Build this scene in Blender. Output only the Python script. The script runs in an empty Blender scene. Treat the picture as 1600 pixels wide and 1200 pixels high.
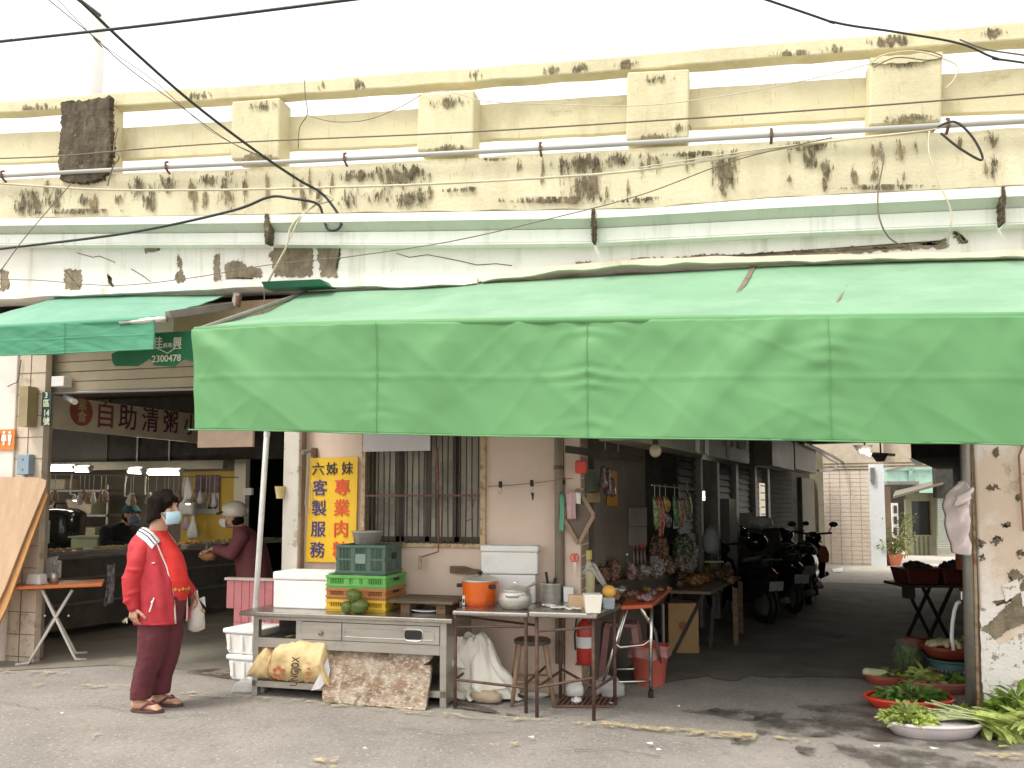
import bpy, bmesh, math, random
from mathutils import Vector, Matrix, noise
random.seed(7)
R = math.radians
SC = bpy.context.scene
COL = SC.collection
# ------------------------------------------------------------------ camera frame
F = 1250.0; PP_Y = 693.0; PITCH = math.atan((785-PP_Y)/F); YAW = R(14); H = 1.45; CY = 0.0
CAM = Vector((0, CY, H))
def ray(px, py):
    x = (px-800)/F; y = (PP_Y-py)/F
    fz = math.cos(PITCH)-y*math.sin(PITCH); uz = math.sin(PITCH)+y*math.cos(PITCH)
    c, s = math.cos(YAW), math.sin(YAW)
    return Vector((x*c-fz*s, x*s+fz*c, uz))
_r = ray(880, 1085); CY = _r.y*H/_r.z; CAM = Vector((0, CY, H))   # the facade is the plane Y=0
def atY(px, py, Y=0.0):
    r = ray(px, py); return CAM + r*((Y-CY)/r.y)
def atX(px, py, X):
    r = ray(px, py); return CAM + r*(X/r.x)
def atG(px, py, z=0.0):
    r = ray(px, py); return CAM + r*((z-H)/r.z)
def atD(px, py, d):                      # d = level distance along the camera's axis
    r = ray(px, py); ax = Vector((-math.sin(YAW), math.cos(YAW), 0)); return CAM + r*(d/r.dot(ax))
AO = Vector((-1.0, 0, 0)); AD = Vector((.2421, .9703, 0)); AN = Vector((.9703, -.2421, 0))
def AL(t, off=0.0, z=0.0): return AO + AD*t + AN*off + Vector((0, 0, z))
def atA(px, py, off=0.0):                # on a plane running along the alley
    r = ray(px, py); p0 = AO+AN*off; return CAM + r*((p0-CAM).dot(AN)/r.dot(AN))
def lerp(a, b, t): return a+(b-a)*t
def pl(pts, x):                          # piecewise linear
    if x <= pts[0][0]: a, b = pts[0], pts[1]
    elif x >= pts[-1][0]: a, b = pts[-2], pts[-1]
    else:
        for i in range(len(pts)-1):
            if pts[i][0] <= x <= pts[i+1][0]: a, b = pts[i], pts[i+1]; break
    return a[1]+(b[1]-a[1])*(x-a[0])/(b[0]-a[0])
AX = Vector((-math.sin(YAW), math.cos(YAW), 0)); RX = Vector((math.cos(YAW), math.sin(YAW), 0))
def dof(P): return (Vector(P)-CAM).dot(AX)
def zof(P, py): return atD(800, py, dof(P)).z
def plane(P0, P1):                       # vertical plane through two ground points; off moves it away from the camera
    d = Vector((P1.x-P0.x, P1.y-P0.y, 0)).normalized(); n = Vector((-d.y, d.x, 0))
    def f(px, py, off=0.0):
        r = ray(px, py); q = P0+n*off; return CAM+r*((q-CAM).dot(n)/r.dot(n))
    return f, d, n
# ------------------------------------------------------------------ mesh builder
class MB:
    def __init__(s): s.v = []; s.f = []; s.mi = []; s.m = 0
    def add(s, vs, fs):
        n = len(s.v); s.v += [Vector(v) for v in vs]; s.f += [tuple(i+n for i in f) for f in fs]; s.mi += [s.m]*len(fs); return s
    def hexa(s, p):                      # 8 points: bottom 4 ccw, top 4 ccw
        return s.add(p, [(3,2,1,0),(4,5,6,7),(0,1,5,4),(1,2,6,5),(2,3,7,6),(3,0,4,7)])
    def box(s, x0, x1, y0, y1, z0, z1, M=None):
        p = [Vector(q) for q in ((x0,y0,z0),(x1,y0,z0),(x1,y1,z0),(x0,y1,z0),(x0,y0,z1),(x1,y0,z1),(x1,y1,z1),(x0,y1,z1))]
        if M: p = [M @ q for q in p]
        return s.hexa(p)
    def bar(s, a, b, w, h, up=(0,0,1)):  # rectangular bar from a to b
        a = Vector(a); b = Vector(b); d = (b-a).normalized(); up = Vector(up)
        if abs(d.dot(up)) > .95: up = Vector((0,1,0))
        r = d.cross(up).normalized()*w/2; u = r.cross(d).normalized()*h/2
        return s.hexa([a-r-u, a+r-u, b+r-u, b-r-u, a-r+u, a+r+u, b+r+u, b-r+u])
    def tube(s, path, rad, seg=8, cap=True):
        P = [Vector(p) for p in path]; n = len(P)
        rd = [rad]*n if not hasattr(rad, '__len__') else rad
        vs = []; fs = []; prev = None
        for i, p in enumerate(P):
            t = (P[min(i+1, n-1)]-P[max(i-1, 0)]).normalized()
            if prev is None:
                q = Vector((0,0,1)) if abs(t.z) < .9 else Vector((1,0,0))
                u = t.cross(q).normalized()
            else: u = (prev-t*prev.dot(t)).normalized()
            prev = u; w = t.cross(u)
            for k in range(seg):
                a = 2*math.pi*k/seg; vs.append(p+(u*math.cos(a)+w*math.sin(a))*rd[i])
        for i in range(n-1):
            for k in range(seg):
                k2 = (k+1) % seg; fs.append((i*seg+k, i*seg+k2, (i+1)*seg+k2, (i+1)*seg+k))
        if cap: fs.append(tuple(range(seg))[::-1]); fs.append(tuple((n-1)*seg+k for k in range(seg)))
        return s.add(vs, fs)
    def lathe(s, prof, c=(0,0,0), seg=24, M=None, sx=1, sy=1, cap=True):   # prof: (r, z)
        vs = []; fs = []; n = len(prof); c = Vector(c)
        for r, z in prof:
            for k in range(seg):
                a = 2*math.pi*k/seg; q = Vector((r*math.cos(a)*sx, r*math.sin(a)*sy, z))
                vs.append((M @ q if M else q)+c)
        for i in range(n-1):
            for k in range(seg):
                k2 = (k+1) % seg; fs.append((i*seg+k, i*seg+k2, (i+1)*seg+k2, (i+1)*seg+k))
        if cap and prof[0][0] > 1e-5: fs.append(tuple(range(seg))[::-1])
        if cap and prof[-1][0] > 1e-5: fs.append(tuple((n-1)*seg+k for k in range(seg)))
        return s.add(vs, fs)
    def ell(s, c, rx, ry, rz, M=None, seg=16, rings=10):
        prof = [(max(math.sin(math.pi*i/rings), 1e-4), -math.cos(math.pi*i/rings)) for i in range(rings+1)]
        vs = []; fs = []; c = Vector(c)
        for r, z in prof:
            for k in range(seg):
                a = 2*math.pi*k/seg; q = Vector((r*math.cos(a)*rx, r*math.sin(a)*ry, z*rz)); vs.append((M @ q if M else q)+c)
        for i in range(rings):
            for k in range(seg):
                k2 = (k+1) % seg; fs.append((i*seg+k, i*seg+k2, (i+1)*seg+k2, (i+1)*seg+k))
        return s.add(vs, fs)
    def caps(s, a, b, r0, r1, seg=14):   # tapered capsule
        a = Vector(a); b = Vector(b); d = b-a; L = d.length
        q = Vector((0,0,1)).rotation_difference(d.normalized()).to_matrix()
        prof = [(max(r0*math.sin(math.pi/2*i/5), 1e-4), -r0*math.cos(math.pi/2*i/5)) for i in range(6)]
        prof += [(max(r1*math.cos(math.pi/2*i/5), 1e-4), L+r1*math.sin(math.pi/2*i/5)) for i in range(6)]
        return s.lathe(prof, a, seg, q, cap=False)
    def prism(s, poly, ext):             # planar polygon (world pts) extruded by a vector
        n = len(poly); P = [Vector(p) for p in poly]; e = Vector(ext)
        return s.add(P+[p+e for p in P], [tuple(range(n))[::-1], tuple(range(n, 2*n))]+[(i, (i+1) % n, n+(i+1) % n, n+i) for i in range(n)])
    def grid(s, fn, nu, nv):
        vs = [fn(i/nu, j/nv) for j in range(nv+1) for i in range(nu+1)]; w = nu+1
        return s.add(vs, [(j*w+i, j*w+i+1, (j+1)*w+i+1, (j+1)*w+i) for j in range(nv) for i in range(nu)])
    def sheet(s, fn, nu, nv, th):        # thick curved sheet: fn(u,v)->point, th offset vector
        w = nu+1; n = w*(nv+1); th = Vector(th)
        a = [Vector(fn(i/nu, j/nv)) for j in range(nv+1) for i in range(nu+1)]
        fs = [(j*w+i, j*w+i+1, (j+1)*w+i+1, (j+1)*w+i) for j in range(nv) for i in range(nu)]
        fs += [tuple(q+n for q in f)[::-1] for f in fs]
        ring = [i for i in range(w)]+[j*w+nu for j in range(1, nv+1)]+[nv*w+i for i in range(nu-1, -1, -1)]+[j*w for j in range(nv-1, 0, -1)]
        fs += [(ring[k], ring[k-1], ring[k-1]+n, ring[k]+n) for k in range(len(ring))]
        return s.add(a+[p+th for p in a], fs)
    def build(s, name, mat, parent=None, bevel=0, smooth=False, sub=0, remesh=0, smo=0, M=None, solid=0, disp=None, label=None):
        me = bpy.data.meshes.new(name); vs = s.v
        if M: vs = [M @ v for v in vs]
        if parent is not None:
            off = Vector(ORG.get(parent.name, (0,0,0))); vs = [v-off for v in vs]
        else:
            lo = Vector((min(v.x for v in vs), min(v.y for v in vs), min(v.z for v in vs))); hi = Vector((max(v.x for v in vs), max(v.y for v in vs), 0))
            off = Vector(((lo.x+hi.x)/2, (lo.y+hi.y)/2, lo.z)); vs = [v-off for v in vs]
        me.from_pydata([tuple(v) for v in vs], [], s.f)
        mats = mat if isinstance(mat, (list, tuple)) else [mat]
        for m_ in mats: me.materials.append(m_)
        if any(s.mi): me.polygons.foreach_set('material_index', s.mi)
        bm = bmesh.new(); bm.from_mesh(me); bmesh.ops.recalc_face_normals(bm, faces=bm.faces); bm.to_mesh(me); bm.free()
        if smooth: me.polygons.foreach_set('use_smooth', [True]*len(me.polygons))
        o = bpy.data.objects.new(name, me); COL.objects.link(o)
        if parent is not None: o.parent = parent; ORG[o.name] = tuple(off)
        else: o.location = off; ORG[o.name] = tuple(off)
        if remesh:
            m = o.modifiers.new('r', 'REMESH'); m.mode = 'VOXEL'; m.voxel_size = remesh; m.use_smooth_shade = True
        if smo:
            m = o.modifiers.new('s', 'SMOOTH'); m.factor = .5; m.iterations = smo
        if solid:
            m = o.modifiers.new('t', 'SOLIDIFY'); m.thickness = solid; m.offset = 0
        if bevel:
            m = o.modifiers.new('b', 'BEVEL'); m.width = bevel; m.segments = 2; m.limit_method = 'ANGLE'; m.angle_limit = R(35)
        if sub:
            m = o.modifiers.new('u', 'SUBSURF'); m.levels = sub; m.render_levels = sub
        if disp:
            t = bpy.data.textures.new('n', 'CLOUDS'); t.noise_scale = disp[1]
            m = o.modifiers.new('d', 'DISPLACE'); m.texture = t; m.strength = disp[0]; m.texture_coords = 'LOCAL'
        if label: o['label'] = label
        return o
ORG = {}
def tag(o, label, cat, group=None, kind=None):
    if kind: o['kind'] = kind
    if label: o['label'] = label
    if cat: o['category'] = cat
    if group: o['group'] = group
    return o
def struct(o): o['kind'] = 'structure'; return o
def thing(name, label, cat, loc=(0,0,0), group=None):
    o = bpy.data.objects.new(name, None); COL.objects.link(o); o.location = loc; o.empty_display_size = .1
    ORG[o.name] = tuple(loc); return tag(o, label, cat, group)
def copy_tree(o, parent=None):
    c = o.copy(); COL.objects.link(c)
    if parent is not None: c.parent = parent
    for ch in list(o.children): copy_tree(ch, c)
    return c
def dup(o, loc, rz=0.0, label=None, scale=None):
    c = copy_tree(o); c.location = loc; c.rotation_euler = (0, 0, rz)
    if label: c['label'] = label
    if scale: c.scale = scale if hasattr(scale, '__len__') else (scale,)*3
    return c
# ------------------------------------------------------------------ materials
MATS = {}
def mat(name, col, rough=.6, metal=0., var=.12, scale=6., bump=.15, bscale=40., spots=(), alpha=1., trans=0., coat=0., emis=0., stretch=(1,1,1), transl=0., spec=.5, emcol=None, amask=None, mould=False):
    if name in MATS: return MATS[name]
    m = bpy.data.materials.new(name); m.use_nodes = True; nt = m.node_tree; N = nt.nodes; L = nt.links
    b = N['Principled BSDF']; out = N['Material Output']
    tc = N.new('ShaderNodeTexCoord'); mp = N.new('ShaderNodeMapping'); mp.inputs['Scale'].default_value = stretch
    L.new(tc.outputs['Object'], mp.inputs['Vector'])
    def nz(sc, st=None, det=5, ro=.6, seed=0):
        n = N.new('ShaderNodeTexNoise'); n.inputs['Scale'].default_value = sc; n.inputs['Detail'].default_value = det; n.inputs['Roughness'].default_value = ro
        if st or seed:
            q = N.new('ShaderNodeMapping'); q.inputs['Scale'].default_value = st or stretch; q.inputs['Location'].default_value = (seed*3.1, seed*1.7, seed*2.3)
            L.new(tc.outputs['Object'], q.inputs['Vector']); L.new(q.outputs[0], n.inputs['Vector'])
        else: L.new(mp.outputs[0], n.inputs['Vector'])
        return n
    def ramp(src, lo, hi):
        r = N.new('ShaderNodeMapRange'); r.inputs['From Min'].default_value = lo; r.inputs['From Max'].default_value = hi; L.new(src, r.inputs['Value']); return r.outputs['Result']
    def mix(f, a, c):
        x = N.new('ShaderNodeMix'); x.data_type = 'RGBA'
        if isinstance(f, float): x.inputs[0].default_value = f
        else: L.new(f, x.inputs[0])
        for sock, v in ((x.inputs[6], a), (x.inputs[7], c)):
            if isinstance(v, tuple): sock.default_value = (*v[:3], 1)
            else: L.new(v, sock)
        return x.outputs[2]
    n1 = nz(scale)
    dk = tuple(max(0, c*(1-var*1.6)) for c in col); lt = tuple(min(1, c*(1+var)) for c in col)
    c = mix(ramp(n1.outputs['Fac'], .3, .7), dk, lt)
    n2 = nz(scale*7, seed=5); c = mix(ramp(n2.outputs['Fac'], .35, .75), c, mix(.25, c, tuple(x*(1-var*2) for x in col)))
    rsock = None
    for i, sp in enumerate(spots):       # (colour, scale, lo, hi, stretch, [strength], [rough])
        n = nz(sp[1], sp[4] if len(sp) > 4 and sp[4] else None, det=8, ro=.68, seed=i+2)
        f = ramp(n.outputs['Fac'], sp[2], sp[3])
        if len(sp) > 5 and sp[5] != 1:
            mm = N.new('ShaderNodeMath'); mm.operation = 'MULTIPLY'; L.new(f, mm.inputs[0]); mm.inputs[1].default_value = sp[5]; f = mm.outputs[0]
        if len(sp) > 6 and sp[6]:        # keep to places where a broad noise is high
            nb = nz(sp[6], None, det=2, seed=i+11); g = ramp(nb.outputs['Fac'], .46, .6)
            mm = N.new('ShaderNodeMath'); mm.operation = 'MULTIPLY'; L.new(f, mm.inputs[0]); L.new(g, mm.inputs[1]); f = mm.outputs[0]
        c = mix(f, c, tuple(sp[0]))
    L.new(c, b.inputs['Base Color'])
    nr = nz(scale*3, seed=9); rr = N.new('ShaderNodeMapRange'); rr.inputs['To Min'].default_value = max(.02, rough-.12); rr.inputs['To Max'].default_value = min(1, rough+.12)
    L.new(nr.outputs['Fac'], rr.inputs['Value']); L.new(rr.outputs[0], b.inputs['Roughness'])
    b.inputs['Metallic'].default_value = metal; b.inputs['Alpha'].default_value = alpha
    b.inputs['Transmission Weight'].default_value = trans; b.inputs['Coat Weight'].default_value = coat; b.inputs['Specular IOR Level'].default_value = spec
    if bump:
        nb = nz(bscale, seed=3); bp = N.new('ShaderNodeBump'); bp.inputs['Strength'].default_value = bump; bp.inputs['Distance'].default_value = .02
        L.new(nb.outputs['Fac'], bp.inputs['Height']); L.new(bp.outputs[0], b.inputs['Normal'])
    if emis:
        b.inputs['Emission Color'].default_value = (*(emcol or col), 1); b.inputs['Emission Strength'].default_value = emis
    if amask:                            # worn-away paint: (scale, lo, hi)
        na = nz(amask[0], seed=4, det=7, ro=.7); L.new(ramp(na.outputs['Fac'], amask[1], amask[2]), b.inputs['Alpha'])
    if mould:                            # streaky growth thinning out towards the edge of its patch
        vd = N.new('ShaderNodeVectorMath'); vd.operation = 'DISTANCE'; mg = N.new('ShaderNodeMapping'); mg.inputs['Scale'].default_value = (1,0,1)
        L.new(tc.outputs['Generated'], mg.inputs['Vector']); L.new(mg.outputs[0], vd.inputs[0]); vd.inputs[1].default_value = (.5,0,.5)
        geo = N.new('ShaderNodeNewGeometry'); ms_ = N.new('ShaderNodeMapping'); ms_.inputs['Scale'].default_value = (2.4,1,.6); L.new(geo.outputs['Position'], ms_.inputs['Vector'])
        na = N.new('ShaderNodeTexNoise'); na.inputs['Scale'].default_value = 15; na.inputs['Detail'].default_value = 9; na.inputs['Roughness'].default_value = .75; L.new(ms_.outputs[0], na.inputs['Vector'])
        s1 = N.new('ShaderNodeMath'); s1.operation = 'MULTIPLY'; s1.inputs[1].default_value = .34; L.new(vd.outputs['Value'], s1.inputs[0])
        s2 = N.new('ShaderNodeMath'); s2.operation = 'SUBTRACT'; L.new(na.outputs['Fac'], s2.inputs[0]); L.new(s1.outputs[0], s2.inputs[1])
        L.new(ramp(s2.outputs[0], .39, .50), b.inputs['Alpha'])
    if transl:
        t = N.new('ShaderNodeBsdfTranslucent'); L.new(c, t.inputs['Color']); ms = N.new('ShaderNodeMixShader'); ms.inputs[0].default_value = transl
        L.new(b.outputs[0], ms.inputs[1]); L.new(t.outputs[0], ms.inputs[2]); L.new(ms.outputs[0], out.inputs['Surface'])
    MATS[name] = m; return m
W = (1, 1, 1)
BLK = (.035,.03,.022); CEM = (.27,.22,.15)
m_girder = mat('yellow_girder', (.70,.645,.44), .8, var=.08, scale=1.5, bump=.3, spots=[((.52,.45,.29),2.6,.48,.72,(1.6,1,.3),.65), ((.82,.78,.64),3,.55,.75,(1,1,.6),.5), ((.30,.25,.16),11,.60,.72,(3,2,.35),.45), ((.16,.13,.08),7,.62,.68,(2.6,2,.6),.6,.9), (CEM,9,.64,.68,(1.6,1,.9),.6,.9), ((.45,.30,.14),5,.70,.76,(4,1,.12),.6)])
m_rail = mat('yellow_rail', (.64,.585,.38), .8, var=.08, scale=1.5, bump=.25, spots=[((.38,.32,.17),2.4,.50,.72,(1.2,1,.4),.6), ((.76,.72,.56),3,.55,.75,(1,1,.6),.45), ((.26,.21,.13),12,.62,.70,(4,3,.35),.6), ((.36,.30,.12),5,.60,.7,(.5,1,1),.7,.8)])
m_rail_soffit = m_rail
m_gut = mat('white_gutter_paint', (.80,.82,.74), .5, var=.05, scale=2, bump=.08, spots=[((.42,.43,.36),5,.52,.78,(2.5,1,.2),.6), ((.12,.11,.09),10,.67,.75,(3,1,.25),.6)])
m_gutg = mat('pale_green_gutter_paint', (.56,.59,.50), .5, var=.06, scale=2, bump=.08, spots=[((.33,.37,.30),5,.52,.78,(2.5,1,.2),.5)])
m_white = mat('white_plaster', (.80,.78,.72), .85, var=.05, scale=2, bump=.2, spots=[((.42,.37,.27),3,.52,.72,(2.2,1,.2),.6), ((.30,.24,.16),6,.66,.69,(1,1,.6),.9,1.2), (BLK,12,.68,.72,(3,1,.3),.6)])
m_cem = mat('bare_cement', (.27,.22,.15), .95, var=.3, scale=7, bump=.8, bscale=25, spots=[((.12,.09,.055),9,.5,.66,(1.5,1,.5),.8), ((.42,.37,.28),16,.62,.7)])
m_cemd = mat('dark_broken_cement', (.12,.095,.06), .95, var=.4, scale=9, bump=1., bscale=22, spots=[((.05,.036,.02),9,.45,.6,(2,1,.4),.85), ((.3,.24,.15),14,.62,.7)])
m_pink = mat('pink_wall_paint', (.72,.57,.47), .8, var=.06, scale=2, bump=.12, spots=[((.40,.28,.19),3,.58,.78,(1,1,.7),.4), ((.33,.2,.12),22,.68,.71,(1,1,.8),.7,1.5), ((.78,.68,.58),4,.6,.7,W,.5)])
m_pillar = mat('peeling_pillar', (.72,.58,.45), .85, var=.06, scale=2, bump=.25, spots=[((.85,.80,.74),1.6,.5,.6,W,.8), ((.36,.27,.18),3.3,.57,.6,W,.9,1.3), ((.9,.88,.84),7,.6,.63,W,.9,1.5),((.22,.15,.09),20,.68,.72,W,.8)])
m_cream = mat('cream_paint', (.80,.74,.58), .7, var=.05, scale=3, bump=.08, spots=[((.45,.36,.2),6,.62,.75,(1,1,.5),.5)])
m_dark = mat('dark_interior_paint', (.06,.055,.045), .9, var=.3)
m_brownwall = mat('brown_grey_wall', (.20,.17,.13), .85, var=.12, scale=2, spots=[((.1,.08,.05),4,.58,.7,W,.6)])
m_soffit = mat('soffit_paint', (.38,.31,.23), .9, var=.1)
m_asph = mat('asphalt', (.40,.365,.33), .9, var=.16, scale=1.2, bump=.9, bscale=150, spots=[((.31,.275,.235),1.1,.48,.68,W,.5), ((.60,.55,.50),42,.56,.64,W,.8), ((.14,.125,.11),46,.585,.65,W,.8), ((.20,.18,.16),14,.56,.68,W,.5), ((.30,.27,.22),2.5,.62,.75,(1,2,1),.35)])
m_conc = mat('concrete_floor', (.29,.26,.21), .8, var=.12, scale=1.5, bump=.3, bscale=60, spots=[((.12,.10,.075),1.6,.5,.7,W,.6), ((.3,.27,.22),30,.6,.7,W,.5)])
m_dirt = mat('dirty_edge', (.14,.11,.08), .95, var=.3, scale=8, bump=.9, bscale=50, amask=(9,.42,.56))
m_yline = mat('worn_yellow_road_paint', (.55,.47,.30), .8, var=.15, scale=12, bump=.3, amask=(11,.48,.70))
m_ylinef = mat('fresh_yellow_road_paint', (.60,.48,.26), .75, var=.2, scale=14, bump=.4, amask=(13,.44,.62))
m_wet = mat('wet_ground', (.12,.108,.095), .22, var=.2, scale=4, bump=.4, bscale=90, amask=(5,.40,.66))
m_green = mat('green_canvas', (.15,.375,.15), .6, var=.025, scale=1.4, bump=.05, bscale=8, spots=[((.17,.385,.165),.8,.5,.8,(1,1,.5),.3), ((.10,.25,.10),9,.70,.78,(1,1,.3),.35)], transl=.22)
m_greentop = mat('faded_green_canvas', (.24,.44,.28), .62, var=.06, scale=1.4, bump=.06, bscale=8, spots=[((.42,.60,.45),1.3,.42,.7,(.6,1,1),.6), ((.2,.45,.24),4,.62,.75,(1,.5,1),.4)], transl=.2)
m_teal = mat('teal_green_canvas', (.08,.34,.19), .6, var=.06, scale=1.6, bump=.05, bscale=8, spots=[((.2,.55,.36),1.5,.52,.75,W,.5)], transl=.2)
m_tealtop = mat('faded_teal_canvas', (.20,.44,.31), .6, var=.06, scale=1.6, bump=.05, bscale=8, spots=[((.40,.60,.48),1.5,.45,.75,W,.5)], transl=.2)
m_dkgreen = mat('dark_green_canvas', (.03,.16,.09), .6, var=.1)
m_pipe = mat('grey_plastic_pipe', (.42,.41,.39), .45, var=.05, bump=.03)
m_wire = mat('black_cable', (.022,.02,.018), .5, bump=0)
m_wirel = mat('pale_cable', (.58,.52,.38), .6, bump=0)
m_wireg = mat('grey_brown_cable', (.16,.13,.09), .6, bump=0)
m_steel = mat('stainless_steel', (.62,.59,.54), .36, metal=.55, var=.1, scale=5, bump=.06, bscale=14, stretch=(1,1,6), spots=[((.28,.24,.19),5,.55,.75,W,.5)])
m_steeld = mat('dull_steel', (.33,.31,.28), .5, metal=.6, var=.15, scale=6, bump=.1)
m_chrome = mat('chrome', (.66,.64,.60), .22, metal=1, var=.08, bump=.03)
m_rust = mat('rusty_painted_steel', (.17,.085,.055), .7, var=.25, scale=14, bump=.3, spots=[((.30,.13,.05),22,.55,.68,W,.8)])
m_rustp = mat('rust_spotted_cream_steel', (.52,.40,.25), .7, var=.15, scale=14, bump=.3, spots=[((.34,.14,.05),16,.5,.62,W,.9)])
m_foam = mat('white_foam', (.84,.83,.80), .7, var=.03, bump=.12, bscale=160, spots=[((.62,.58,.50),5,.56,.74,W,.5), ((.45,.40,.33),22,.66,.74,W,.5)])
m_wplast = mat('white_plastic', (.82,.80,.76), .35, var=.04, bump=.03)
m_black = mat('black_rubber', (.018,.017,.016), .6, var=.2, bump=.1)
m_shiny = mat('black_gloss_plastic', (.02,.02,.022), .18, var=.2, bump=.02, coat=.4)
m_wood = mat('weathered_wood', (.20,.13,.075), .8, var=.3, scale=4, bump=.4, stretch=(1,8,8))
m_lit = mat('lit_tube', (1,.95,.85), .5, emis=15., emcol=(1,.93,.78), bump=0)
m_litb = mat('lit_bulb', (1,.9,.7), .5, emis=14., emcol=(1,.86,.6), bump=0)
m_glassd = mat('dark_glass', (.03,.03,.028), .12, var=.1, bump=.02)
m_bag = mat('clear_plastic_bag', (.75,.74,.72), .22, var=.1, bump=.5, bscale=30, alpha=.42)
m_bagw = mat('white_plastic_bag', (.80,.79,.76), .38, var=.06, bump=.5, bscale=12, alpha=.93)
m_red = mat('red_plastic', (.60,.05,.03), .4, var=.1, bump=.04)
m_redb = mat('bright_red_plastic', (.78,.07,.035), .32, var=.06, bump=.02)
m_orange = mat('orange_enamel', (.80,.14,.012), .25, var=.05, bump=.02, coat=.3)
m_leafy = mat('green_leaf', (.33,.48,.08), .5, var=.45, scale=13, bump=.2, transl=.25)
m_leafd = mat('dark_green_leaf', (.17,.30,.06), .5, var=.3, scale=20, bump=.2, transl=.2)
m_leafl = mat('pale_green_leaf', (.58,.68,.20), .5, var=.4, scale=13, bump=.2, transl=.25)
m_stem = mat('pale_stem', (.55,.62,.32), .5, var=.15)
m_cardb = mat('cardboard', (.42,.26,.12), .85, var=.1, bump=.1)
def text(s, name, m, parent, origin, ux, uy, size, thick=.004, bold=0., sx=1., align='CENTER', shear=0., label=None):
    c = bpy.data.curves.new(name, 'FONT'); c.body = s; c.size = 1; c.align_x = align; c.align_y = 'CENTER'; c.extrude = .5; c.offset = 0; c.shear = shear
    c.resolution_u = 3
    o = bpy.data.objects.new(name, c); me = bpy.data.meshes.new_from_object(o); bpy.data.objects.remove(o)
    ux = Vector(ux).normalized(); uy = Vector(uy).normalized(); un = ux.cross(uy)
    mb = MB(); mb.v = [Vector(origin)+ux*v.co.x*size*sx+uy*v.co.y*size+un*v.co.z*thick for v in me.vertices]
    mb.f = [tuple(p.vertices) for p in me.polygons]; mb.mi = [0]*len(mb.f)
    if bold > .009:                      # heavier strokes
        b0 = list(mb.v); f0 = list(mb.f)
        for k, (dx, dy) in enumerate(((1,0),(-1,0),(0,1),(0,-1))):
            n_ = len(mb.v); q = (ux*dx+uy*dy)*bold*size*.8+un*.0003*(k+1); mb.v += [v+q for v in b0]; mb.f += [tuple(i+n_ for i in f) for f in f0]
        mb.mi = [0]*len(mb.f)
    bpy.data.meshes.remove(me)
    return mb.build(name, m, parent, label=label)
def strip(top, bot, Yf, depth, x0=-450, x1=2050, step=40, wob=0.0, mb=None):
    """a long beam along the facade whose front face spans two pixel polylines in the plane Y=Yf"""
    mb = mb or MB(); xs = [x0+(x1-x0)*i/max(1, round((x1-x0)/step)) for i in range(max(1, round((x1-x0)/step))+1)]
    n0 = len(mb.v); vs = []; fs = []
    for x in xs:
        a = atY(x, pl(top, x), Yf); b = atY(x, pl(bot, x), Yf); b.x = a.x
        w = wob*noise.noise(Vector((x*.013, 3, 1))) if wob else 0; w2 = wob*noise.noise(Vector((x*.02, 9, 4))) if wob else 0
        vs += [a+Vector((0,0,w)), b+Vector((0,0,w2)), Vector((a.x, Yf+depth, b.z+w2)), Vector((a.x, Yf+depth, a.z+w))]
    for i in range(len(xs)-1):
        for k in range(4):
            k2 = (k+1) % 4; fs.append((i*4+k, i*4+k2, (i+1)*4+k2, (i+1)*4+k))
    fs += [(0,1,2,3), tuple((len(xs)-1)*4+k for k in (3,2,1,0))]
    mb.add(vs, fs); return mb
def blob(poly, Y, th, jit=.012, n=5):
    jit *= .6; n = n*2
    """an irregular patch whose outline follows a pixel polygon in the plane Y"""
    P = [atY(x, y, Y) for x, y in poly]; out = []
    for i in range(len(P)):
        a, b = P[i], P[(i+1) % len(P)]
        for k in range(n):
            p = a.lerp(b, k/n); j = jit if k else jit*.4
            out.append(p+Vector((random.uniform(-j, j), 0, random.uniform(-j, j))))
    return MB().prism(out, (0, th, 0))
# ================================================================== GROUND
g = MB().add([(-60,-30,0),(60,-30,0),(60,60,0),(-60,60,0)], [(0,1,2,3)]).build('road', m_asph); struct(g)
# smoother concrete inside the shops and the arcade
P = [atG(-40,1052), atG(60,1046), atG(170,1040), atG(285,1046), atG(330,1058), atG(372,1062), Vector((-3.3,.25,0)), Vector((-3.3,6,0)), Vector((-12,6,0)), Vector((-9,.3,0))]
o = MB().prism([p+Vector((0,0,.004)) for p in P], (0,0,.004)).build('shop_floor', m_conc); struct(o)
def flat(name, poly, z, m, jit=.03, n=4):
    Q = [atG(x, y) for x, y in poly]; out = []
    for i in range(len(Q)):
        a, b = Q[i], Q[(i+1) % len(Q)]
        for k in range(n):
            p = a.lerp(b, k/n); out.append((p.x+random.uniform(-jit, jit)*(k > 0), p.y+random.uniform(-jit, jit)*(k > 0), z))
    mb = MB().add(out, [tuple(range(len(out)))]); o = mb.build(name, m); return struct(o)
flat('dirt_strip', [(280,1050),(360,1062),(480,1085),(700,1108),(820,1122),(700,1092),(420,1062),(340,1046)], .012, m_dirt)
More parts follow.
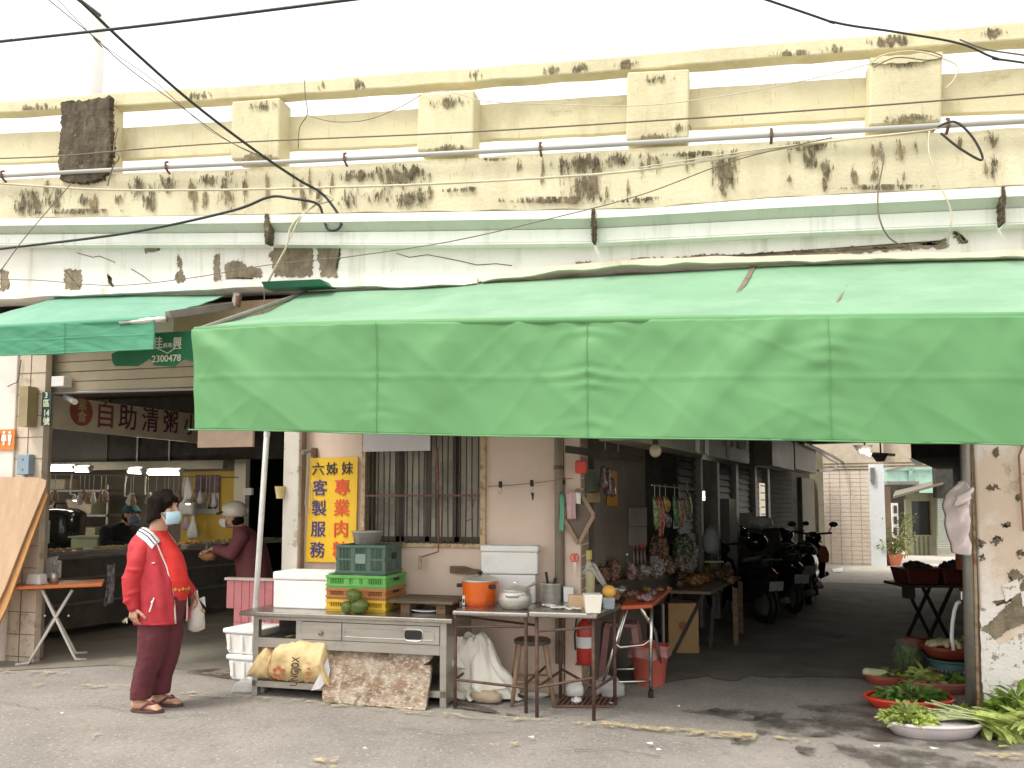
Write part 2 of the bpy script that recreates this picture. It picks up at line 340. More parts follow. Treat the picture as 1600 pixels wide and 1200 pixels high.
for poly, m in [([(0,1048),(60,1050),(110,1052),(112,1058),(60,1058),(0,1056)], m_yline), ([(112,1072),(200,1072),(290,1082),(420,1092),(560,1103),(700,1117),(700,1123),(560,1110),(420,1098),(290,1090),(200,1079),(112,1078)], m_yline),
                ([(700,1117),(820,1124),(940,1132),(1060,1142),(1180,1153),(1180,1163),(1060,1150),(940,1140),(820,1131),(700,1123)], m_yline),
                ([(940,1131),(1060,1141),(1185,1152),(1180,1160),(1050,1149),(940,1137)], m_ylinef), ([(1205,1153),(1262,1160),(1264,1166),(1215,1160)], m_ylinef),
                ([(1520,1181),(1680,1183),(1680,1195),(1600,1192),(1530,1188)], m_ylinef), ([(55,1070),(72,1072),(70,1078),(52,1075)], m_yline), ([(490,1190),(530,1188),(525,1205),(492,1203)], m_ylinef),
                ([(140,1150),(160,1148),(165,1155),(142,1158)], m_yline), ([(745,1168),(810,1162),(812,1168),(750,1173)], m_yline)]:
    flat('yellow_line', poly, .016 if m is m_yline else .02, m, .008, 3)
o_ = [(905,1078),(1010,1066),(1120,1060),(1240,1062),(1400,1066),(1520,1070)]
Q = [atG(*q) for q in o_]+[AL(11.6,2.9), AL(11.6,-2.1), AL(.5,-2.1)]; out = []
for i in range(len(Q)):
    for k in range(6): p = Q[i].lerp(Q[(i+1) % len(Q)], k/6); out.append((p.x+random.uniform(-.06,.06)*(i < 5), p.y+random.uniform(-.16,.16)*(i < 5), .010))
struct(MB().add(out, [tuple(range(len(out)))]).build('passage_shade_floor', mat('shade_toned_passage_floor', (.21,.19,.17), .7, var=.25, scale=2, bump=.4, bscale=90, spots=[((.09,.08,.07),2.2,.5,.7,W,.6), ((.26,.24,.21),60,.58,.66,W,.5)], amask=(1.6,.22,.36))))  # sheet laid over the road, the passage's shade put into its dark colour
for poly in ([(1175,1118),(1290,1128),(1330,1145),(1280,1153),(1190,1150),(1170,1132)], [(1250,1102),(1420,1100),(1500,1128),(1620,1140),(1640,1175),(1460,1172),(1330,1152),(1262,1120)],
             [(1140,1156),(1180,1158),(1176,1166),(1150,1164)], [(1290,1160),(1460,1178),(1560,1200),(1560,1230),(1370,1230),(1350,1192),(1310,1178)], [(1250,1166),(1275,1172),(1272,1184),(1255,1182)], [(1180,1128),(1060,1112),(1120,1108),(1230,1116)]):
    flat('puddle', poly, .008, m_wet, .04, 5)
for pts in ([(330,1062),(372,1066),(430,1060),(470,1072),(540,1080)], [(0,1098),(60,1110),(150,1104),(260,1122),(330,1118)], [(560,1150),(640,1140),(700,1152),(800,1146)], [(860,1180),(940,1172),(1040,1186)]):
    P_ = [atG(*q) for q in pts]; mb = MB(); out = []
    for i in range(len(P_)-1):
        for k in range(8): q = P_[i].lerp(P_[i+1], k/8); out.append(q+Vector((random.uniform(-.02,.02), random.uniform(-.02,.02), .0125)))
    w_ = [random.uniform(.001,.004) for _ in out]
    o = MB().add([q+Vector((0,s*w,0)) for q, w in zip(out, w_) for s in (-1,1)], [(2*i,2*i+1,2*i+3,2*i+2) for i in range(len(out)-1)]).build('road_crack', m_dirt if False else mat('dark_crack_filling', (.09,.08,.07), .95)); struct(o)
# scraps of litter on the road
for i, (x, y) in enumerate([(830,1158),(1015,1168),(1370,1172),(1460,1176),(640,1112),(96,1120),(570,1176),(1060,1109),(1030,1178),(955,1104)]):
    p = atG(x, y); s = random.uniform(.012, .028); a = random.uniform(0, 3)
    q = [p+Vector((math.cos(a+k*1.57)*s*(1+.4*(k%2)), math.sin(a+k*1.57)*s*.6, .022+.006*(k%2))) for k in range(4)]
    o = MB().prism(q, (0,0,.003)).build('litter_scrap', m_foam); tag(o, 'small pale scrap of litter lying on the grey road', 'litter', 'litter scraps on the road')
# ================================================================== OVERPASS
ov = thing('overpass', 'cream yellow concrete overpass with stained parapet running above the green awnings', 'overpass', (-1,0,0))
GT = [(0,281),(260,268),(560,256),(900,237),(1206,221),(1600,200)]; GB = [(0,341),(420,334),(662,330),(1000,325),(1206,308),(1600,289)]
strip(GT, GB, -.14, .6, wob=.012, step=20).build('girder_face', m_girder, ov)
TT = [(0,159),(96,151),(172,145),(430,130),(560,118),(740,105),(900,93),(1206,67),(1600,34)]; TB = [(0,176),(192,165),(440,149),(560,141),(1000,108),(1206,90),(1600,62)]
strip(TT, TB, -.10, .13, wob=.01, step=20).build('top_rail', m_rail, ov, bevel=.012)
MT = [(0,208),(188,200),(360,188),(452,182),(560,176),(647,170),(749,163),(977,147),(1088,138),(1359,119),(1473,115),(1600,106)]
MB_ = [(0,255),(192,249),(356,240),(452,234),(560,231),(741,220),(977,207),(1079,201),(1359,184),(1473,178),(1600,174)]
strip(MT, MB_, .02, .05, wob=.008, step=20).build('middle_rail', m_rail, ov, bevel=.008)
for i, (xa, xb, yt, yb, yt2, yb2) in enumerate([(97,170,162,284,158,280), (362,437,158,249,152,247), (653,741,146,236,140,233), (980,1077,112,219,107,215), (1360,1473,90,196,84,190), (1790,1930,66,170,60,166), (-170,-100,170,292,166,288), (-430,-360,190,308,186,304)]):
    a, b = atY(xa, yt, -.16), atY(xb, yt2, -.16); c, d = atY(xa-2, yb, -.16), atY(xb-2, yb2, -.16); mb = MB()
    if i == 2: e = .02
    else: e = 0.0
    D_ = Vector((0,.2,0)); mb.hexa([c, d, d+D_, c+D_, a, b, b+D_, a+D_]).build('post', m_rail, ov, bevel=.015)
    u = Vector((0,.05,0)); mb = MB().hexa([a+u+Vector((.02,0,-.01)), b+u+Vector((.02,0,-.01)), b+D_*1.3, a+D_*1.3, a+u+Vector((.02,0,.1)), b+u+Vector((.02,0,.1)), b+D_*1.3+Vector((0,0,.1)), a+D_*1.3+Vector((0,0,.1))])
# the hacked-open post, bare and crumbling
pat = blob([(95,160),(135,156),(172,150),(170,190),(174,232),(168,262),(160,278),(140,284),(118,285),(93,280),(91,240),(95,205)], -.19, .06, .022, 7).build('crumbled_cement', m_cemd, ov)
blob([(1360,90),(1410,86),(1472,80),(1474,90),(1430,97),(1362,100)], -.175, .03, .01).build('mortar_lip', m_rail, ov)
# gutter trough below the girder, in three lengths
GA = [(0,341),(420,334.5),(662,331),(1000,325.5),(1206,308.5),(1600,289.5)]
G1 = [(0,352.5),(420,348),(560,346),(930,341),(1206,325),(1600,306)]; G2 = [(0,366),(420,363),(662,361),(925,357),(1206,342),(1600,324)]; G3 = [(0,380),(415,379),(662,380),(928,377),(1206,363),(1600,347)]
for k, (a, b) in enumerate([(-450,414), (418,924), (930,1566), (1571,2050)]):
    q = thing  # each length: fascia, sloping trough, lower flange
    seg = strip([(x, y+.8) for x, y in GA], G1, -.34, .02, a, b, 30).build('gutter', m_gut, ov)
    mb = MB(); n = 16; vs = []
    for i in range(n+1):
        x = lerp(a, b, i/n); p = atY(x, pl(G1, x), -.335); r = atY(x, pl(G2, x), -.26); r.x = p.x; vs += [p, r, r+Vector((0,.02,0)), p+Vector((0,.02,0))]
    mb.add(vs, [(i*4+k, i*4+(k+1)%4, i*4+4+(k+1)%4, i*4+4+k) for i in range(n) for k in range(4)]).build('trough', m_gutg, seg)
    strip([(x, y+.6) for x, y in G2], G3, -.265, .02, a, b, 30).build('flange', m_gut, seg)
    strip([(x, y+.4) for x, y in G3], [(x, y+3) for x, y in G3], -.262, .16, a, b, 60).build('lip', m_gut, seg)
for x in (416, 927, 1568):
    yt, yb = pl(GA, x), pl(G3, x); blob([(x-2,yt),(x+2,yt),(x+4,yt+18),(x+2,yb),(x-2,yb),(x-4,yt+22)], -.36, .09, .008).build('gutter_joint_stain', m_cemd, ov)
# white plastered wall band under the gutter
WT = [(x, y-8) for x, y in G3]; WB = [(0,466),(150,459),(300,452),(420,446),(560,447),(650,447),(748,440),(860,424),(980,413),(1100,410),(1400,403),(1600,400)]
strip(WT, WB, -.16, .3, step=20, wob=.012).build('plaster_band', m_white, ov)
strip([(x, y-8) for x, y in WB], [(x, y+1) for x, y in WB], -.2, .1, -450, 745, 20, wob=.02).build('plaster_lip', m_white, ov)
strip([(x, y-8) for x, y in WB], [(x, y+1) for x, y in WB], -.2, .1, 752, 2050, 20, wob=.02).build('plaster_lip', m_cream, ov)
for poly in ([(430,386),(488,386),(490,400),(487,430),(470,433),(428,431),(425,410),(420,398)], [(495,386),(530,384),(532,398),(526,416),(527,433),(502,432),(498,410)], [(100,420),(126,422),(127,445),(124,452),(101,451)],
             [(352,412),(372,405),(385,416),(408,420),(410,432),(390,435),(352,436)], [(334,400),(343,396),(345,436),(335,439)], [(273,432),(282,420),(290,438),(276,442)], [(225,384),(250,382),(248,392),(228,396)], [(0,420),(12,424),(14,450),(0,455)], [(278,398),(284,410),(282,422),(276,412)],
             [(1052,403),(1085,399),(1120,396),(1150,398),(1200,393),(1222,396),(1240,391),(1290,391),(1330,385),(1362,388),(1395,382),(1420,386),(1450,379),(1465,382),(1478,370),(1482,386),(1430,390),(1380,392),(1300,398),(1210,400),(1110,404),(1056,408)],
             [(985,405),(1035,401),(1036,407),(988,411)], [(900,410),(922,409),(922,414),(902,416)], [(1490,362),(1500,366),(1512,378),(1500,379),(1492,372)], [(1575,350),(1588,352),(1586,356),(1576,355)], [(168,428),(174,436),(176,448),(169,440)]):
    blob(poly, -.166, .012, .02, 6).build('bare_patch', m_cem, ov)
# cracks
for pts in ([(620,396),(640,402),(668,398),(700,404),(720,408),(745,414),(775,412),(800,415)], [(120,395),(145,402),(155,400),(180,410)], [(205,420),(225,432),(235,440)]):
    MB().tube([atY(x, y, -.163) for x, y in pts], .003, 5).build('plaster_crack', m_cemd, ov)
# mould and rain marks on the girder, each where the photograph has one
def stain(cx, cy, w_, h_, n=7, m=None):
    for _ in range(n):
        x = cx+random.gauss(0, w_*.4); y = cy+random.gauss(0, h_*.35); a = random.uniform(2, 5)*(w_/30)**.4; b = random.uniform(4, 12)
        pts = [(x+a*math.cos(t)*random.uniform(.5,1.3), y+b*math.sin(t)*random.uniform(.5,1.2)) for t in [k*math.pi/4 for k in range(8)]]
        yield pts
m_mould = mat('black_mould', (.19,.155,.09), .95, var=.5, scale=14, bump=.3, spots=[((.22,.18,.11),18,.55,.65)], mould=True)
for cx, cy, w_, h_, n in [(50,318,44,30,11),(88,318,14,36,6),(215,290,18,24,6),(232,310,14,28,4),(262,284,24,26,9),(352,290,20,56,13),(325,282,24,12,4),(130,312,10,12,3),(185,312,10,10,3),(560,275,46,12,8),(625,272,50,26,14),(640,310,40,26,12),(545,308,22,24,8),(590,305,24,18,5),(910,250,60,30,14),(910,290,40,36,9),(965,250,36,16,6),(1130,268,28,46,10),(1185,215,60,10,6),(1270,225,60,14,9),(1265,250,14,26,5),(1292,262,12,26,5),(1235,280,8,12,3),(1550,215,14,20,5),(1552,262,9,26,5),(1080,240,50,6,5),(720,296,40,6,5),(860,312,120,6,7),(1380,292,110,5,6),(120,330,90,5,5),(1000,312,60,6,5),(780,245,40,8,4)]:
    w_ *= .95; h_ *= .85
    pts = [(cx+w_*math.cos(k*math.pi/6), min(max(cy+h_*math.sin(k*math.pi/6), pl(GT, cx)+3), pl(GB, cx)-3)) for k in range(12)]
    MB().prism([atY(x, y, -.158-.0008*(cx % 3)) for x, y in pts], (0,.002,0)).build('mould_stain', m_mould, ov)
rs_ = random.Random(3)
for _ in range(46):
    cx = rs_.uniform(5, 1595); w_ = rs_.uniform(3, 9); top_ = pl(GT, cx)+3; h_ = rs_.uniform(10, 30)
    if rs_.random() < .35: top_ = pl(GB, cx)-h_*2-3
    pts = [(cx+w_*math.cos(k*math.pi/6), top_+h_+h_*math.sin(k*math.pi/6)) for k in range(12)]
    MB().prism([atY(x, y, -.1555) for x, y in pts], (0,.001,0)).build('rain_streak', mat('brown_rain_streak', (.28,.22,.12), .95, var=.3, scale=14, bump=.1, mould=True), ov)
for cx, cy, w_, h_ in [(905,110,16,14),(740,118,14,14),(560,132,16,12),(505,136,10,14),(310,150,26,9),(60,170,34,10),(1235,88,44,12),(1390,62,40,12),(1300,78,22,10),(1550,52,26,10),(860,112,16,12),(980,104,24,12),(700,160,34,12),(410,166,24,10),(1030,122,26,9),(1060,200,24,8),(1418,96,46,10),(1420,186,46,9),(700,232,36,7),(400,246,30,7),(1030,214,36,7)]:
    yb = pl(TB, cx) if cy < 140 or cx < 330 else 999
    on_post = cy > pl(TB, cx)+2; Y_ = -.172 if on_post else -.108
    pts = [(cx+w_*math.cos(k*math.pi/6), (cy+h_*math.sin(k*math.pi/6)) if on_post else min(max(cy+h_*math.sin(k*math.pi/6), pl(TT, cx)+2), pl(TB, cx)-1)) for k in range(12)]
    MB().prism([atY(x, y, Y_) for x, y in pts], (0,.002,0)).build('mould_stain', mat('thin_mould', (.22,.18,.10), .95, var=.4, scale=14, bump=.2, mould=True), ov)
# a conduit clipped along the girder
PP = [(-450,306),(0,275),(260,261),(440,253),(560,247),(900,229),(1206,211),(1600,189),(2050,165)]
MB().tube([atY(x, y, -.2) for x, y in PP], .019, 10).build('conduit', m_pipe, ov, smooth=True)
for x in (6, 262, 540, 845, 1205, 1480):
    p = atY(x, pl(PP, x), -.2); MB().tube([p+Vector((0,.03,-.05)), p+Vector((0,-.03,-.02)), p+Vector((0,-.03,.03)), p+Vector((0,.0,.045))], .011, 6).build('conduit_clip', m_rust, ov)
# deck and soffit behind, over the shops
zf = atY(800, 448, 0).z
MB().box(-14, 7, .15, 10.5, 3.75, 3.95).build('deck', m_soffit, ov)
MB().box(-14, 7, .35, 10.5, 3.2, 3.3).build('soffit', m_soffit, ov)
# street lamp column rising behind the parapet
lp = thing('lamp_column', 'pale grey lamp column rising into the white sky behind the parapet', 'lamp post', atY(148, 150, 3.5)-Vector((0,0,2.4)))
b0 = atY(148, 150, 3.5); MB().tube([b0-Vector((0,0,2.4)), b0+Vector((0,0,5))], [.115,.10], 16).build('column', mat('pale_galvanised', (.86,.88,.88), .5, var=.02), lp, smooth=True)
MB().lathe([(.17,0),(.17,.04),(.13,.06),(.125,.5),(.11,.55)], b0-Vector((0,0,2.4)), 16).build('base_collar', MATS['pale_galvanised'], lp)
# ================================================================== MARKET BUILDING (walls, columns, window)
mk = thing('market_building', 'pink plastered market building under the overpass with barred window and open arcade', 'building', (-2.4,0,0))
def wallpanel(x0, x1, Yf, th, ztop, name, m, zb=0.0, par=None, yb=None):
    a = atY(x0, 800, Yf).x; b = atY(x1, 800, Yf).x; return MB().box(a, b, Yf, Yf+th, zb, ztop).build(name, m, par or mk, bevel=.01)
def X(px, Y=0.0, py=800): return atY(px, py, Y).x
ZT = 3.18
wallpanel(441, 466, -.10, .5, ZT, 'column', mat('chipped_white_paint', (.70,.66,.58), .8, var=.06, spots=[((.4,.32,.22),9,.6,.66,W,.8)]))
MB().box(X(466.5), X(476), -.06, .3, 0, ZT).build('door_jamb', mat('brown_pink_paint', (.42,.29,.21), .8), mk)
zs = atY(660, 851, 0).z; x0, x1 = X(566), X(760)
MB().box(X(476.3), x0, 0, .18, 0, ZT).build('wall', m_pink, mk)
MB().box(x0, x1, 0, .18, 0, zs-.02).build('wall', m_pink, mk)
MB().box(x1, X(880), 0, .18, 0, ZT).build('wall', m_pink, mk)
MB().box(x0, x1, 0, .18, 2.75, ZT).build('wall', m_pink, mk)
MB().box(X(880,-.07)+.005, X(907,-.07), -.07, .35, 0, ZT).build('column', m_pink, mk, bevel=.012)
MB().box(-14, X(441), .02, .3, 2.95, 3.16).build('lintel', m_cream, mk)
MB().box(X(907), 7, .02, .3, 2.8, 3.16).build('lintel', m_cream, mk)
# window
wn = MB()
for a, b in ((x0, x0+.035), (x1-.045, x1)): wn.box(a, b, -.03, .05, zs-.02, 2.76)
wn.box(x0+.035, x1-.045, -.03, .05, zs-.02, zs+.012); wf = wn.build('window', m_rustp, mk, bevel=.004)
for k in range(4):
    a = lerp(x0+.04, x1-.04, k/4); b = lerp(x0+.04, x1-.04, (k+1)/4)
    fr = MB(); y_ = .10+.03*(k % 2)
    for q in ((a, a+.03, zs+.02, 2.7), (b-.03, b, zs+.02, 2.7), (a, b, zs+.02, zs+.06)): fr.box(q[0], q[1], y_, y_+.02, q[2], q[3])
    sf = fr.build('sash', mat('brown_aluminium', (.10,.085,.065), .5, metal=.3), wf)
    MB().box(a+.031, b-.031, y_+.006, y_+.012, zs+.06, 2.7).build('pane', mat('dusty_reeded_glass', (.46,.42,.34) if k != 1 else (.40,.36,.30), .4, var=.15, scale=2, stretch=(9,1,.4), bump=.3, bscale=12, spots=[((.12,.1,.07),1.3,.5,.62,(1,1,1),.7)]), wf)
for k in range(20):
    x = lerp(x0+.05, x1-.06, k/19); 
    q = [(x+.004*math.sin(k*3+z*4), -.028, z) for z in (zs+.01, zs+.45, 1.6, 2.1, 2.7)]
    MB().tube(q, .0058, 6).build('bar', mat('dark_brown_bar', (.075,.05,.038), .7, var=.3, scale=14, spots=[((.2,.09,.04),22,.6,.7,W,.7)]), wf)
z1 = atY(660, 776, 0).z; MB().box(x0+.036, x1-.046, -.042, -.032, z1, z1+.016).build('crossbar', m_rust, wf)
MB().box(x0, x1, .15, .17, zs, 2.75).build('backing_board', mat('grey_brown_backing', (.22,.20,.165), .9, var=.2), wf)  # plain grey board added behind the panes to lighten the dark gaps
p = atY(735, 776, -.05); MB().tube([p, p+Vector((.03,0,-.03)), p+Vector((.015,0,-.1)), p+Vector((.02,0,-.17)), p+Vector((-.03,0,-.19)), p+Vector((-.04,0,-.165))], .004, 6).build('hook', m_rust, wf)
# taped sign sheet at the window top
o = MB().box(X(567,-.05), X(672,-.05), -.062, -.052, atY(620, 705, -.055).z, 2.32).build('notice_board', mat('lilac_white_board', (.62,.58,.60), .6, var=.04)); tag(o, 'pale lilac board hung over the top of the barred window', 'board')
# wooden batten nailed to wall, crank handle of shutter
a, b = atY(704, 890, -.02), atY(752, 892, -.02)
o = MB().prism([a+Vector((0,0,-.025)), b+Vector((0,0,-.03)), b+Vector((.005,0,.01)), b+Vector((-.06,0,.015)), a+Vector((.12,0,.03)), a+Vector((0,0,.03))], (0,-.02,0)).build('wood_batten', m_wood, bevel=.003); tag(o, 'short brown wooden batten nailed to the pink wall', 'batten')
cr = thing('awning_crank', 'rusty crank handle hanging below the barred window', 'crank', atY(680, 880, -.06))
c0 = atY(685, 840, -.06); MB().tube([atY(683, 700, -.06), c0], .012, 8).build('shaft', m_rust, cr)
MB().tube([c0, atY(685, 862, -.06), atY(660, 870, -.08), atY(656, 874, -.09)], .006, 6).build('arm', m_rust, cr)
MB().tube([atY(657, 868, -.09), atY(656, 890, -.09)], .015, 8).build('handle', m_rustp, cr)
# downpipe at the column
dp = thing('downpipe', 'grey brown downpipe running up the pink column', 'pipe', atY(873, 1060, -.1))
px_ = X(873,-.1); MB().tube([(px_,-.1,.25),(px_,-.1,2.9)], .032, 12).build('pipe', mat('grey_brown_pipe', (.24,.20,.155), .6), dp, smooth=True)
for z in (.7, 1.7): MB().tube([(px_,-.1,z),(px_,-.1,z+.03)], .038, 12).build('clamp', m_rust, dp)
# line with clips across the wall
ln = thing('clip_line', 'thin red cord strung along the pink wall with small clips', 'cord', atY(820, 770, -.06))
MB().tube([atY(762,760,-.05), atY(800,758,-.06), atY(840,754,-.06), atY(870,750,-.14), atY(895,747,-.1)], .003, 5).build('cord', mat('faded_red_cord', (.35,.13,.09), .7), ln)
for x, y in ((782,757),(831,755),(881,752)):
    p = atY(x, y, -.075); MB().box(p.x-.012, p.x+.012, -.09, -.06, p.z-.025, p.z+.025).build('clip', m_black, ln, bevel=.003)
    MB().tube([p, p+Vector((.01,0,-.05)), p+Vector((-.005,0,-.075)), p+Vector((-.02,0,-.05))], .002, 4).build('hook', m_wireg, ln)
p = atY(832, 776, -.07); o = MB().tube([p+Vector((0,0,.03)), p+Vector((.003,0,-.03))], [.013,.004], 8).build('key', m_black); tag(o, 'small dark key hanging from a clip on the pink wall', 'key')
# ================================================================== LEFT PILLAR
lpx = atY(62, 800, 0).x
tl = mat('tile_wall', (.62,.52,.40), .5, var=.06, scale=5, spots=[((.28,.2,.13),6,.56,.66,W,.7)])
pil = thing('left_pillar', 'pillar with white painted front and tan tiled side at the left stall', 'pillar', (-6.9,.3,0))
xw = atY(24, 640, -.02).x
MB().box(-9, xw, -.02, .09, 0, 2.95).build('painted_face', mat('white_pink_paint', (.78,.70,.63), .8, var=.05, spots=[((.5,.38,.28),5,.64,.7,W,.6)]), pil, bevel=.01)
MB().box(xw+.002, lpx, .0, .07, 0, 2.95).build('tiled_face', tl, pil)
gr = MB()
for k in range(15): gr.box(xw, lpx, -.004, .0, .05+k*.2, .056+k*.2)
gr.box(lerp(xw,lpx,.45), lerp(xw,lpx,.45)+.006, -.004, 0, 0, 2.9); gr.build('grout', mat('dark_grout', (.22,.16,.11), .9), pil)
a, b = atY(-40, 703, -.03), atY(22, 703, -.03); zt = atY(10, 671, -.03).z
sg = thing('restroom_sign', 'orange restroom sign with white figures on the left pillar', 'sign', (b.x, -.03, b.z))
MB().box(a.x, b.x, -.034, -.024, b.z, zt).build('plate', mat('orange_sign', (.82,.22,.03), .5, var=.03), sg)
for k, x in enumerate((6, 15)):
    p = atY(x, 684, -.04); q = MB().ell(p+Vector((0,0,.048)), .014, .003, .014, seg=10, rings=6)
    q.prism([p+Vector((-.022,0,.03)), p+Vector((.022,0,.03)), p+Vector((.016 if k else .03,0,-.03)), p+Vector((.01,0,-.03)), p+Vector((.01,0,-.07)), p+Vector((-.01,0,-.07)), p+Vector((-.01,0,-.03)), p+Vector((-.016 if k else -.03,0,-.03))], (0,.004,0)).build('figure', m_foam, sg)
p = atY(-6, 684, -.04); text('間', 'lettering', m_foam, sg, p, (1,0,0), (0,0,1), .1, bold=.01)
a = atY(31, 742, -.03); bb = thing('meter_box', 'small blue grey metal box on the tiled pillar', 'box', a)
b = atY(51, 710, -.03); MB().box(a.x, b.x, -.07, 0, a.z, b.z).build('case', mat('blue_grey_paint', (.25,.34,.40), .6), bb, bevel=.008)
for x, z in ((.5,.25),(.5,.75)): MB().box(lerp(a.x,b.x,x)-.006, lerp(a.x,b.x,x)+.006, -.075, -.07, lerp(a.z,b.z,z)-.006, lerp(a.z,b.z,z)+.006).build('screw', m_rust, bb)
o = MB().tube([atY(12,604,-.04), atY(20,600,-.05), atY(26,598,-.04), atY(29,592,-.03), atY(31,575,-.02), atY(33,562,-.02)], .005, 5).build('loose_cable', m_wireg); tag(o, 'short loose cable end sticking out of the left pillar', 'cable')
# ================================================================== RIGHT PILLAR + POLE
rp = thing('right_pillar', 'broad pillar with pink paint peeling to white and cement beside the vegetables', 'pillar', (2.6,.2,0))
xr = atY(1526, 800, 0).x
MB().box(xr, 6, 0, .12, 0, 2.8).build('body', m_pillar, rp, bevel=.015)
def pblob(poly, m, th=.006, Y=-.004, jit=.008): return blob(poly, Y, th, jit, 6).build('paint_patch' if m is not m_cem else 'bare_patch', m, rp)
wp = mat('flaking_white_paint', (.84,.80,.74), .8, var=.06, scale=4, bump=.4, spots=[((.3,.23,.15),14,.56,.6,W,.9)])
pblob([(1531,950),(1560,955),(1570,975),(1548,990),(1562,1010),(1600,985),(1700,975),(1700,1100),(1600,1105),(1560,1098),(1540,1105),(1534,1060)], wp, .006, -.004)
pblob([(1532,985),(1560,960),(1580,940),(1600,905),(1640,880),(1700,890),(1700,985),(1650,990),(1600,975),(1575,985),(1556,1000),(1545,990)], m_cem, .006, -.006, .009)
pblob([(1566,915),(1590,905),(1596,925),(1572,940)], wp, .004, -.009); pblob([(1595,925),(1620,918),(1622,940),(1598,948)], wp, .004, -.009)
for q in ([(1524,848),(1532,842),(1540,850),(1530,858)],[(1548,845),(1558,838),(1566,845),(1556,852)],[(1590,862),(1596,858),(1600,866),(1592,872)],[(1550,940),(1580,936),(1600,930),(1598,938),(1560,945)],[(1542,760),(1556,758),(1562,763),(1545,767)],[(1566,818),(1576,816),(1578,822),(1566,823)],[(1588,775),(1595,772),(1597,780),(1590,782)],[(1575,895),(1590,890),(1600,902),(1584,915),(1578,906)],[(1532,868),(1536,866),(1538,874),(1533,876)]):
    pblob(q, m_cem, .004, -.003, .022)
pblob([(1552,702),(1560,698),(1561,712),(1556,716),(1551,710)], m_cem, .003, -.003, .006)
o = MB().tube([atY(1600,690,-.02), atY(1597,700,-.03), atY(1592,712,-.03), atY(1595,760,-.03), atY(1600,830,-.03)], .008, 6).build('wall_cable', mat('brown_cable', (.35,.2,.12), .6)); tag(o, 'brown cable running down the peeling right pillar', 'cable')
pp = atG(1517, 1122); po = thing('awning_post', 'grey steel post standing at the left edge of the peeling pillar', 'post', pp)
ptp = atD(1508, 700, dof(pp)); MB().tube([pp, ptp, ptp+(ptp-pp)*.25], .032, 14).build('tube', m_steeld, po, smooth=True)
MB().lathe([(.06,0),(.06,.012),(.036,.014)], pp, 16).build('foot', m_rust, po)
a = pp+Vector((.05,.02,0)); MB().tube([a, a+(ptp-pp)*1.2], .013, 8).build('side_pipe', m_rustp, po)
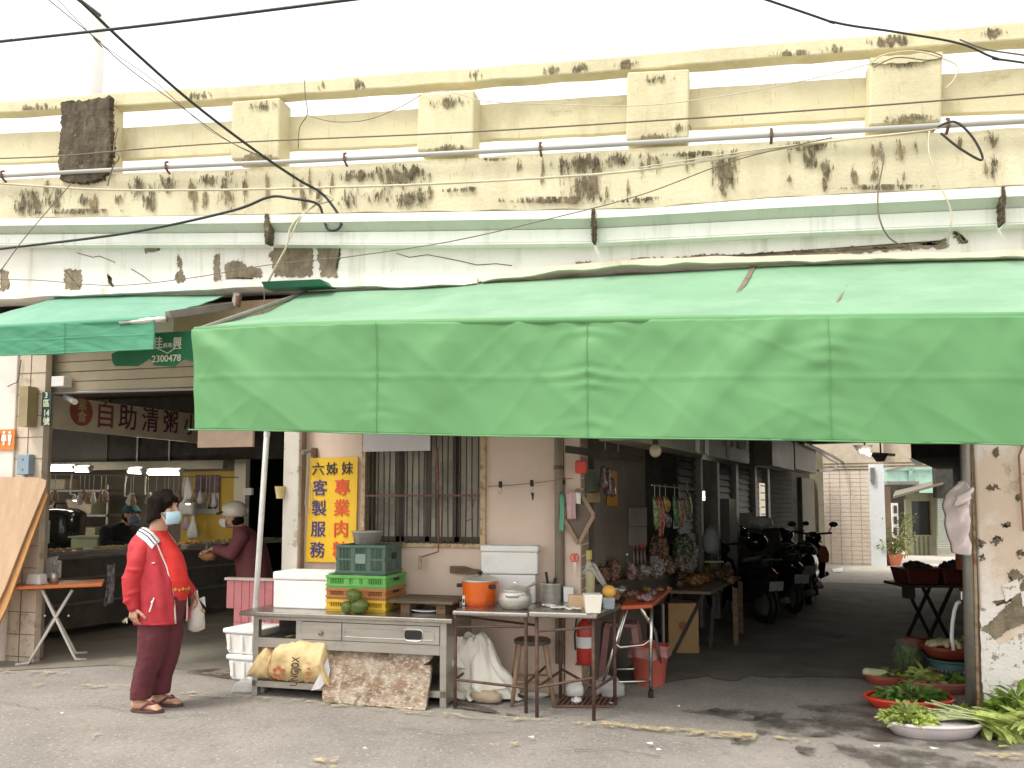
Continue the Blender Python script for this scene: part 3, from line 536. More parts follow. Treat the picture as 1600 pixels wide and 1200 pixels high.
# ================================================================== AWNINGS
DRAPES = [(.05,.55,.028),(.0,1.05,.020),(.72,-.3,.012),(1.55,.3,.016),(1.95,-.5,.018),(2.35,.25,.020),(2.62,.5,.022),(2.9,-.45,.020),(3.25,.35,.015),(3.45,.6,.022),(3.9,-.8,.026),(4.25,-.6,.022),(4.5,.15,.018),(4.75,.3,.016),(5.2,-.5,.016)]
def awning(name, label, vt, vb, bt, xe, xb, Yv, m_top, m_val, group, seams=(), waves=1.0, x1=1690, side=1, sag=.03):
    t = thing(name, label, 'awning', atY((xe+x1)/2 if x1 > xe else xe, 560, Yv), group)
    X0, X1 = atY(xe, pl(vt, xe), Yv).x, atY(x1, pl(vt, x1), Yv).x
    def zt(X_):                           # valance top height at world X
        px = 800+F*0; return None
    pts_t = [(atY(x, y, Yv).x, atY(x, y, Yv).z) for x, y in vt]; pts_b = [(atY(x, y, Yv).x, atY(x, y, Yv).z) for x, y in vb]
    pts_r = [(atY(x, y, -.12).x, atY(x, y, -.12).z) for x, y in bt]
    sx = [atY(s, 600, Yv).x for s in seams]
    def wave(X_, v):
        w_ = 0
        for k, s in enumerate(sx): w_ += .006*math.exp(-abs(X_-s)*8.)*(.2+abs(noise.noise(Vector((v*3.1, k*5+2, 1))))*2.4)*math.sin(v*44+k*2+5*noise.noise(Vector((v*4, k, 0)))-abs(X_-s)*14)
        # drapes fanning out and down from where the cloth hangs tight
        for q, (px0, dirn, st) in enumerate(DRAPES):
            u_ = (X_-X0-px0)-dirn*v*(1-.25*v); w_ += 1.1*st*math.exp(-(u_/(.10+.14*v))**2)*min(1, v*4+.25)*(1-.35*v)
        w_ += .020*math.sin(X_*1.9+v*1.2) + .014*noise.noise(Vector((X_*2.2-v*1.4, v*1.6, 2))) + .006*noise.noise(Vector((X_*7-v*4, v*3, 7))) + .004*math.sin(X_*30+3*math.sin(X_*2))*max(0, 1-v*4)
        w_ += .004*max(0, 1-abs(noise.noise(Vector((X_*1.7-v*1.5, v*.9, 11))))*9)+.003*max(0, 1-abs(noise.noise(Vector((X_*2.6+v*1.9, v*.8, 21))))*10)
        if .455 < v < .52: w_ += .003
        return w_*waves
    n = int(abs(X1-X0)/.018)
    def fv(u, v):
        X_ = lerp(X0, X1, u); a = pl(pts_t, X_); b = pl(pts_b, X_); b += .008*noise.noise(Vector((X_*2.3, 0, 5)))
        lean = .05*v if side else 0
        return Vector((X_+lean*(1-u), Yv-.012-wave(X_, v), lerp(a, b, v)))
    MB().sheet(fv, n, 44, (0,.006,0)).build('valance', m_val, t, smooth=True)
    XB0 = atY(xb, pl(bt, xb), -.12).x; XB1 = X1+.3
    def fr(u, v):
        Xf = lerp(X0, X1, u); Xr = lerp(XB0, XB1, u); a = pl(pts_t, Xf)+.012; b = pl(pts_r, Xr); s_ = math.sin(math.pi*v)
        return Vector((lerp(Xf, Xr, v), lerp(Yv, -.12, v), lerp(a, b, v)-sag*s_+.012*s_*math.sin(Xf*6)+.02*s_*noise.noise(Vector((Xf*1.3, v, 0)))+.016*s_*noise.noise(Vector((Xf*5-v*5, v*2.5, 4)))+.016*s_*v*(1-abs(noise.noise(Vector((Xf*1.9+v*1.6, v*.6, 8))))*2.2)**3))
    MB().sheet(fr, n, 24, (0,0,-.006)).build('canopy', m_top, t, smooth=True)
    MB().tube([(lerp(X0,X1,k/12), Yv+.012, pl(pts_t, lerp(X0,X1,k/12))+.002) for k in range(13)], .024, 10).build('front_bar', m_val, t, smooth=True)
    MB().tube([(lerp(X0,X1,k/24), Yv-.012-wave(lerp(X0,X1,k/24),1), pl(pts_b, lerp(X0,X1,k/24))+.004) for k in range(25)], .005, 6).build('hem', m_val, t)
    for s in sx:
        MB().tube([(s, Yv-.020-wave(s, v/20), lerp(pl(pts_t,s), pl(pts_b,s), v/20)) for v in range(21)], .0022, 5).build('seam', m_dkgreen if False else m_val, t)
    return t, X0, XB0, pts_t, pts_r
VT = [(303,516),(420,509),(600,505),(800,502),(920,500.5),(1290,497),(1600,494)]; VB = [(310,673),(440,675),(600,679),(900,685),(1290,691),(1600,696)]
BT = [(475,456),(700,447),(760,441),(900,433),(1000,428),(1200,416),(1400,409),(1600,404)]
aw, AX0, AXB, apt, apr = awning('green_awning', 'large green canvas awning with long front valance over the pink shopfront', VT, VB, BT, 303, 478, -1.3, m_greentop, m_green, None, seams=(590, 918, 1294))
MB().tube([(AX0+.01,-1.29,pl(apt,AX0)), (AXB,-.1,pl(apr,AXB))], .018, 8).build('side_arm', m_steeld, aw)
for xx in (590, 918, 1294):
    s = atY(xx, 500, -1.3).x; MB().tube([(s, -1.28, pl(apt,s)-.02), (s+.35, -.1, pl(apr,s+.35)-.05)], .014, 6).build('support_arm', m_steeld, aw)
a, b = atY(1172,420,-.3), atY(1148,470,-.9)
# brown patch strip across the canopy
rr = lambda px, v: Vector((lerp(atY(px, 500, -1.3).x, atY(px, 430, -.12).x, v), 0, 0))
p = thing  # (strip lies on the canopy)
def canop(px_front, v, off):
    Xf = atY(px_front, 500, -1.3).x; X1 = atY(1690, 500, -1.3).x; u = (Xf-AX0)/(X1-AX0); Xr = lerp(AXB, X1+.3, u)
    a_ = pl(apt, Xf)+.012; b_ = pl(apr, Xr); s_ = math.sin(math.pi*v)
    return Vector((lerp(Xf, Xr, v), lerp(-1.3, -.12, v), lerp(a_, b_, v)-.03*s_+.012*s_*math.sin(Xf*6)+.02*s_*noise.noise(Vector((Xf*1.3, v, 0)))+off))
st = [canop(1118+u*10, v/10, .008) for v in range(5, 11) for u in (0, 1)]
MB().add([Vector(q) for q in st], [(2*i, 2*i+1, 2*i+3, 2*i+2) for i in range(5)]).build('brown_strip', mat('brown_tape', (.20,.15,.12), .7, amask=(6,.3,.5)), aw)
VT2 = [(-80,534),(0,513),(240,500),(243,499.5)]; VT2 = [(-80,516),(0,512),(243,499)]; VB2 = [(-80,561),(0,557),(243,546)]; BT2 = [(-80,474),(0,470),(150,462),(350,461),(380,460)]
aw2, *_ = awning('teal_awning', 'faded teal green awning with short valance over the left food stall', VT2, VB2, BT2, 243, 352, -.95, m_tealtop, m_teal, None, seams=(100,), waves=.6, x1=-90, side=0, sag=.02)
e = atY(240,501,-.95); f = atY(258,498,-.95)
MB().tube([e+Vector((-.3,.012,0)), f+Vector((0,.012,0))], .026, 12).build('roller_bar', m_chrome, aw2, smooth=True)
# bracket & arm of the left awning
br = thing('awning_bracket', 'dark metal bracket and folded arm where the teal awning meets the wall', 'bracket', atY(370, 470, -.1))
MB().bar(atY(372,458,-.14), atY(368,480,-.14), .06, .05).build('plate', m_steeld, br, bevel=.004)
MB().bar(atY(362,478,-.2), atY(262,492,-.85), .05, .06).build('arm', m_steeld, br, bevel=.004)
MB().tube([atY(372,470,-.18)+Vector((0,0,-.04)), atY(372,470,-.18)+Vector((0,0,.04))], .022, 10).build('pivot', m_rust, br)
wh = MB().box(X(262,-.0), X(441,0), -.0, .02, atY(350,530,0).z, 3.2).build('beige_panel', mat('beige_panel_paint', (.50,.38,.24), .8, var=.08), mk)
o = MB().prism([atY(408,440,-.35), atY(500,436,-.35), atY(512,446,-.3), atY(414,451,-.3)], (0,.15,.01)).build('canvas_flap', m_dkgreen); tag(o, 'small dark green canvas flap above the gap between the two awnings', 'awning flap')
# scalloped canvas strip with the phone number
sc = thing('scalloped_valance', 'dark green scalloped canvas strip lettered with a shop name and phone number', 'canvas strip', atY(245, 545, -.55))
def sy(x):
    k = (x-176)/54; fr = k-math.floor(k); return 571 if .15 < fr < .85 else 560+11*(1-abs(fr-(0 if fr < .5 else 1))/.15)**.0*0+ (11*min(fr, 1-fr)/.15)
poly = [(174,553),(176,567),(180,572),(215,572),(222,568),(232,561),(237,563),(240,571),(272,573),(280,566),(288,561),(298,565),(330,574),(330,515),(243,520)]
poly = [atY(x, y, -.55) for x, y in poly]
MB().prism(poly, (0,.008,0)).build('canvas', m_dkgreen if False else mat('shaded_green_canvas', (.035,.22,.10), .6, transl=.15), sc)
lt = mat('pale_lettering', (.78,.80,.62), .6, bump=0)
for ch, x, y, s_ in (('佳',247,537,20),('興',277,537,19)): text(ch, 'lettering', lt, sc, atY(x,y,-.556), (1,0,0), (0,0,1), s_/F*6.6, bold=.01, sx=.85)
text('帆布', 'lettering', lt, sc, atY(262,540,-.556), (1,0,0), (0,0,1), .045)
text('2300478', 'lettering', lt, sc, atY(260,560.5,-.556), (1,0,0), (0,0,1), .078, bold=.012)
MB().tube([atY(246,545,-.556), atY(250,546,-.556), atY(262,552,-.556), atY(272,545,-.556), atY(283,544,-.556)], .004, 5).build('chevron', lt, sc)
# ================================================================== OVERHEAD CABLES
def cable(pts, rad, m, label, name='cable'):
    P = [atY(x, y, Y) for x, y, Y in pts]; out = []
    off_ = lambda q: q[0] < 0 or q[0] > 1600 or q[1] < 0
    if off_(pts[0]): P.insert(0, P[0]+(P[0]-P[1]).normalized()*4)   # runs on to the next pole
    if off_(pts[-1]): P.append(P[-1]+(P[-1]-P[-2]).normalized()*4)
    for i in range(len(P)-1):            # smooth the path
        p0 = P[max(0, i-1)]; p1 = P[i]; p2 = P[i+1]; p3 = P[min(len(P)-1, i+2)]
        for k in range(6):
            t = k/6; out.append(.5*((2*p1)+(p2-p0)*t+(2*p0-5*p1+4*p2-p3)*t*t+(3*p1-p0-3*p2+p3)*t**3))
    out.append(P[-1]); o = MB().tube(out, rad, 6).build(name, m, smooth=True); return tag(o, label, 'cable')
cable([(-40,70,-2),(0,65,-2),(250,37,-2),(560,-2,-2),(700,-20,-2)], .009, m_wire, 'thick dark cable crossing the sky at top left')
cable([(110,-10,-2.2),(126,2,-2.1),(200,72,-1.7),(300,160,-1.2),(400,236,-.8),(465,280,-.5),(500,300,-.35),(520,322,-.32),(533,345,-.32),(528,358,-.32),(512,358,-.32),(505,338,-.32),(495,318,-.35),(455,310,-.4),(420,308,-.4),(360,330,-.4),(200,364,-.4),(0,389,-.4),(-60,396,-.4)], .011, m_wire, 'thick black cable slanting down from the sky and looping back in front of the gutter')
cable([(70,-5,-2),(140,52,-1.8),(200,106,-1.5),(290,172,-1.1),(360,222,-.7),(440,262,-.4),(500,305,-.35)], .0035, m_wireg, 'thin twisted wire running beside the slanting black cable')
cable([(86,-5,-2),(150,62,-1.7),(240,126,-1.4),(330,205,-.8),(410,245,-.5)], .0025, m_wireg, 'faint thin wire left of the slanting black cable')
cable([(-40,249,-.3),(90,244,-.3),(230,232,-.3),(400,221,-.3),(700,208,-.3),(1000,190,-.3),(1300,170,-.3),(1640,144,-.3)], .006, m_wireg, 'long dark wire stretched across the parapet posts')
cable([(-40,288,-.26),(0,287,-.26),(150,296,-.26),(300,297,-.26),(430,295,-.26),(640,289,-.26),(850,278,-.26),(1000,266,-.26),(1160,242,-.26),(1300,220,-.26),(1400,210,-.26),(1456,204,-.26)], .009, m_wirel, 'pale cable sagging along the stained yellow girder')
cable([(1456,204,-.26),(1490,190,-.3),(1520,215,-.32),(1535,250,-.32),(1500,232,-.3),(1470,208,-.28)], .008, m_wire, 'black cable loop at the right end of the girder')
cable([(540,402,-.4),(700,378,-.38),(850,344,-.38),(1000,305,-.36),(1150,250,-.3),(1300,215,-.3)], .004, m_wireg, 'thin wire rising from the plaster band to the girder in the middle')
cable([(-20,436,-.45),(60,438,-.45),(180,446,-.45),(300,434,-.45),(420,414,-.45),(540,402,-.4)], .0035, m_wireg, 'thin wire crossing the peeling plaster band at left')
cable([(1190,-3,-2),(1300,34,-1.8),(1400,50,-1.6),(1500,68,-1.4),(1560,92,-1.2),(1640,104,-1)], .006, m_wire, 'dark cable dropping across the sky at top right')
cable([(1500,62,-.3),(1545,78,-.6),(1640,92,-1)], .005, m_wire, 'short dark cable by the top rail at upper right')
cable([(1375,222,-.3),(1380,250,-.36),(1372,300,-.4),(1374,340,-.42),(1390,372,-.4),(1425,391,-.3)], .0055, m_wireg, 'grey brown wire hanging in a curve over the right gutter')
cable([(1452,205,-.3),(1452,240,-.36),(1470,290,-.4),(1486,330,-.42),(1484,360,-.4),(1480,382,-.25)], .005, m_wirel, 'pale wire hanging in a curve right of the grey brown one')
cable([(660,146,-.22),(700,143,-.25),(760,158,-.25),(860,163,-.25),(1000,165,-.25),(1130,150,-.25),(1260,125,-.25),(1365,98,-.25)], .0035, m_wirel, 'thin pale wire slung between the middle parapet posts')
cable([(480,180,-.25),(520,190,-.25),(570,188,-.25),(620,170,-.25),(658,148,-.25)], .003, m_wireg, 'thin brown wire slung left of the middle parapet post')
cable([(476,125,-.2),(477,150,-.2),(480,178,-.2),(468,200,-.2),(466,232,-.2)], .004, m_wireg, 'dangling wire knotted on the middle rail')
cable([(0,425,-.5),(40,370,-.45),(110,288,-.3)], .004, m_wireg, 'thin wire slanting up to the crumbled post')
cable([(184,200,-.2),(178,232,-.24),(186,246,-.24),(176,262,-.24),(168,290,-.24)], .006, m_wireg, 'bent wires sticking out beside the crumbled post')
cable([(500,300,-.3),(520,312,-.3),(490,322,-.3),(456,352,-.36),(448,384,-.36),(430,418,-.3),(416,446,-.25)], .008, m_wirel, 'pale cable bundle hanging from the black cable loop')
cable([(508,304,-.3),(470,340,-.34),(458,362,-.38),(440,400,-.34),(420,440,-.25)], .005, m_wirel, 'second pale cable beside the hanging bundle')
cable([(1362,98,-.24),(1380,86,-.25),(1430,80,-.26),(1475,92,-.26),(1497,105,-.28),(1490,125,-.28),(1478,138,-.28)], .005, m_wirel, 'pale wire wrapped around the head of the right parapet post')
cable([(1366,105,-.24),(1400,90,-.27),(1450,94,-.27),(1472,88,-.26),(1440,78,-.25),(1395,82,-.25)], .004, m_wireg, 'brown wire tangled on the head of the right parapet post')
cable([(412,446,-.22),(413,470,-.25),(410,490,-.3),(420,510,-.2)], .004, m_wireg, 'thin wire dangling below the dark green flap')
cable([(1470,196,-.25),(1440,205,-.28),(1200,232,-.27),(1000,262,-.28)], .005, m_wirel, 'second pale cable laid along the girder at right')
# ================================================================== LEFT STALL INTERIOR
st = thing('food_stall', 'dim food stall room behind the left opening with brown back wall and yellow panel', 'stall', (-8,3,0))
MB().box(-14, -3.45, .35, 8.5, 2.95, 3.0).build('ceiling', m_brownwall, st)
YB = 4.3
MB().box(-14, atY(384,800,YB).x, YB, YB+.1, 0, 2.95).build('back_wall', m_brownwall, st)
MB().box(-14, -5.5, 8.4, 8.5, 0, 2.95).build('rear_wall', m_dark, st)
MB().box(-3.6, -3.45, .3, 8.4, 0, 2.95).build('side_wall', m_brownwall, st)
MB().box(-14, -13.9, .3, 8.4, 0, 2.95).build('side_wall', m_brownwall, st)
a, b = atY(285, 737, YB-.02), atY(368, 862, YB-.02)
MB().box(a.x, b.x, YB-.02, YB-.002, b.z-.3, a.z).build('yellow_panel', mat('mustard_panel', (.58,.38,.04), .6, var=.1, scale=2), st)
a, b = atY(370, 680, YB-.1), atY(383, 880, YB-.1); MB().box(a.x, b.x, YB-.14, YB-.04, 0, 2.6).build('post', m_cream, st)
c_ = atY(386,768,YB-.2); MB().box(c_.x-.07, c_.x+.07, YB-.2, YB-.15, c_.z-.05, c_.z+.05).build('switch', m_wplast, st)
a = atY(128, 690, YB-.05); MB().box(a.x-3, a.x+1.2, YB-.9, YB-.85, atY(100,735,YB-.9).z, 2.9).build('transom_panel', mat('smoky_panel', (.11,.10,.075), .6), st)
a = atY(236, 700, YB-.9); b = atY(440, 700, YB-.9); 
MB().box(a.x-1.2, b.x, YB-.88, YB-.84, atY(200,720,YB-.9).z, 2.9).build('dark_glazing', m_dark, st)
for px in (215, 265): q = atY(px, 700, YB-.9); MB().box(q.x-.012, q.x+.012, YB-.91, YB-.885, atY(200,722,YB-.9).z, 2.5).build('mullion', m_steeld, st)
a, b = atY(40, 722, YB-1.1), atY(352, 730, YB-1.1); MB().box(a.x, b.x, YB-1.15, YB-1.05, b.z-.02, b.z+.09).build('beam', mat('grey_green_beam', (.20,.18,.135), .6), st)
# shutter box over the opening
sh = thing('roller_shutter', 'cream roller shutter rolled up over the left food stall', 'shutter', atY(240, 600, .16))
z0 = atY(240, 607, .16).z; xa, xb = X(63,.16), X(441,.16)
for k in range(5): MB().box(xa, xb, .14+.006*(k%2), .17, z0+k*.095, z0+k*.095+.088).build('slat', mat('cream_slat', (.50,.42,.30), .6, var=.06), sh, bevel=.006)
MB().tube([(xa, .12, z0-.01), (xb, .12, z0-.035)], .012, 8).build('rail_bar', m_pipe, sh)
MB().box(xa, xa+.06, .09, .2, 0, 3).build('guide_channel', mat('grey_channel', (.42,.37,.28), .5), sh)
bx = MB().box(X(82,.1), X(102,.1), .02, .12, atY(92,606,.1).z, atY(92,590,.1).z).build('junction_box', m_wplast, bevel=.006); tag(bx, 'small white junction box under the rolled shutter', 'box')
# stall sign running into the depth
XS = -6.12
sgn = thing('stall_sign', 'faded cream stall sign with red disc and brown characters over the left counter', 'sign', (XS, 1.4, 2.0))
P = [atX(75,617,XS), atX(330,650,XS), atX(330,694,XS), atX(72,668,XS)]
MB().prism(P, (-.05,0,0)).build('board', mat('faded_sign_board', (.64,.57,.42), .6, var=.1, spots=[((.45,.30,.12),2,.5,.7,W,.5)]), sgn)
dv = (P[1]-P[0]).normalized(); upv = Vector((0,0,1))
c_ = atX(127, 643, XS+.004); h_ = (atX(127,620,XS)-atX(127,666,XS)).z/2*.98
MB().prism([c_+Vector((0,math.cos(a)*h_*1.02,math.sin(a)*h_)) for a in [k*math.pi/16 for k in range(32)]], (.006,0,0)).build('red_disc', mat('faded_red_disc', (.34,.10,.07), .6), sgn)
text('素', 'lettering', mat('pale_gold', (.55,.42,.22), .6), sgn, c_+Vector((.012,0,h_*.42)), dv, upv, h_*.85, bold=.02); text('食', 'lettering', MATS['pale_gold'], sgn, c_+Vector((.012,0,-h_*.42)), dv, upv, h_*.85, bold=.02)
for ch, x, y, s_ in (('自',165,651,42),('助',200,655,40),('清',235,659,39),('粥',267,662,36),('小',298,666,34),('吃',328,670,32)):
    p = atX(x, y, XS+.006); k = (p-CAM).length
    text(ch, 'lettering', mat('faded_maroon', (.13,.04,.055), .6) if ch != '自' else mat('faded_red_ink', (.26,.07,.06), .6), sgn, p, dv, upv, s_*k/F*.95, bold=.012)
pl_ = thing('stall_number_plate', 'narrow dark green plate numbered 3 and 14 beside the stall sign', 'sign', atY(72, 665, .3))
a, b = atY(64.5,665,-.01), atY(81,612,-.01); MB().box(a.x, b.x, -.014, -.006, a.z, b.z).build('plate', mat('dark_teal_plate', (.02,.06,.05), .5), pl_)
for ch, y in (('3',618),('區',631),('14',646),('號',659)): text(ch, 'lettering', lt, pl_, atY(72.5,y,-.017), (1,0,0), (0,0,1), .075 if ch != '14' else .085, bold=.02, sx=1 if ch != '14' else .8)
a, b = atY(45,668,.0), atY(61,606,.0); o = MB().box(a.x, b.x, -.12, -.01, a.z, b.z).build('ochre_box', mat('ochre_box', (.34,.27,.14), .6)); tag(o, 'tall ochre metal box on the tiled pillar beside the number plate', 'box')
a, b = atY(314,700,.05), atY(400,676,.05); o = MB().box(a.x, b.x, .0, .03, a.z, a.z+.45).build('hanging_board', mat('faded_pink_board', (.52,.38,.28), .6)); tag(o, 'blank pinkish board hanging below the left end of the green valance', 'board')
cam_ = thing('security_camera', 'small white camera on a bracket beneath the rolled shutter', 'camera', atY(108,625,.2))
MB().tube([atY(100,617,.2), atY(100,611,.2)], .012, 8).build('mount', m_wplast, cam_); MB().tube([atY(103,620,.22), atY(117,628,.12)], .028, 12).build('body', m_wplast, cam_)
# counter running into the stall
C1 = atG(40, 1009); C2 = atG(372, 955); cdv = (C2-C1).normalized(); cnv = Vector((-cdv.y, cdv.x, 0)); up = Vector((0,0,1))
def CT(t, off, z): return C1+cdv*t+cnv*off+up*z
Lc = (C2-C1).length; zc = .87
ct = thing('stall_counter', 'long stainless steel food counter running back into the left stall', 'counter', C1)
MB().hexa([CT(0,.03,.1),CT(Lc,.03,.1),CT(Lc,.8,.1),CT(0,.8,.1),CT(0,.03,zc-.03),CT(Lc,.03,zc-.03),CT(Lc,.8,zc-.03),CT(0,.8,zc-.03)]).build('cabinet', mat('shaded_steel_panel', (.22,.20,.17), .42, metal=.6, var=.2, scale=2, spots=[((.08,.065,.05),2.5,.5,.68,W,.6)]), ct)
MB().hexa([CT(0,0,zc-.03),CT(Lc,0,zc-.03),CT(Lc,.85,zc-.03),CT(0,.85,zc-.03),CT(0,0,zc),CT(Lc,0,zc),CT(Lc,.85,zc),CT(0,.85,zc)]).build('worktop', m_steeld, ct)
for z in (.35,.62): MB().hexa([CT(0,.0,z),CT(Lc,.0,z),CT(Lc,.03,z),CT(0,.03,z),CT(0,.0,z+.025),CT(Lc,.0,z+.025),CT(Lc,.03,z+.025),CT(0,.03,z+.025)]).build('rail', m_steeld, ct)
# trays of food on it
for k in range(7):
    t = .5+k*.62; o = thing('food_tray', '', 'tray', CT(t,.3,zc)); o['label'] = 'shallow steel tray of cooked food on the stall counter'; o['group'] = 'food trays on the stall counter'
    MB().hexa([CT(t-.25,.12,zc+.002),CT(t+.25,.12,zc+.002),CT(t+.25,.45,zc+.002),CT(t-.25,.45,zc+.002),CT(t-.27,.1,zc+.05),CT(t+.27,.1,zc+.05),CT(t+.27,.47,zc+.05),CT(t-.27,.47,zc+.05)]).build('tray', m_steel, o)
    mb = MB()
    for q in range(14): mb.ell(CT(t+random.uniform(-.2,.2), random.uniform(.16,.4), zc+.06), .04, .04, .022, seg=7, rings=4)
    mb.build('food', mat('food_%d' % (k%3), [(.42,.22,.06),(.5,.36,.16),(.2,.2,.06)][k%3], .5, bump=.4), o, remesh=.014)
def rt(name, label, cat, group=None, p=(0,0,0)): return thing(name, label, cat, p, group)
# rear cupboards and big rice warmer
def put(px, py, z, d): p = atD(px, py, d); p.z = z; return p
rc = rt('rice_warmer', 'large black rice warmer with steel front panel behind the stall counter', 'rice cooker', None, put(92,860,.87,10.2)); c_ = Vector(rc.location)
MB().lathe([(.2,0),(.27,.02),(.29,.12),(.30,.42),(.28,.46),(.2,.50),(.05,.52)], c_, 24).build('body', m_shiny, rc, smooth=True)
MB().prism([c_+Vector((.31*math.sin(a)*1+0, -.31*math.cos(a), 0))+up*zz for a, zz in [(-.15,.08),(.0,.08),(.2,.08),(.42,.08),(.42,.36),(.2,.36),(0,.36),(-.15,.36)]], (.01,-.02,0)).build('front_panel', m_steel, rc)
MB().tube([c_+Vector((-.1,0,.5)), c_+Vector((-.08,0,.57)), c_+Vector((.08,0,.57)), c_+Vector((.1,0,.5))], .015, 6).build('handle', m_black, rc)
rs = rt('steel_rack', 'dark steel shelf standing against the back wall of the stall', 'rack', None, put(95,900,0,11.5)); c_ = Vector(rs.location)
for z in (.85,1.25,1.6): MB().box(c_.x-.75, c_.x+.75, c_.y, c_.y+.4, z, z+.03).build('shelf', m_steeld, rs)
for sx in (-.75,.72): MB().box(c_.x+sx, c_.x+sx+.03, c_.y, c_.y+.03, 0, 1.7).build('upright', m_steeld, rs)
kk = 0
for x, z, w_, h_, m in [(-.5,.88,.3,.25,m_brownwall),(-.1,.88,.35,.3,m_wplast),(.35,.88,.3,.22,m_steeld),(-.4,1.28,.4,.24,m_brownwall),(.2,1.28,.45,.22,m_steeld),(-.2,1.63,.3,.16,m_cardb)]:
    o = MB().box(c_.x+x-w_/2, c_.x+x+w_/2, c_.y+.05, c_.y+.33, z, z+h_).build('storage_tub', mat('tub_%d' % kk, (.25+.05*kk,.22+.04*kk,.15+.03*kk), .6), bevel=.02)
    tag(o, ['dark square tub at the left of the lower shelf','pale tub in the middle of the lower shelf','grey tub at the right of the lower shelf','brown tub at the left of the middle shelf','wide grey tub at the right of the middle shelf','small box alone on the top shelf'][kk], 'tub'); kk += 1
tb = rt('plastic_basket', 'pale green plastic basket behind the stall counter', 'basket', None, put(142,872,.875,9.9)); c_ = Vector(tb.location)
MB().box(c_.x-.2, c_.x+.2, c_.y-.12, c_.y+.12, 0+.875, 1.02).build('tub', mat('pale_green_plastic', (.42,.46,.26), .5), tb, bevel=.02); MB().box(c_.x-.22, c_.x+.22, c_.y-.14, c_.y+.14, 1.02, 1.04).build('rim', MATS['pale_green_plastic'], tb)
# lamps
for k, (x1_, x2_, y, lab) in enumerate([(53,115,733,'lit fluorescent tube at the far left of the stall'),(117,139,734.5,'short lit fluorescent tube beside the far left one'),(201,221,737,'short lit fluorescent tube in the middle of the stall'),(231,281,739,'lit fluorescent tube above the yellow panel')]):
    a, b = atY(x1_, y, 2.6), atY(x2_, y+.6, 2.6); o = thing('tube_lamp', lab, 'lamp', (a+b)/2, 'lit tubes over the stall counter')
    MB().tube([a, b], .022, 8).build('tube', m_lit, o); MB().box(a.x, b.x, 2.62, 2.68, a.z+.02, a.z+.06).build('batten', m_wplast, o)
    for e in (a, b): MB().box(e.x-.015, e.x+.015, 2.58, 2.64, e.z-.02, e.z+.05).build('lamp_holder', m_wplast, o)
for k, (x, y, x0_, y0_) in enumerate([(118,780,113,740),(203,783,198,742),(237,778,228,742),(294,785,290,745)]):
    a = atY(x0_, y0_, 2.4); b = atY(x, y, 2.4); o = thing('gooseneck_lamp', ['gooseneck lamp left of the rice warmer','gooseneck lamp over the man in black','gooseneck lamp just left of the woman','gooseneck lamp right of the woman'][k], 'lamp', a, 'gooseneck lamps over the counter')
    mid = (a+b)/2+Vector((-.05,0,-.02)); MB().tube([a, mid+Vector((0,0,.06)), mid-Vector((0,0,.08)), b+Vector((-.02,0,.06)), b], .010, 6).build('neck', m_wplast, o)
    MB().lathe([(.012,.05),(.03,.03),(.055,-.01),(.05,-.015)], b, 12, cap=False).build('lamp_shade', m_wplast, o); MB().ell(b-Vector((0,0,.008)), .032, .032, .02, seg=10, rings=6).build('bulb', m_litb, o)
# bags of ladled food hanging on hooks along a rod
a, b = atY(70, 741, 2.2), atY(372, 746, 2.2); rod = MB().tube([a, b], .008, 6).build('hanging_rod', m_steeld); tag(rod, 'thin steel rod across the stall from which the small bags hang', 'rod')
xs = [73,79,87,126,133,140,147,159,166,205,209,232,245,258,264,272,280,305,314,323,328,336]
m_fb = mat('bagged_food', (.46,.33,.2), .3, var=.4, scale=25, bump=.5, alpha=.9)
for k, x in enumerate(xs):
    top = atY(x, 742, 2.2); L_ = random.uniform(.17,.24); o = thing('hanging_bag', 'small tied bag of food hanging from the rod over the stall counter', 'bag', top, 'small bags hanging over the stall counter')
    MB().tube([top, top-Vector((0,0,L_))], .0045, 5).build('string', m_wirel, o)
    w_ = random.uniform(.03,.055); MB().lathe([(.006,.02),(.018,.0),(w_*.6,-.04),(w_,-.09),(w_*.9,-.12),(.01,-.14)], top-Vector((0,0,L_)), 9).build('pouch', m_fb if k % 3 else m_bagw, o, smooth=True)
for k, (x, y, w_, h_, m, lab) in enumerate([(293,770,30,60,m_bagw,'large translucent bag hanging above the yellow panel'),(302,822,22,32,m_bagw,'crumpled white bag hanging on the yellow panel'),(291,815,14,22,mat('lilac_bag',(.42,.33,.5),.5),'small lilac bag hanging on the yellow panel')]):
    a = atY(x, y-h_/2, YB-.25+k*.03); w2 = w_*12/F; h2 = h_*12.5/F
    o = MB().lathe([(.01,0),(w2*.15,-h2*.2),(w2*.38,-h2*.6),(w2*.5,-h2*.95),(w2*.3,-h2)], a, 12, sy=.4).build('plastic_bag', m, smooth=True, disp=(.06,.09)); tag(o, lab, 'bag')
# calendar
cl = rt('calendar', 'wall calendar with purple picture and large number 20 on the yellow panel', 'calendar', None, atY(322,802,YB-.05))
a, b = atY(303,803,YB-.05), atY(343,742,YB-.05); m_ = atY(303,770,YB-.05).z
MB().box(a.x, b.x, YB-.05, YB-.045, m_, b.z).build('picture', mat('purple_picture', (.17,.09,.13), .6, var=.3), cl); MB().box(a.x, b.x, YB-.05, YB-.045, a.z, m_-.003).build('date_sheet', mat('calendar_paper', (.50,.50,.47), .7), cl)
text('20', 'lettering', m_black, cl, atY(332,787,YB-.054), (1,0,0), (0,0,1), .24, bold=.02, sx=.75); MB().box(lerp(a.x,b.x,.1), lerp(a.x,b.x,.5), YB-.053, YB-.051, lerp(a.z,m_,.25), lerp(a.z,m_,.75)).build('small_picture', mat('grey_print', (.25,.25,.24), .7), cl)
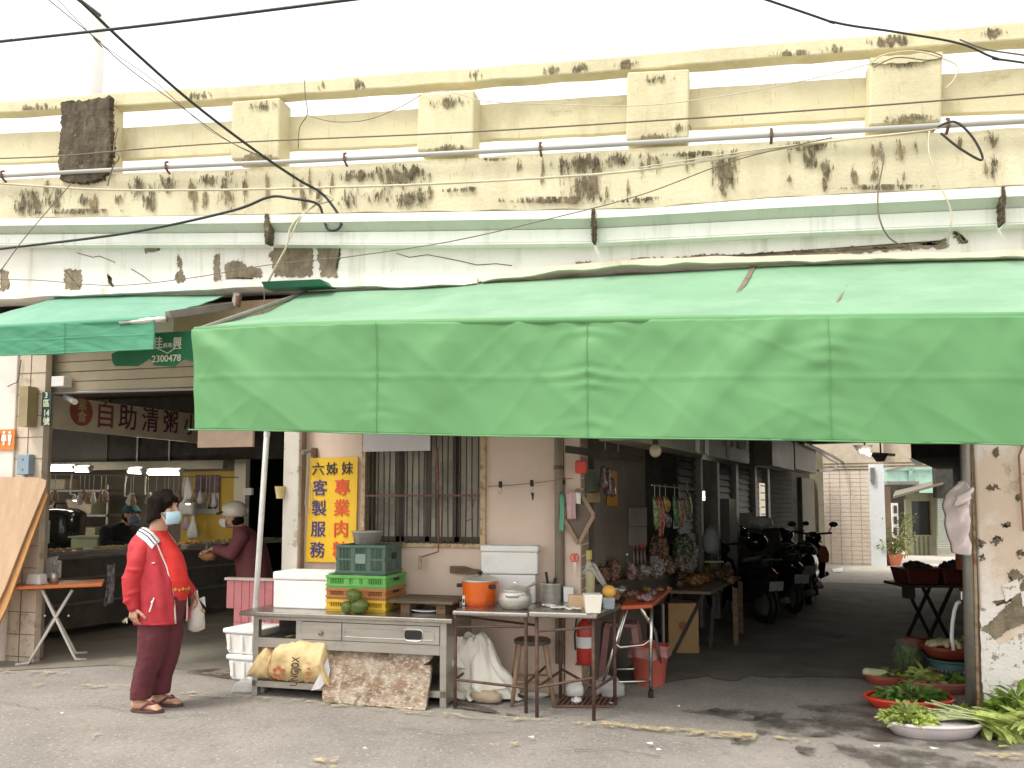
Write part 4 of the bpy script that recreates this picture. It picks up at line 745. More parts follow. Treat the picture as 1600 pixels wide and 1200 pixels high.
# striped towel
p = atD(167, 882, 8.5); tw = MB().sheet(lambda u, v: p+Vector((.10*u-.03*v+.012*math.sin(u*9), .02*math.sin(u*12+v*3), -.42*v-.02*math.sin(u*5))), 14, 16, (0,.006,0)).build('striped_towel', mat('striped_towel', (.42,.38,.36), .9, var=.2, scale=2, stretch=(40,1,3), spots=[((.12,.10,.14),1.4,.48,.52,(55,1,12),.8)]), smooth=True); tag(tw, 'grey striped towel hanging from the counter edge', 'towel')
# ================================================================== ARCADE (behind the column)
t1 = (atA(1012, 800)-AO).dot(AD); t2 = (atA(1278, 800)-AO).dot(AD)
ar = thing('arcade_shops', 'row of dark shuttered shops along the left side of the covered passage', 'shops', AL(5))
def abox(t0, t1_, o0, o1, z0, z1): return MB().hexa([AL(t0,o0,z0),AL(t1_,o0,z0),AL(t1_,o1,z0),AL(t0,o1,z0),AL(t0,o0,z1),AL(t1_,o0,z1),AL(t1_,o1,z1),AL(t0,o1,z1)])
abox(.38, t1, -.2, -.02, 0, 2.6).build('side_wall', mat('grey_side_wall', (.17,.145,.115), .85, var=.1), ar)
abox(.38, 11.2, -1.6, 3.0, 2.6, 2.7).build('ceiling', m_soffit, ar)
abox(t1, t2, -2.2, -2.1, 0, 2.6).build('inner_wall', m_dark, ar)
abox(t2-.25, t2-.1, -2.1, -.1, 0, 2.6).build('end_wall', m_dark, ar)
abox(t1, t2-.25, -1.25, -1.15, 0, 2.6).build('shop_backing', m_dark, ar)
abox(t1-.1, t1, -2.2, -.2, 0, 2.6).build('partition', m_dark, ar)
def aop(pa, pb, o=0): return (atA(pa,800,o)-AO).dot(AD), (atA(pb,800,o)-AO).dot(AD)
def shutter(pa, pb, z0, z1, off=-.05, nm='roller_shutter', m=None):
    ta, tb = aop(pa, pb); mb = MB(); n = int((z1-z0)/.085); vs = []
    for k in range(n):
        z = z0+k*.085; mb.hexa([AL(ta,off,z),AL(tb,off,z),AL(tb,off-.02,z),AL(ta,off-.02,z),AL(ta,off-.02,z+.07),AL(tb,off-.02,z+.07),AL(tb,off-.04,z+.085),AL(ta,off-.04,z+.085)])
    return mb.build(nm, m or mat('grey_shutter', (.15,.145,.13), .45, metal=.3, var=.15), ar)
ta, tb = aop(1070, 1096); abox(ta, tb, -.08, -.04, 0, 1.1).build('shutter_skirt', mat('grey_shutter', (.15,.145,.13), .45, metal=.3, var=.15), ar)
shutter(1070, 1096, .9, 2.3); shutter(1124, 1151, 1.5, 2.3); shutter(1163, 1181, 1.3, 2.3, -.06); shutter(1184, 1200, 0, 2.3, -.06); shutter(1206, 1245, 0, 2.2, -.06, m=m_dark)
for pa, pb in ((1096,1099),(1122,1125),(1151,1155),(1181,1184),(1201,1204)): ta, tb = aop(pa, pb); abox(ta, tb, -.1, .0, 0, 2.5).build('post', m_steeld, ar)
ta, tb = aop(1250, 1270); abox(ta, tb, -.05, .05, .0, 1.95).build('board_panel', mat('olive_board', (.17,.155,.115), .8), ar)
ta, tb = aop(1270, 1279); abox(ta, tb, -.05, .12, 0, 2.6).build('end_post', mat('end_post_paint', (.22,.2,.13), .7), ar)
# lit slatted window deep inside
ta, tb = aop(1187, 1194); wv = abox(ta, tb, .0, .02, 1.15, 1.75).build('lit_window', mat('dim_window_glow', (.6,.55,.42), .7, emis=.35, emcol=(.8,.72,.55)), ar)
for k in range(6): abox(ta, tb, .021, .03, 1.15+k*.11, 1.165+k*.11).build('window_bar', m_black, wv)
for k, (x, y, w_) in enumerate([(1099,768,4),(1175,752,10)]):
    p = atA(x, y, -.4); o = MB().bar(p, p+(AD*.25 if k else Vector((0,0,-.12))), .03, .03).build('small_lamp', m_lit); tag(o, ['small lit lamp between the shutters behind the hanging packets','small lit tube deep among the dark shutters'][k], 'lamp')
# sign boxes
def asign(pa, pb, ya, yb, off, label, lit):
    a, b = atA(pa, ya, off), atA(pb, yb, off); a = atA(pa, ya, off); z = min(a.z, b.z); t = thing('shop_sign_box', label, 'sign', (a+b)/2)
    Pp = [a, b, b-AN*.25, a-AN*.25]; MB().hexa([Vector((q.x,q.y,b.z)) for q in Pp]+[Vector((q.x,q.y,b.z+.45)) for q in Pp]).build('box', mat('grey_sign_face', (.27,.26,.20), .45, var=.15, scale=3), t, bevel=.01)
    return t, a, b
s1, a, b = asign(985, 1171, 708, 725, .45, 'long grey sign box over the first dark shops of the passage', 0)
for fr_, ch in ((.70,'肉'),(.78,'粽'),(.86,'類'),(.93,'口')): q = a.lerp(b, fr_)+AN*.004; q.z = b.z+.23; text(ch, 'lettering', mat('worn_sign_ink', (.42,.33,.24), .6), s1, q, AD, (0,0,1), .22, bold=.01)
for xx in (.42,.5,.72): q = a.lerp(b, xx)+AN*.005; MB().prism([q+Vector((0,0,b.z+.02-q.z)), q+AD*.14+Vector((0,0,b.z+.0-q.z)), q+AD*.2+Vector((0,0,b.z+.4-q.z)), q+AD*.06+Vector((0,0,b.z+.4-q.z))], AN*.003).build('taped_sheet', m_foam if xx > .6 else m_wplast, s1)
s2, a, b = asign(1207, 1241, 730, 735, .42, 'plain grey sign box farther along the passage', 0); s3, a, b = asign(1243, 1276, 734, 740, .42, 'pale grey sign box at the far end of the row', 0)
p = atA(1004+18, 697, .62); bl = thing('light_bulb', 'unlit round light bulb hanging at the passage corner', 'bulb', p); MB().ell(atA(1024,704,.62), .045, .045, .05, seg=16, rings=10).build('globe', mat('milky_glass', (.42,.38,.27), .2), bl, smooth=True); MB().tube([atA(1024,697,.62), atA(1024,686,.62)], .02, 8).build('socket', m_black, bl)
# pipes bending out at the top right
o = MB().tube([atA(1255,692,.5), atA(1300,712,.5), atA(1318,723,.5), atA(1322,726,.5)], .03, 8).build('ceiling_pipe', m_steeld); tag(o, 'grey pipe running under the passage ceiling beside the last sign box', 'pipe')
o = MB().tube([atA(1262,692,.42), atA(1296,718,.42), atA(1308,723,.42), atA(1306,732,.42), atA(1290,736,.42), atA(1278,735,.42)], .022, 8).build('bent_pipe', m_pipe); tag(o, 'pale pipe that bends back towards the far shutter', 'pipe')
# dark rail hung by rods on the side wall
hr = rt('hanging_rail', 'dark rail hung on rods along the side wall beside the column', 'rail', None, atA(945,708,.15)); MB().bar(atA(886,702,.15), atA(1003,717,.15), .03, .05).build('rail', m_dark, hr)
for x, y in ((946,706),(966,709)): q = atA(x, y, .15); MB().tube([q, q+Vector((0,0,.5))], .006, 5).build('rod', m_steeld, hr)
# right wall of the passage
RO = Vector((1.95,.72,0)); 
def RL(t, o, z): return RO+AD*t+AN*o+up*z
rwall = thing('passage_side_wall', 'dark wall along the right side of the covered passage', 'wall', RL(5,0,0))
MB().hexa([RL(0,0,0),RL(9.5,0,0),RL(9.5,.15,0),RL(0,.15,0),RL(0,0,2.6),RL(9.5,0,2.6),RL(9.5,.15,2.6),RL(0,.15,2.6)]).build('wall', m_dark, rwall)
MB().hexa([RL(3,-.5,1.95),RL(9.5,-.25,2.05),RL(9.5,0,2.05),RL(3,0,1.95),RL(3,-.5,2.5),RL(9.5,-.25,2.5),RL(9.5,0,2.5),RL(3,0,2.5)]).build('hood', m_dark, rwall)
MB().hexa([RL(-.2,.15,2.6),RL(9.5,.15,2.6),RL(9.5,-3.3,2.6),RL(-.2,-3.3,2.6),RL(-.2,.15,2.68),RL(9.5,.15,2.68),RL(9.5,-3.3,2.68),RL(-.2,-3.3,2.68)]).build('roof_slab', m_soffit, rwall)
# ================================================================== FAR END
S1 = atG(1277, 882); S2 = atG(1384, 885); sdv = (S2-S1).normalized(); snv = Vector((-sdv.y, sdv.x, 0))
def atS(px, py, o=0):
    r = ray(px, py); p0 = S1+snv*o; return CAM+r*((p0-CAM).dot(snv)/r.dot(snv))
fb = thing('far_building', 'sunlit far building with cream roller shutter and white column at the passage end', 'building', S1)
def sbox(x0_, x1_, z0, z1, o0, o1):
    a, b = atS(x0_, 800, o0), atS(x1_, 800, o0); a.z = b.z = 0
    return MB().hexa([a+up*z0, b+up*z0, b+snv*(o1-o0)+up*z0, a+snv*(o1-o0)+up*z0, a+up*z1, b+up*z1, b+snv*(o1-o0)+up*z1, a+snv*(o1-o0)+up*z1])
zt_ = atS(1320, 733).z
fs = sbox(1240, 1359, 0, zt_, .02, .08).build('shutter', mat('cream_shutter', (.80,.69,.58), .6, var=.03), fb)
n = int(zt_/.098)
mb = MB()
for k in range(n): mb2 = sbox(1240, 1359, .05+k*.098, .05+k*.098+.088, .008, .021); mb.add(mb2.v, mb2.f)
mb.build('slats', MATS['cream_shutter'], fs)
for x in (1297, 1313, 1329, 1345): sbox(x, x+.9, 0, zt_, .0, .01).build('slat_seam', mat('seam_brown', (.55,.44,.35), .8), fs)
sbox(1359, 1383, 0, zt_+.1, -.12, .3).build('column', mat('bluish_white_column', (.74,.77,.78), .7, var=.04), fb)
sbox(1240, 1384, zt_, 4.5, -.02, .3).build('header', mat('warm_header', (.55,.47,.36), .7), fb)
for z in (.05,.12): sbox(1240, 1478, zt_+z, zt_+z+.02, -.03, .0).build('header_moulding', m_cem, fb)
sbox(1384, 1500, zt_+.10, 4.5, .3, .5).build('upper_panel', mat('warm_header', (.5,.4,.3), .7), fb)
sbox(1384, 1500, zt_+.02, zt_+.14, -.02, .1).build('door_beam', mat('warm_header', (.5,.4,.3), .7), fb)
sbox(1362, 1369, zt_-.3, zt_+.02, -.2, -.12).build('column_box', m_steeld, fb)
p = atS(1281, 770, -.02); sbox(1278, 1285, p.z-.02, p.z+.06, -.03, .0).build('small_red_plate', m_red, fb)
# pale apron of cement in the light
q = [atG(1262,910), atG(1500,916), atG(1700,905), atG(1700,850), atG(1240,850)]
o = MB().prism([v+Vector((0,0,.006)) for v in q], (0,0,.004)).build('yard_floor', mat('pale_cement_floor', (.52,.48,.42), .8, var=.08, spots=[((.2,.17,.14),3,.55,.7,W,.5)])); struct(o)
for pts in ([(1300,891),(1318,888),(1316,895),(1302,896)],[(1412,884),(1432,882),(1436,886),(1416,887)]):
    o = MB().prism([atG(*v)+Vector((0,0,.02)) for v in pts], (0,0,.006)).build('flattened_card', m_foam); tag(o, 'flattened pale card on the floor near the far shutter' if pts[0][0] < 1400 else 'flattened pale card on the floor near the potted shrub', 'card')
# yard: teal wall, shed, roller door
def dbox(x0_, x1_, y0_, y1_, d, dep):
    a, b = atD(x0_, y1_, d), atD(x1_, y0_, d); ax = Vector((-math.sin(YAW), math.cos(YAW), 0)); a2 = Vector((a.x,a.y,0)); b2 = Vector((b.x,b.y,0)); z0, z1 = a.z, b.z
    return MB().hexa([a2+up*z0, b2+up*z0, b2+ax*dep+up*z0, a2+ax*dep+up*z0, a2+up*z1, b2+up*z1, b2+ax*dep+up*z1, a2+ax*dep+up*z1])
tw_ = thing('teal_wall', 'pale teal sheet metal wall standing in the yard behind the shed', 'wall', atG(1430, 850))
dbox(1386, 1476, 722, 860, 27, .2).build('sheet', mat('pale_teal_sheet', (.36,.56,.47), .6, var=.1), tw_)
for x in (1424,): dbox(x, x+1.5, 722, 840, 26.9, .08).build('batten', mat('teal_trim', (.25,.4,.33), .6), tw_)
dbox(1386, 1476, 733, 735, 26.9, .08).build('batten', MATS['teal_trim'], tw_)
sd_ = thing('yard_shed', 'small olive shed with dark window and lean-to roof in the yard', 'shed', atG(1440, 874))
m_ol = mat('olive_shed_paint', (.28,.28,.18), .7, var=.08)
dbox(1417, 1464, 836, 872, 22, .1).build('lower_wall', m_ol, sd_); dbox(1417, 1424, 780, 836, 22, .1).build('frame', m_ol, sd_); dbox(1457, 1464, 772, 836, 22, .1).build('frame', m_ol, sd_)
dbox(1417, 1464, 770, 783, 22.02, .08).build('frame', m_ol, sd_); dbox(1424, 1457, 782, 836, 22.1, .05).build('window', m_glassd, sd_)
for x in (1430,1437,1444,1451): dbox(x, x+.6, 838, 871, 21.97, .03).build('plank_joint', mat('dark_olive', (.12,.12,.08), .8), sd_)
rf = MB(); P = [atD(1395,775,21), atD(1474,755,21), atD(1476,758,24), atD(1400,778,24)]; P = [atD(1395,779,21.3), atD(1474,757,21.3), atD(1470,752,24), atD(1400,768,24)]
rf.prism(P, (0,0,.06)).build('roof', mat('roof_brown', (.17,.15,.11), .8), sd_)
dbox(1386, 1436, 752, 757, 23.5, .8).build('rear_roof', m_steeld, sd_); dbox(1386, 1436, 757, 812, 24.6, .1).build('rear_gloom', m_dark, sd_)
rd = thing('yard_roller_door', 'grey roller door right of the shed in the yard', 'door', atG(1475, 874))
for k in range(26): dbox(1465, 1492, 778+k*3.4, 780.8+k*3.4, 21.6, .05).build('slat', mat('grey_door_slat', (.30,.29,.24), .6), rd)
dbox(1464, 1500, 700, 778, 21.5, .2).build('panel', m_dark, rd)
w2_ = thing('yard_doorway', 'brown wooden door frame with white grille beside the white column', 'door', atG(1392, 884))
dbox(1384, 1391, 760, 884, 19.2, .12).build('frame', mat('brown_pink_frame', (.30,.21,.15), .8), w2_); dbox(1396, 1403, 786, 860, 20.6, .05).build('grille', m_wplast, w2_)
for k in range(4): dbox(1397.5, 1401.5, 790+k*17, 802+k*17, 20.55, .03).build('grille_gap', m_dark, w2_)
dbox(1391, 1417, 778, 872, 24.5, .1).build('dark_doorway', m_dark, w2_)
o = MB().tube([atD(1384,736,19.3), atD(1425,727,19.3)], .03, 6).build('eave_bar', m_pipe); tag(o, 'pale slanting bar under the yard roof beside the white column', 'bar')
# ceiling lamps in the far passage
for k, (x, y, lab) in enumerate([(1352,703,'square lit lamp under the passage ceiling'),(1377,716,'small dark lamp on the ceiling above the white column'),(1437,722,'small dark lamp on the ceiling above the shed')]):
    p = atD(x, y, 13+k*1.6); o = thing('ceiling_lamp', lab, 'lamp', p); mb = MB().prism([p+Vector((-.18,0,.08)), p+Vector((.12,0,.08)), p+Vector((.05,-.0,-.06)), p+Vector((-.08,0,-.06))], (.02,.14,0)); mb.build('housing', m_steeld, o)
    if k == 0: MB().bar(p+Vector((-.03,-.06,-.02)), p+Vector((.06,-.08,-.09)), .09, .05).build('lens', m_lit, o)
    MB().tube([p+Vector((0,.05,.05)), Vector((p.x, p.y+.05, 2.6))], .015, 6).build('stem', m_steeld, o)
a, b = atD(1364,709,15), atD(1398,711,15); o = MB().tube([a, b], .03, 8).build('ceiling_tube', m_cream); tag(o, 'unlit pale tube under the passage ceiling beside the square lamp', 'lamp')
# potted shrub
pt = thing('potted_shrub', 'leafy shrub in a square orange pot beside the white column', 'plant', atG(1396, 884)); c_ = Vector(pt.location)
Mz = Matrix.Rotation(-YAW*-1, 3, 'Z')
MB().lathe([(.15,0),(.15,.01),(.235,.24),(.26,.24),(.26,.27),(.22,.27),(.2,.22)], c_, 4, Matrix.Rotation(R(45)+YAW, 3, 'Z')).build('pot', mat('terracotta_plastic', (.62,.19,.09), .5), pt, bevel=.01)
rnd = random.Random(5)
tips = []
for k in range(12):
    a = rnd.uniform(0, 6.28); r_ = rnd.uniform(.1,.5); h_ = rnd.uniform(.45,1.15); tip = c_+Vector((math.cos(a)*r_, math.sin(a)*r_, h_)); mid = c_+Vector((math.cos(a)*r_*.35, math.sin(a)*r_*.35, h_*.55)); tips += [mid.lerp(tip, f) for f in (.3,.6,.85,1)]
    MB().tube([c_+Vector((0,0,.22)), mid, tip], [.016,.011,.004], 5).build('branch', mat('pale_bark', (.45,.40,.3), .8), pt)
tips += [c_+Vector((rnd.gauss(0,.12), rnd.gauss(0,.12), rnd.uniform(.3,.5))) for _ in range(14)]
mb = MB()
for tp in tips:
    for _ in range(22):
        d_ = Vector((rnd.gauss(0,1), rnd.gauss(0,1), rnd.gauss(.1,.8))).normalized(); p = tp+d_*rnd.uniform(.01,.12); l_ = rnd.uniform(.05,.1); s_ = d_.cross(Vector((rnd.random(), rnd.random(), 1))).normalized()*l_*.2
        mb.add([p, p+d_*l_*.5+s_, p+d_*l_, p+d_*l_*.5-s_], [(0,1,2,3)])
mb.build('foliage', mat('dusty_leaf', (.34,.38,.12), .6, var=.5, scale=9), pt)
# ================================================================== STEEL COUNTER
A = atG(393, 1087); B = atG(697, 1107); cp, cd_, cn = plane(A, B); WL = (B-A).length; zc = (zof(A, 947)+zof(B, 972))/2
def CQ(u, off, z): return A+cd_*u+cn*off+Vector((0,0,z))
def cbox(u0, u1, o0, o1, z0, z1, mb=None): return (mb or MB()).hexa([CQ(u0,o0,z0),CQ(u1,o0,z0),CQ(u1,o1,z0),CQ(u0,o1,z0),CQ(u0,o0,z1),CQ(u1,o0,z1),CQ(u1,o1,z1),CQ(u0,o1,z1)])
def cu(px): return (cp(px, 1000)-A).dot(cd_)
cs = thing('steel_counter', 'stainless steel work counter with drawer and shelf in front of the pink wall', 'counter', A)
m_sc = mat('brushed_steel', (.46,.43,.38), .42, metal=.75, var=.1, scale=3, bump=.05, stretch=(1,1,9), spots=[((.26,.22,.17),3,.55,.72,W,.6), ((.2,.15,.1),14,.66,.72,W,.6)])
DP = .66; ZT_ = zc
cbox(-.09, WL+.06, -.06, DP, ZT_-.035, ZT_).build('worktop', mat('worn_steel_top', (.42,.39,.34), .24, metal=.85, var=.15, scale=3, bump=.06, spots=[((.2,.16,.12),3,.55,.72,W,.6)]), cs, bevel=.008)
za = ZT_-.035
def cz(px, py): return cp(px, py).z
zr0, zr1 = za-.235, za-.165
cbox(0, .045, 0, .05, 0, za).build('leg', m_sc, cs, bevel=.004); cbox(WL-.05, WL, 0, .05, 0, za).build('leg', m_sc, cs, bevel=.004)
cbox(0, .045, DP-.08, DP-.03, 0, za).build('leg', m_sc, cs); cbox(WL-.05, WL, DP-.08, DP-.03, 0, za).build('leg', m_sc, cs)
cbox(WL-.012, WL-.002, .05, DP-.08, .02, za).build('side_panel', m_sc, cs)
mb = MB(); cbox(.045, WL-.05, .0, .02, zr0, zr1, mb); u1, u2, u3, u4 = cu(462), cu(471), cu(534), cu(537)
cbox(.045, WL-.05, .0, .02, za-.03, za-.001, mb); cbox(u1, u2, .0, .02, zr1, za-.03, mb); mb.build('apron', m_sc, cs, bevel=.002)
cbox(.045, u1, .3, .32, zr1, za-.03).build('recess_back', m_dark, cs); cbox(.045, u1, .02, .3, zr1-.01, zr1).build('recess_floor', m_dark, cs)
dr = cbox(u2+.003, u3, -.008, .02, zr1+.004, za-.033).build('drawer', m_sc, cs, bevel=.003)
q = CQ((u2+u3)/2, -.012, (zr1+za)/2-.03); MB().lathe([(.004,0),(.016,.004),(.016,.014),(.006,.018)], q, 14, Matrix.Rotation(R(90), 3, 'X')).build('drawer_knob', mat('brass_knob', (.3,.22,.1), .4, metal=.7), dr)
dr2 = cbox(u3+.004, WL-.052, -.006, .02, zr1+.004, za-.033).build('drawer', m_sc, cs, bevel=.003)
def oval(uc, zc_, ru, rz, off, n=28, sq=3.0):
    out = []
    for k in range(n):
        t = 2*math.pi*k/n; c_, s_ = math.cos(t), math.sin(t); out.append(CQ(uc+ru*math.copysign(abs(c_)**(2/sq), c_), off, zc_+rz*math.copysign(abs(s_)**(2/sq), s_)))
    return out
um = (cu(539)+cu(679))/2; ur = (cu(679)-cu(539))/2; zm = (zr1+za-.03)/2
MB().tube(oval(um, zm, ur, .034, -.006, 64, 12)+[oval(um, zm, ur, .034, -.006, 64, 12)[0]], .004, 6, cap=False).build('pressed_ring', m_sc, dr2)
uh = (cu(632)+cu(661))/2; uw = (cu(661)-cu(632))/2
MB().prism(oval(uh, zm, uw, .042, -.009, 24, 3.6), cn*.004).build('hand_hole', m_black, dr2); MB().tube(oval(uh, zm, uw, .042, -.009, 24, 3.6)+[oval(uh, zm, uw, .042, -.009, 24, 3.6)[0]], .004, 6, cap=False).build('hole_rim', m_chrome, dr2)
cbox(.0, WL, .0, .03, .07, .115).build('lower_rail', m_sc, cs); 
for k in range(9): cbox(.046, WL-.05, .04+k*.065, .075+k*.065, .09, .105).build('shelf_slat', m_sc, cs)
cbox(0.05, .5, .1, .5, .005, .06).build('foot_block', mat('green_grey_block', (.20,.26,.20), .8), cs) if False else None
# --- yellow paper sack
def organic(name, shapes, m, parent=None, vox=.012, smo=4, disp=None):
    mb = MB()
    for s in shapes:
        if s[0] == 'c': mb.caps(*s[1:])
        else: mb.ell(*s[1:])
    return mb.build(name, m, parent, remesh=vox, smo=smo, disp=disp)
sk = thing('paper_sack', 'crumpled pale yellow sack printed with dark letters and red emblem on the counter shelf', 'sack', CQ(.35,.2,.11))
m_sack = mat('yellow_sack', (.66,.50,.25), .55, var=.08, scale=5, bump=.5, bscale=9, spots=[((.5,.36,.16),5,.55,.72,W,.5)])
mb = MB(); NU, NV = 60, 40
uL, uR = cu(386), cu(520)
def sackf(u, v):
    t = u; x = lerp(uL, uR, t); a = v*2*math.pi
    rz = .165*(1-max(0, (.42-t)/.42)**1.7*.62)*min(1, (1.0-t)*9+.0+1e-3 if t > .93 else 1); ry = .16*(1-max(0,(.35-t)/.35)**1.5*.5)
    rz *= (1-.30*math.exp(-((t-.30)/.05)**2)); ry *= (1-.2*math.exp(-((t-.30)/.05)**2))
    if t < .12: rz *= .35+.65*(t/.12)**.5
    n_ = 1+.16*noise.noise(Vector((t*5, math.cos(a)*1.6, math.sin(a)*1.6)))+.16*abs(noise.noise(Vector((t*12, math.cos(a)*3.5, math.sin(a)*3.5))))+.09*abs(noise.noise(Vector((t*26, math.cos(a)*7, math.sin(a)*7))))
    return CQ(x, .10-ry*math.cos(a)*n_, .112+max(0.0, rz*.92+rz*math.sin(a)*n_-.0)-.0*(t)+.012*(1-t))
mb.grid(sackf, NU, NV).build('bag', m_sack, sk, smooth=True)
def on_sack(px, py):                     # a point just in front of the sack's face
    u = (cp(px, py)-A).dot(cd_); t = (u-uL)/(uR-uL); best = None
    for k in range(25, 60):
        q = sackf(t, ((k-42.5)/35*.46) % 1.0)
        sc_ = abs(atD(800, py, dof(q)).z-q.z)
        if (best is None or sc_ < best[0]) and (q-A).dot(cn) < .12: best = (sc_, q)
    return best[1]-cn*.008
q = on_sack(441, 1052)
for k in range(6):
    a = k*math.pi/3+R(30); MB().prism([q+cd_*(math.cos(a+da)*r_)+Vector((0,0,math.sin(a+da)*r_)) for r_, da in ((.018,0),(.04,-.42),(.052,0),(.04,.42))], -cn*.004).build('emblem', mat('red_print', (.48,.11,.05), .6), sk)
vv = Vector((0,0,1)); tdir = (vv*1+cd_*.08).normalized()
text('UNGJOX', 'lettering', mat('dark_print', (.05,.035,.03), .6), sk, on_sack(470, 1048)-cn*.006, tdir, -cd_, .085, bold=.018, sx=.62)
text('R M A', 'lettering', MATS['red_print'], sk, on_sack(489, 1052)-cn*.006, tdir, -cd_, .045, bold=.02, sx=.8)
loop = [CQ(lerp(uL,uR,.30)+.012*math.sin(a*3), .10-.150*math.cos(a), .112+.12+.132*math.sin(a)) for a in [k*math.pi/10 for k in range(21)]]; MB().tube(loop, .005, 6).build('string', mat('pink_string', (.5,.22,.14), .7), sk)
# white paper, old board, chunk beside
a = cp(520, 1040, .02); o = MB().add([cp(512,1028,-.04), cp(500,1052,-.05), cp(486,1079,-.06), cp(500,1076,-.05), cp(512,1062,-.03), cp(516,1046,-.02)], [(0,1,2,3,4,5)]).build('paper_sheet', mat('lilac_paper', (.66,.64,.68), .7), solid=.003); tag(o, 'crumpled white paper between the sack and the old board', 'paper')
bp, bd, bn = plane(atG(503, 1099), atG(664, 1111))
outl = [(514,1001),(530,1000),(552,1001),(590,1002),(612,1000),(620,998),(650,999),(676,1003),(677,1012),(674,1030),(668,1036),(660,1038),(672,1042),(673,1050),(668,1085),(664,1110),(640,1109),(600,1104),(570,1102),(535,1099),(505,1097),(503,1085),(507,1062),(510,1030)]
def tiltp(px, py): q = bp(px, py); q2 = bp(px, py, .17*(1-0)*max(0, q.z)/.45); return q2
pts = []
for i in range(len(outl)):
    a, b = outl[i], outl[(i+1) % len(outl)]
    for k in range(4): pts.append((lerp(a[0],b[0],k/4)+random.uniform(-1,1)*(k > 0), lerp(a[1],b[1],k/4)+random.uniform(-.8,.8)*(k > 0)))
m_ob = mat('old_whitewashed_board', (.30,.20,.13), .95, var=.3, scale=5, bump=.9, bscale=30, stretch=(1,1,3), spots=[((.46,.38,.29),8,.44,.58,(1,1,1.6),.8), ((.62,.55,.46),26,.50,.60,(1,1,1.6),.75), ((.14,.085,.05),16,.60,.68,(1,1,3),.75), ((.66,.6,.5),5,.62,.70,W,.7)])
o = MB().prism([tiltp(*p) for p in pts], bn*.03).build('old_board', m_ob); tag(o, 'rough whitewashed wooden board leaning against the front of the steel counter', 'board')
# --- foam box on counter
def onc(px, py): return None
def obox(name, label, px0, px1, ytop, ybot, plf, off, dep, m, cat, parts=True, group=None, yaw=0):
    f, d, n = plf; a, b = f(px0, ybot, off), f(px1, ybot, off); zt = f(px0, ytop, off).z; return a, b, zt
def foambox(label, P0, P1, h, dep, lid=True, group=None, n=None):
    d = (P1-P0); d.z = 0; L_ = d.length; d.normalize(); n = n or Vector((-d.y, d.x, 0)); t = thing('foam_box', label, 'foam box', P0, group)
    def q(u, o, z): return P0+d*u+n*o+Vector((0,0,z))
    def hb(u0,u1,o0,o1,z0,z1): return MB().hexa([q(u0,o0,z0),q(u1,o0,z0),q(u1,o1,z0),q(u0,o1,z0),q(u0,o0,z1),q(u1,o0,z1),q(u1,o1,z1),q(u0,o1,z1)])
    hl = .22*h if lid else 0
    hb(.006, L_-.006, .006, dep-.006, 0, h-hl-.002).build('box', m_foam, t, bevel=.012)
    if lid: hb(0, L_, 0, dep, h-hl, h).build('lid', m_foam, t, bevel=.012)
    return t
zct = ZT_
f1, d1, n1 = plane(CQ(0,.16,0), CQ(1,.16,0))
a, b = f1(425, 936), f1(513, 937); a.z = b.z = zct; foambox('white lidded foam box at the left end of the steel counter', a, b, f1(425,893).z-zct, .30)
# --- crates
def crate(label, P0, d, n, L_, dep, h, m, slots=True, rows=1, col='green'):
    t = thing('plastic_crate', label, 'crate', P0, 'plastic crates stacked on the steel counter')
    def q(u, o, z): return P0+d*u+n*o+Vector((0,0,z))
    def hb(mb, u0,u1,o0,o1,z0,z1): mb.hexa([q(u0,o0,z0),q(u1,o0,z0),q(u1,o1,z0),q(u0,o1,z0),q(u0,o0,z1),q(u1,o0,z1),q(u1,o1,z1),q(u0,o1,z1)])
    mb = MB(); hb(mb, 0, L_, 0, dep, 0, .012); mb.build('base', m, t)
    for nm, zz in (('rim', (h-.022, h)), ('lower_band', (.012, .03))):
        mb = MB(); hb(mb, -.006, L_+.006, -.006, .012, *zz); hb(mb, -.006, L_+.006, dep-.012, dep+.006, *zz); hb(mb, -.006, .012, .012, dep-.012, *zz); hb(mb, L_-.012, L_+.006, .012, dep-.012, *zz); mb.build(nm, m, t, bevel=.002)
    mb = MB(); 
    for r_ in range(rows):
        z0 = lerp(.03, h-.022, r_/rows); z1 = lerp(.03, h-.022, (r_+1)/rows)
        if r_: 
            for o in (0, dep-.012): hb(mb, 0, L_, o, o+.010, z0-.008, z0+.006)
            for u in (0, L_-.01): hb(mb, u, u+.01, 0, dep, z0-.008, z0+.006)
    bars = []
    for fa in (0, 1):
        for k in range(34):
            fr = (k+.5)/34; solid = fr < .05 or fr > .95 or .30 < fr < .38 or .62 < fr < .70 or (.44 < fr < .56 and rows == 1) 
            w_ = L_/34; 
            if solid: hb(mb, fr*L_-w_/2, fr*L_+w_/2, fa*(dep-.011)+.001, fa*(dep-.011)+.009, .03, h-.022)
            else: hb(mb, fr*L_-w_*.22, fr*L_+w_*.22, fa*(dep-.011)+.001, fa*(dep-.011)+.008, .03, h-.022)
        for k in range(20):
            fr = (k+.5)/20; w_ = dep/20; s_ = .5 if (fr < .08 or fr > .92 or .38 < fr < .62) else .22
            hb(mb, fa*(L_-.011)+.001, fa*(L_-.011)+.009, fr*dep-w_*s_, fr*dep+w_*s_, .03, h-.022)
    mb.build('slatted_walls', m, t)
    if rows > 1:
        mb = MB(); hb(mb, L_*.40, L_*.60, -.002, .002, h*.38, h*.70); mb.build('label_panel', mat('pale_green_panel', (.25,.36,.30), .5), t)
    for u in ((L_*.02, .012) ,): mb = MB(); hb(mb, L_+.0005, L_+.008, dep*.38, dep*.62, h*.5, h*.72); mb.build('hand_hole', m_black, t)
    return t
f2, d2, n2 = plane(CQ(0,.14,0), CQ(1,.14,0))
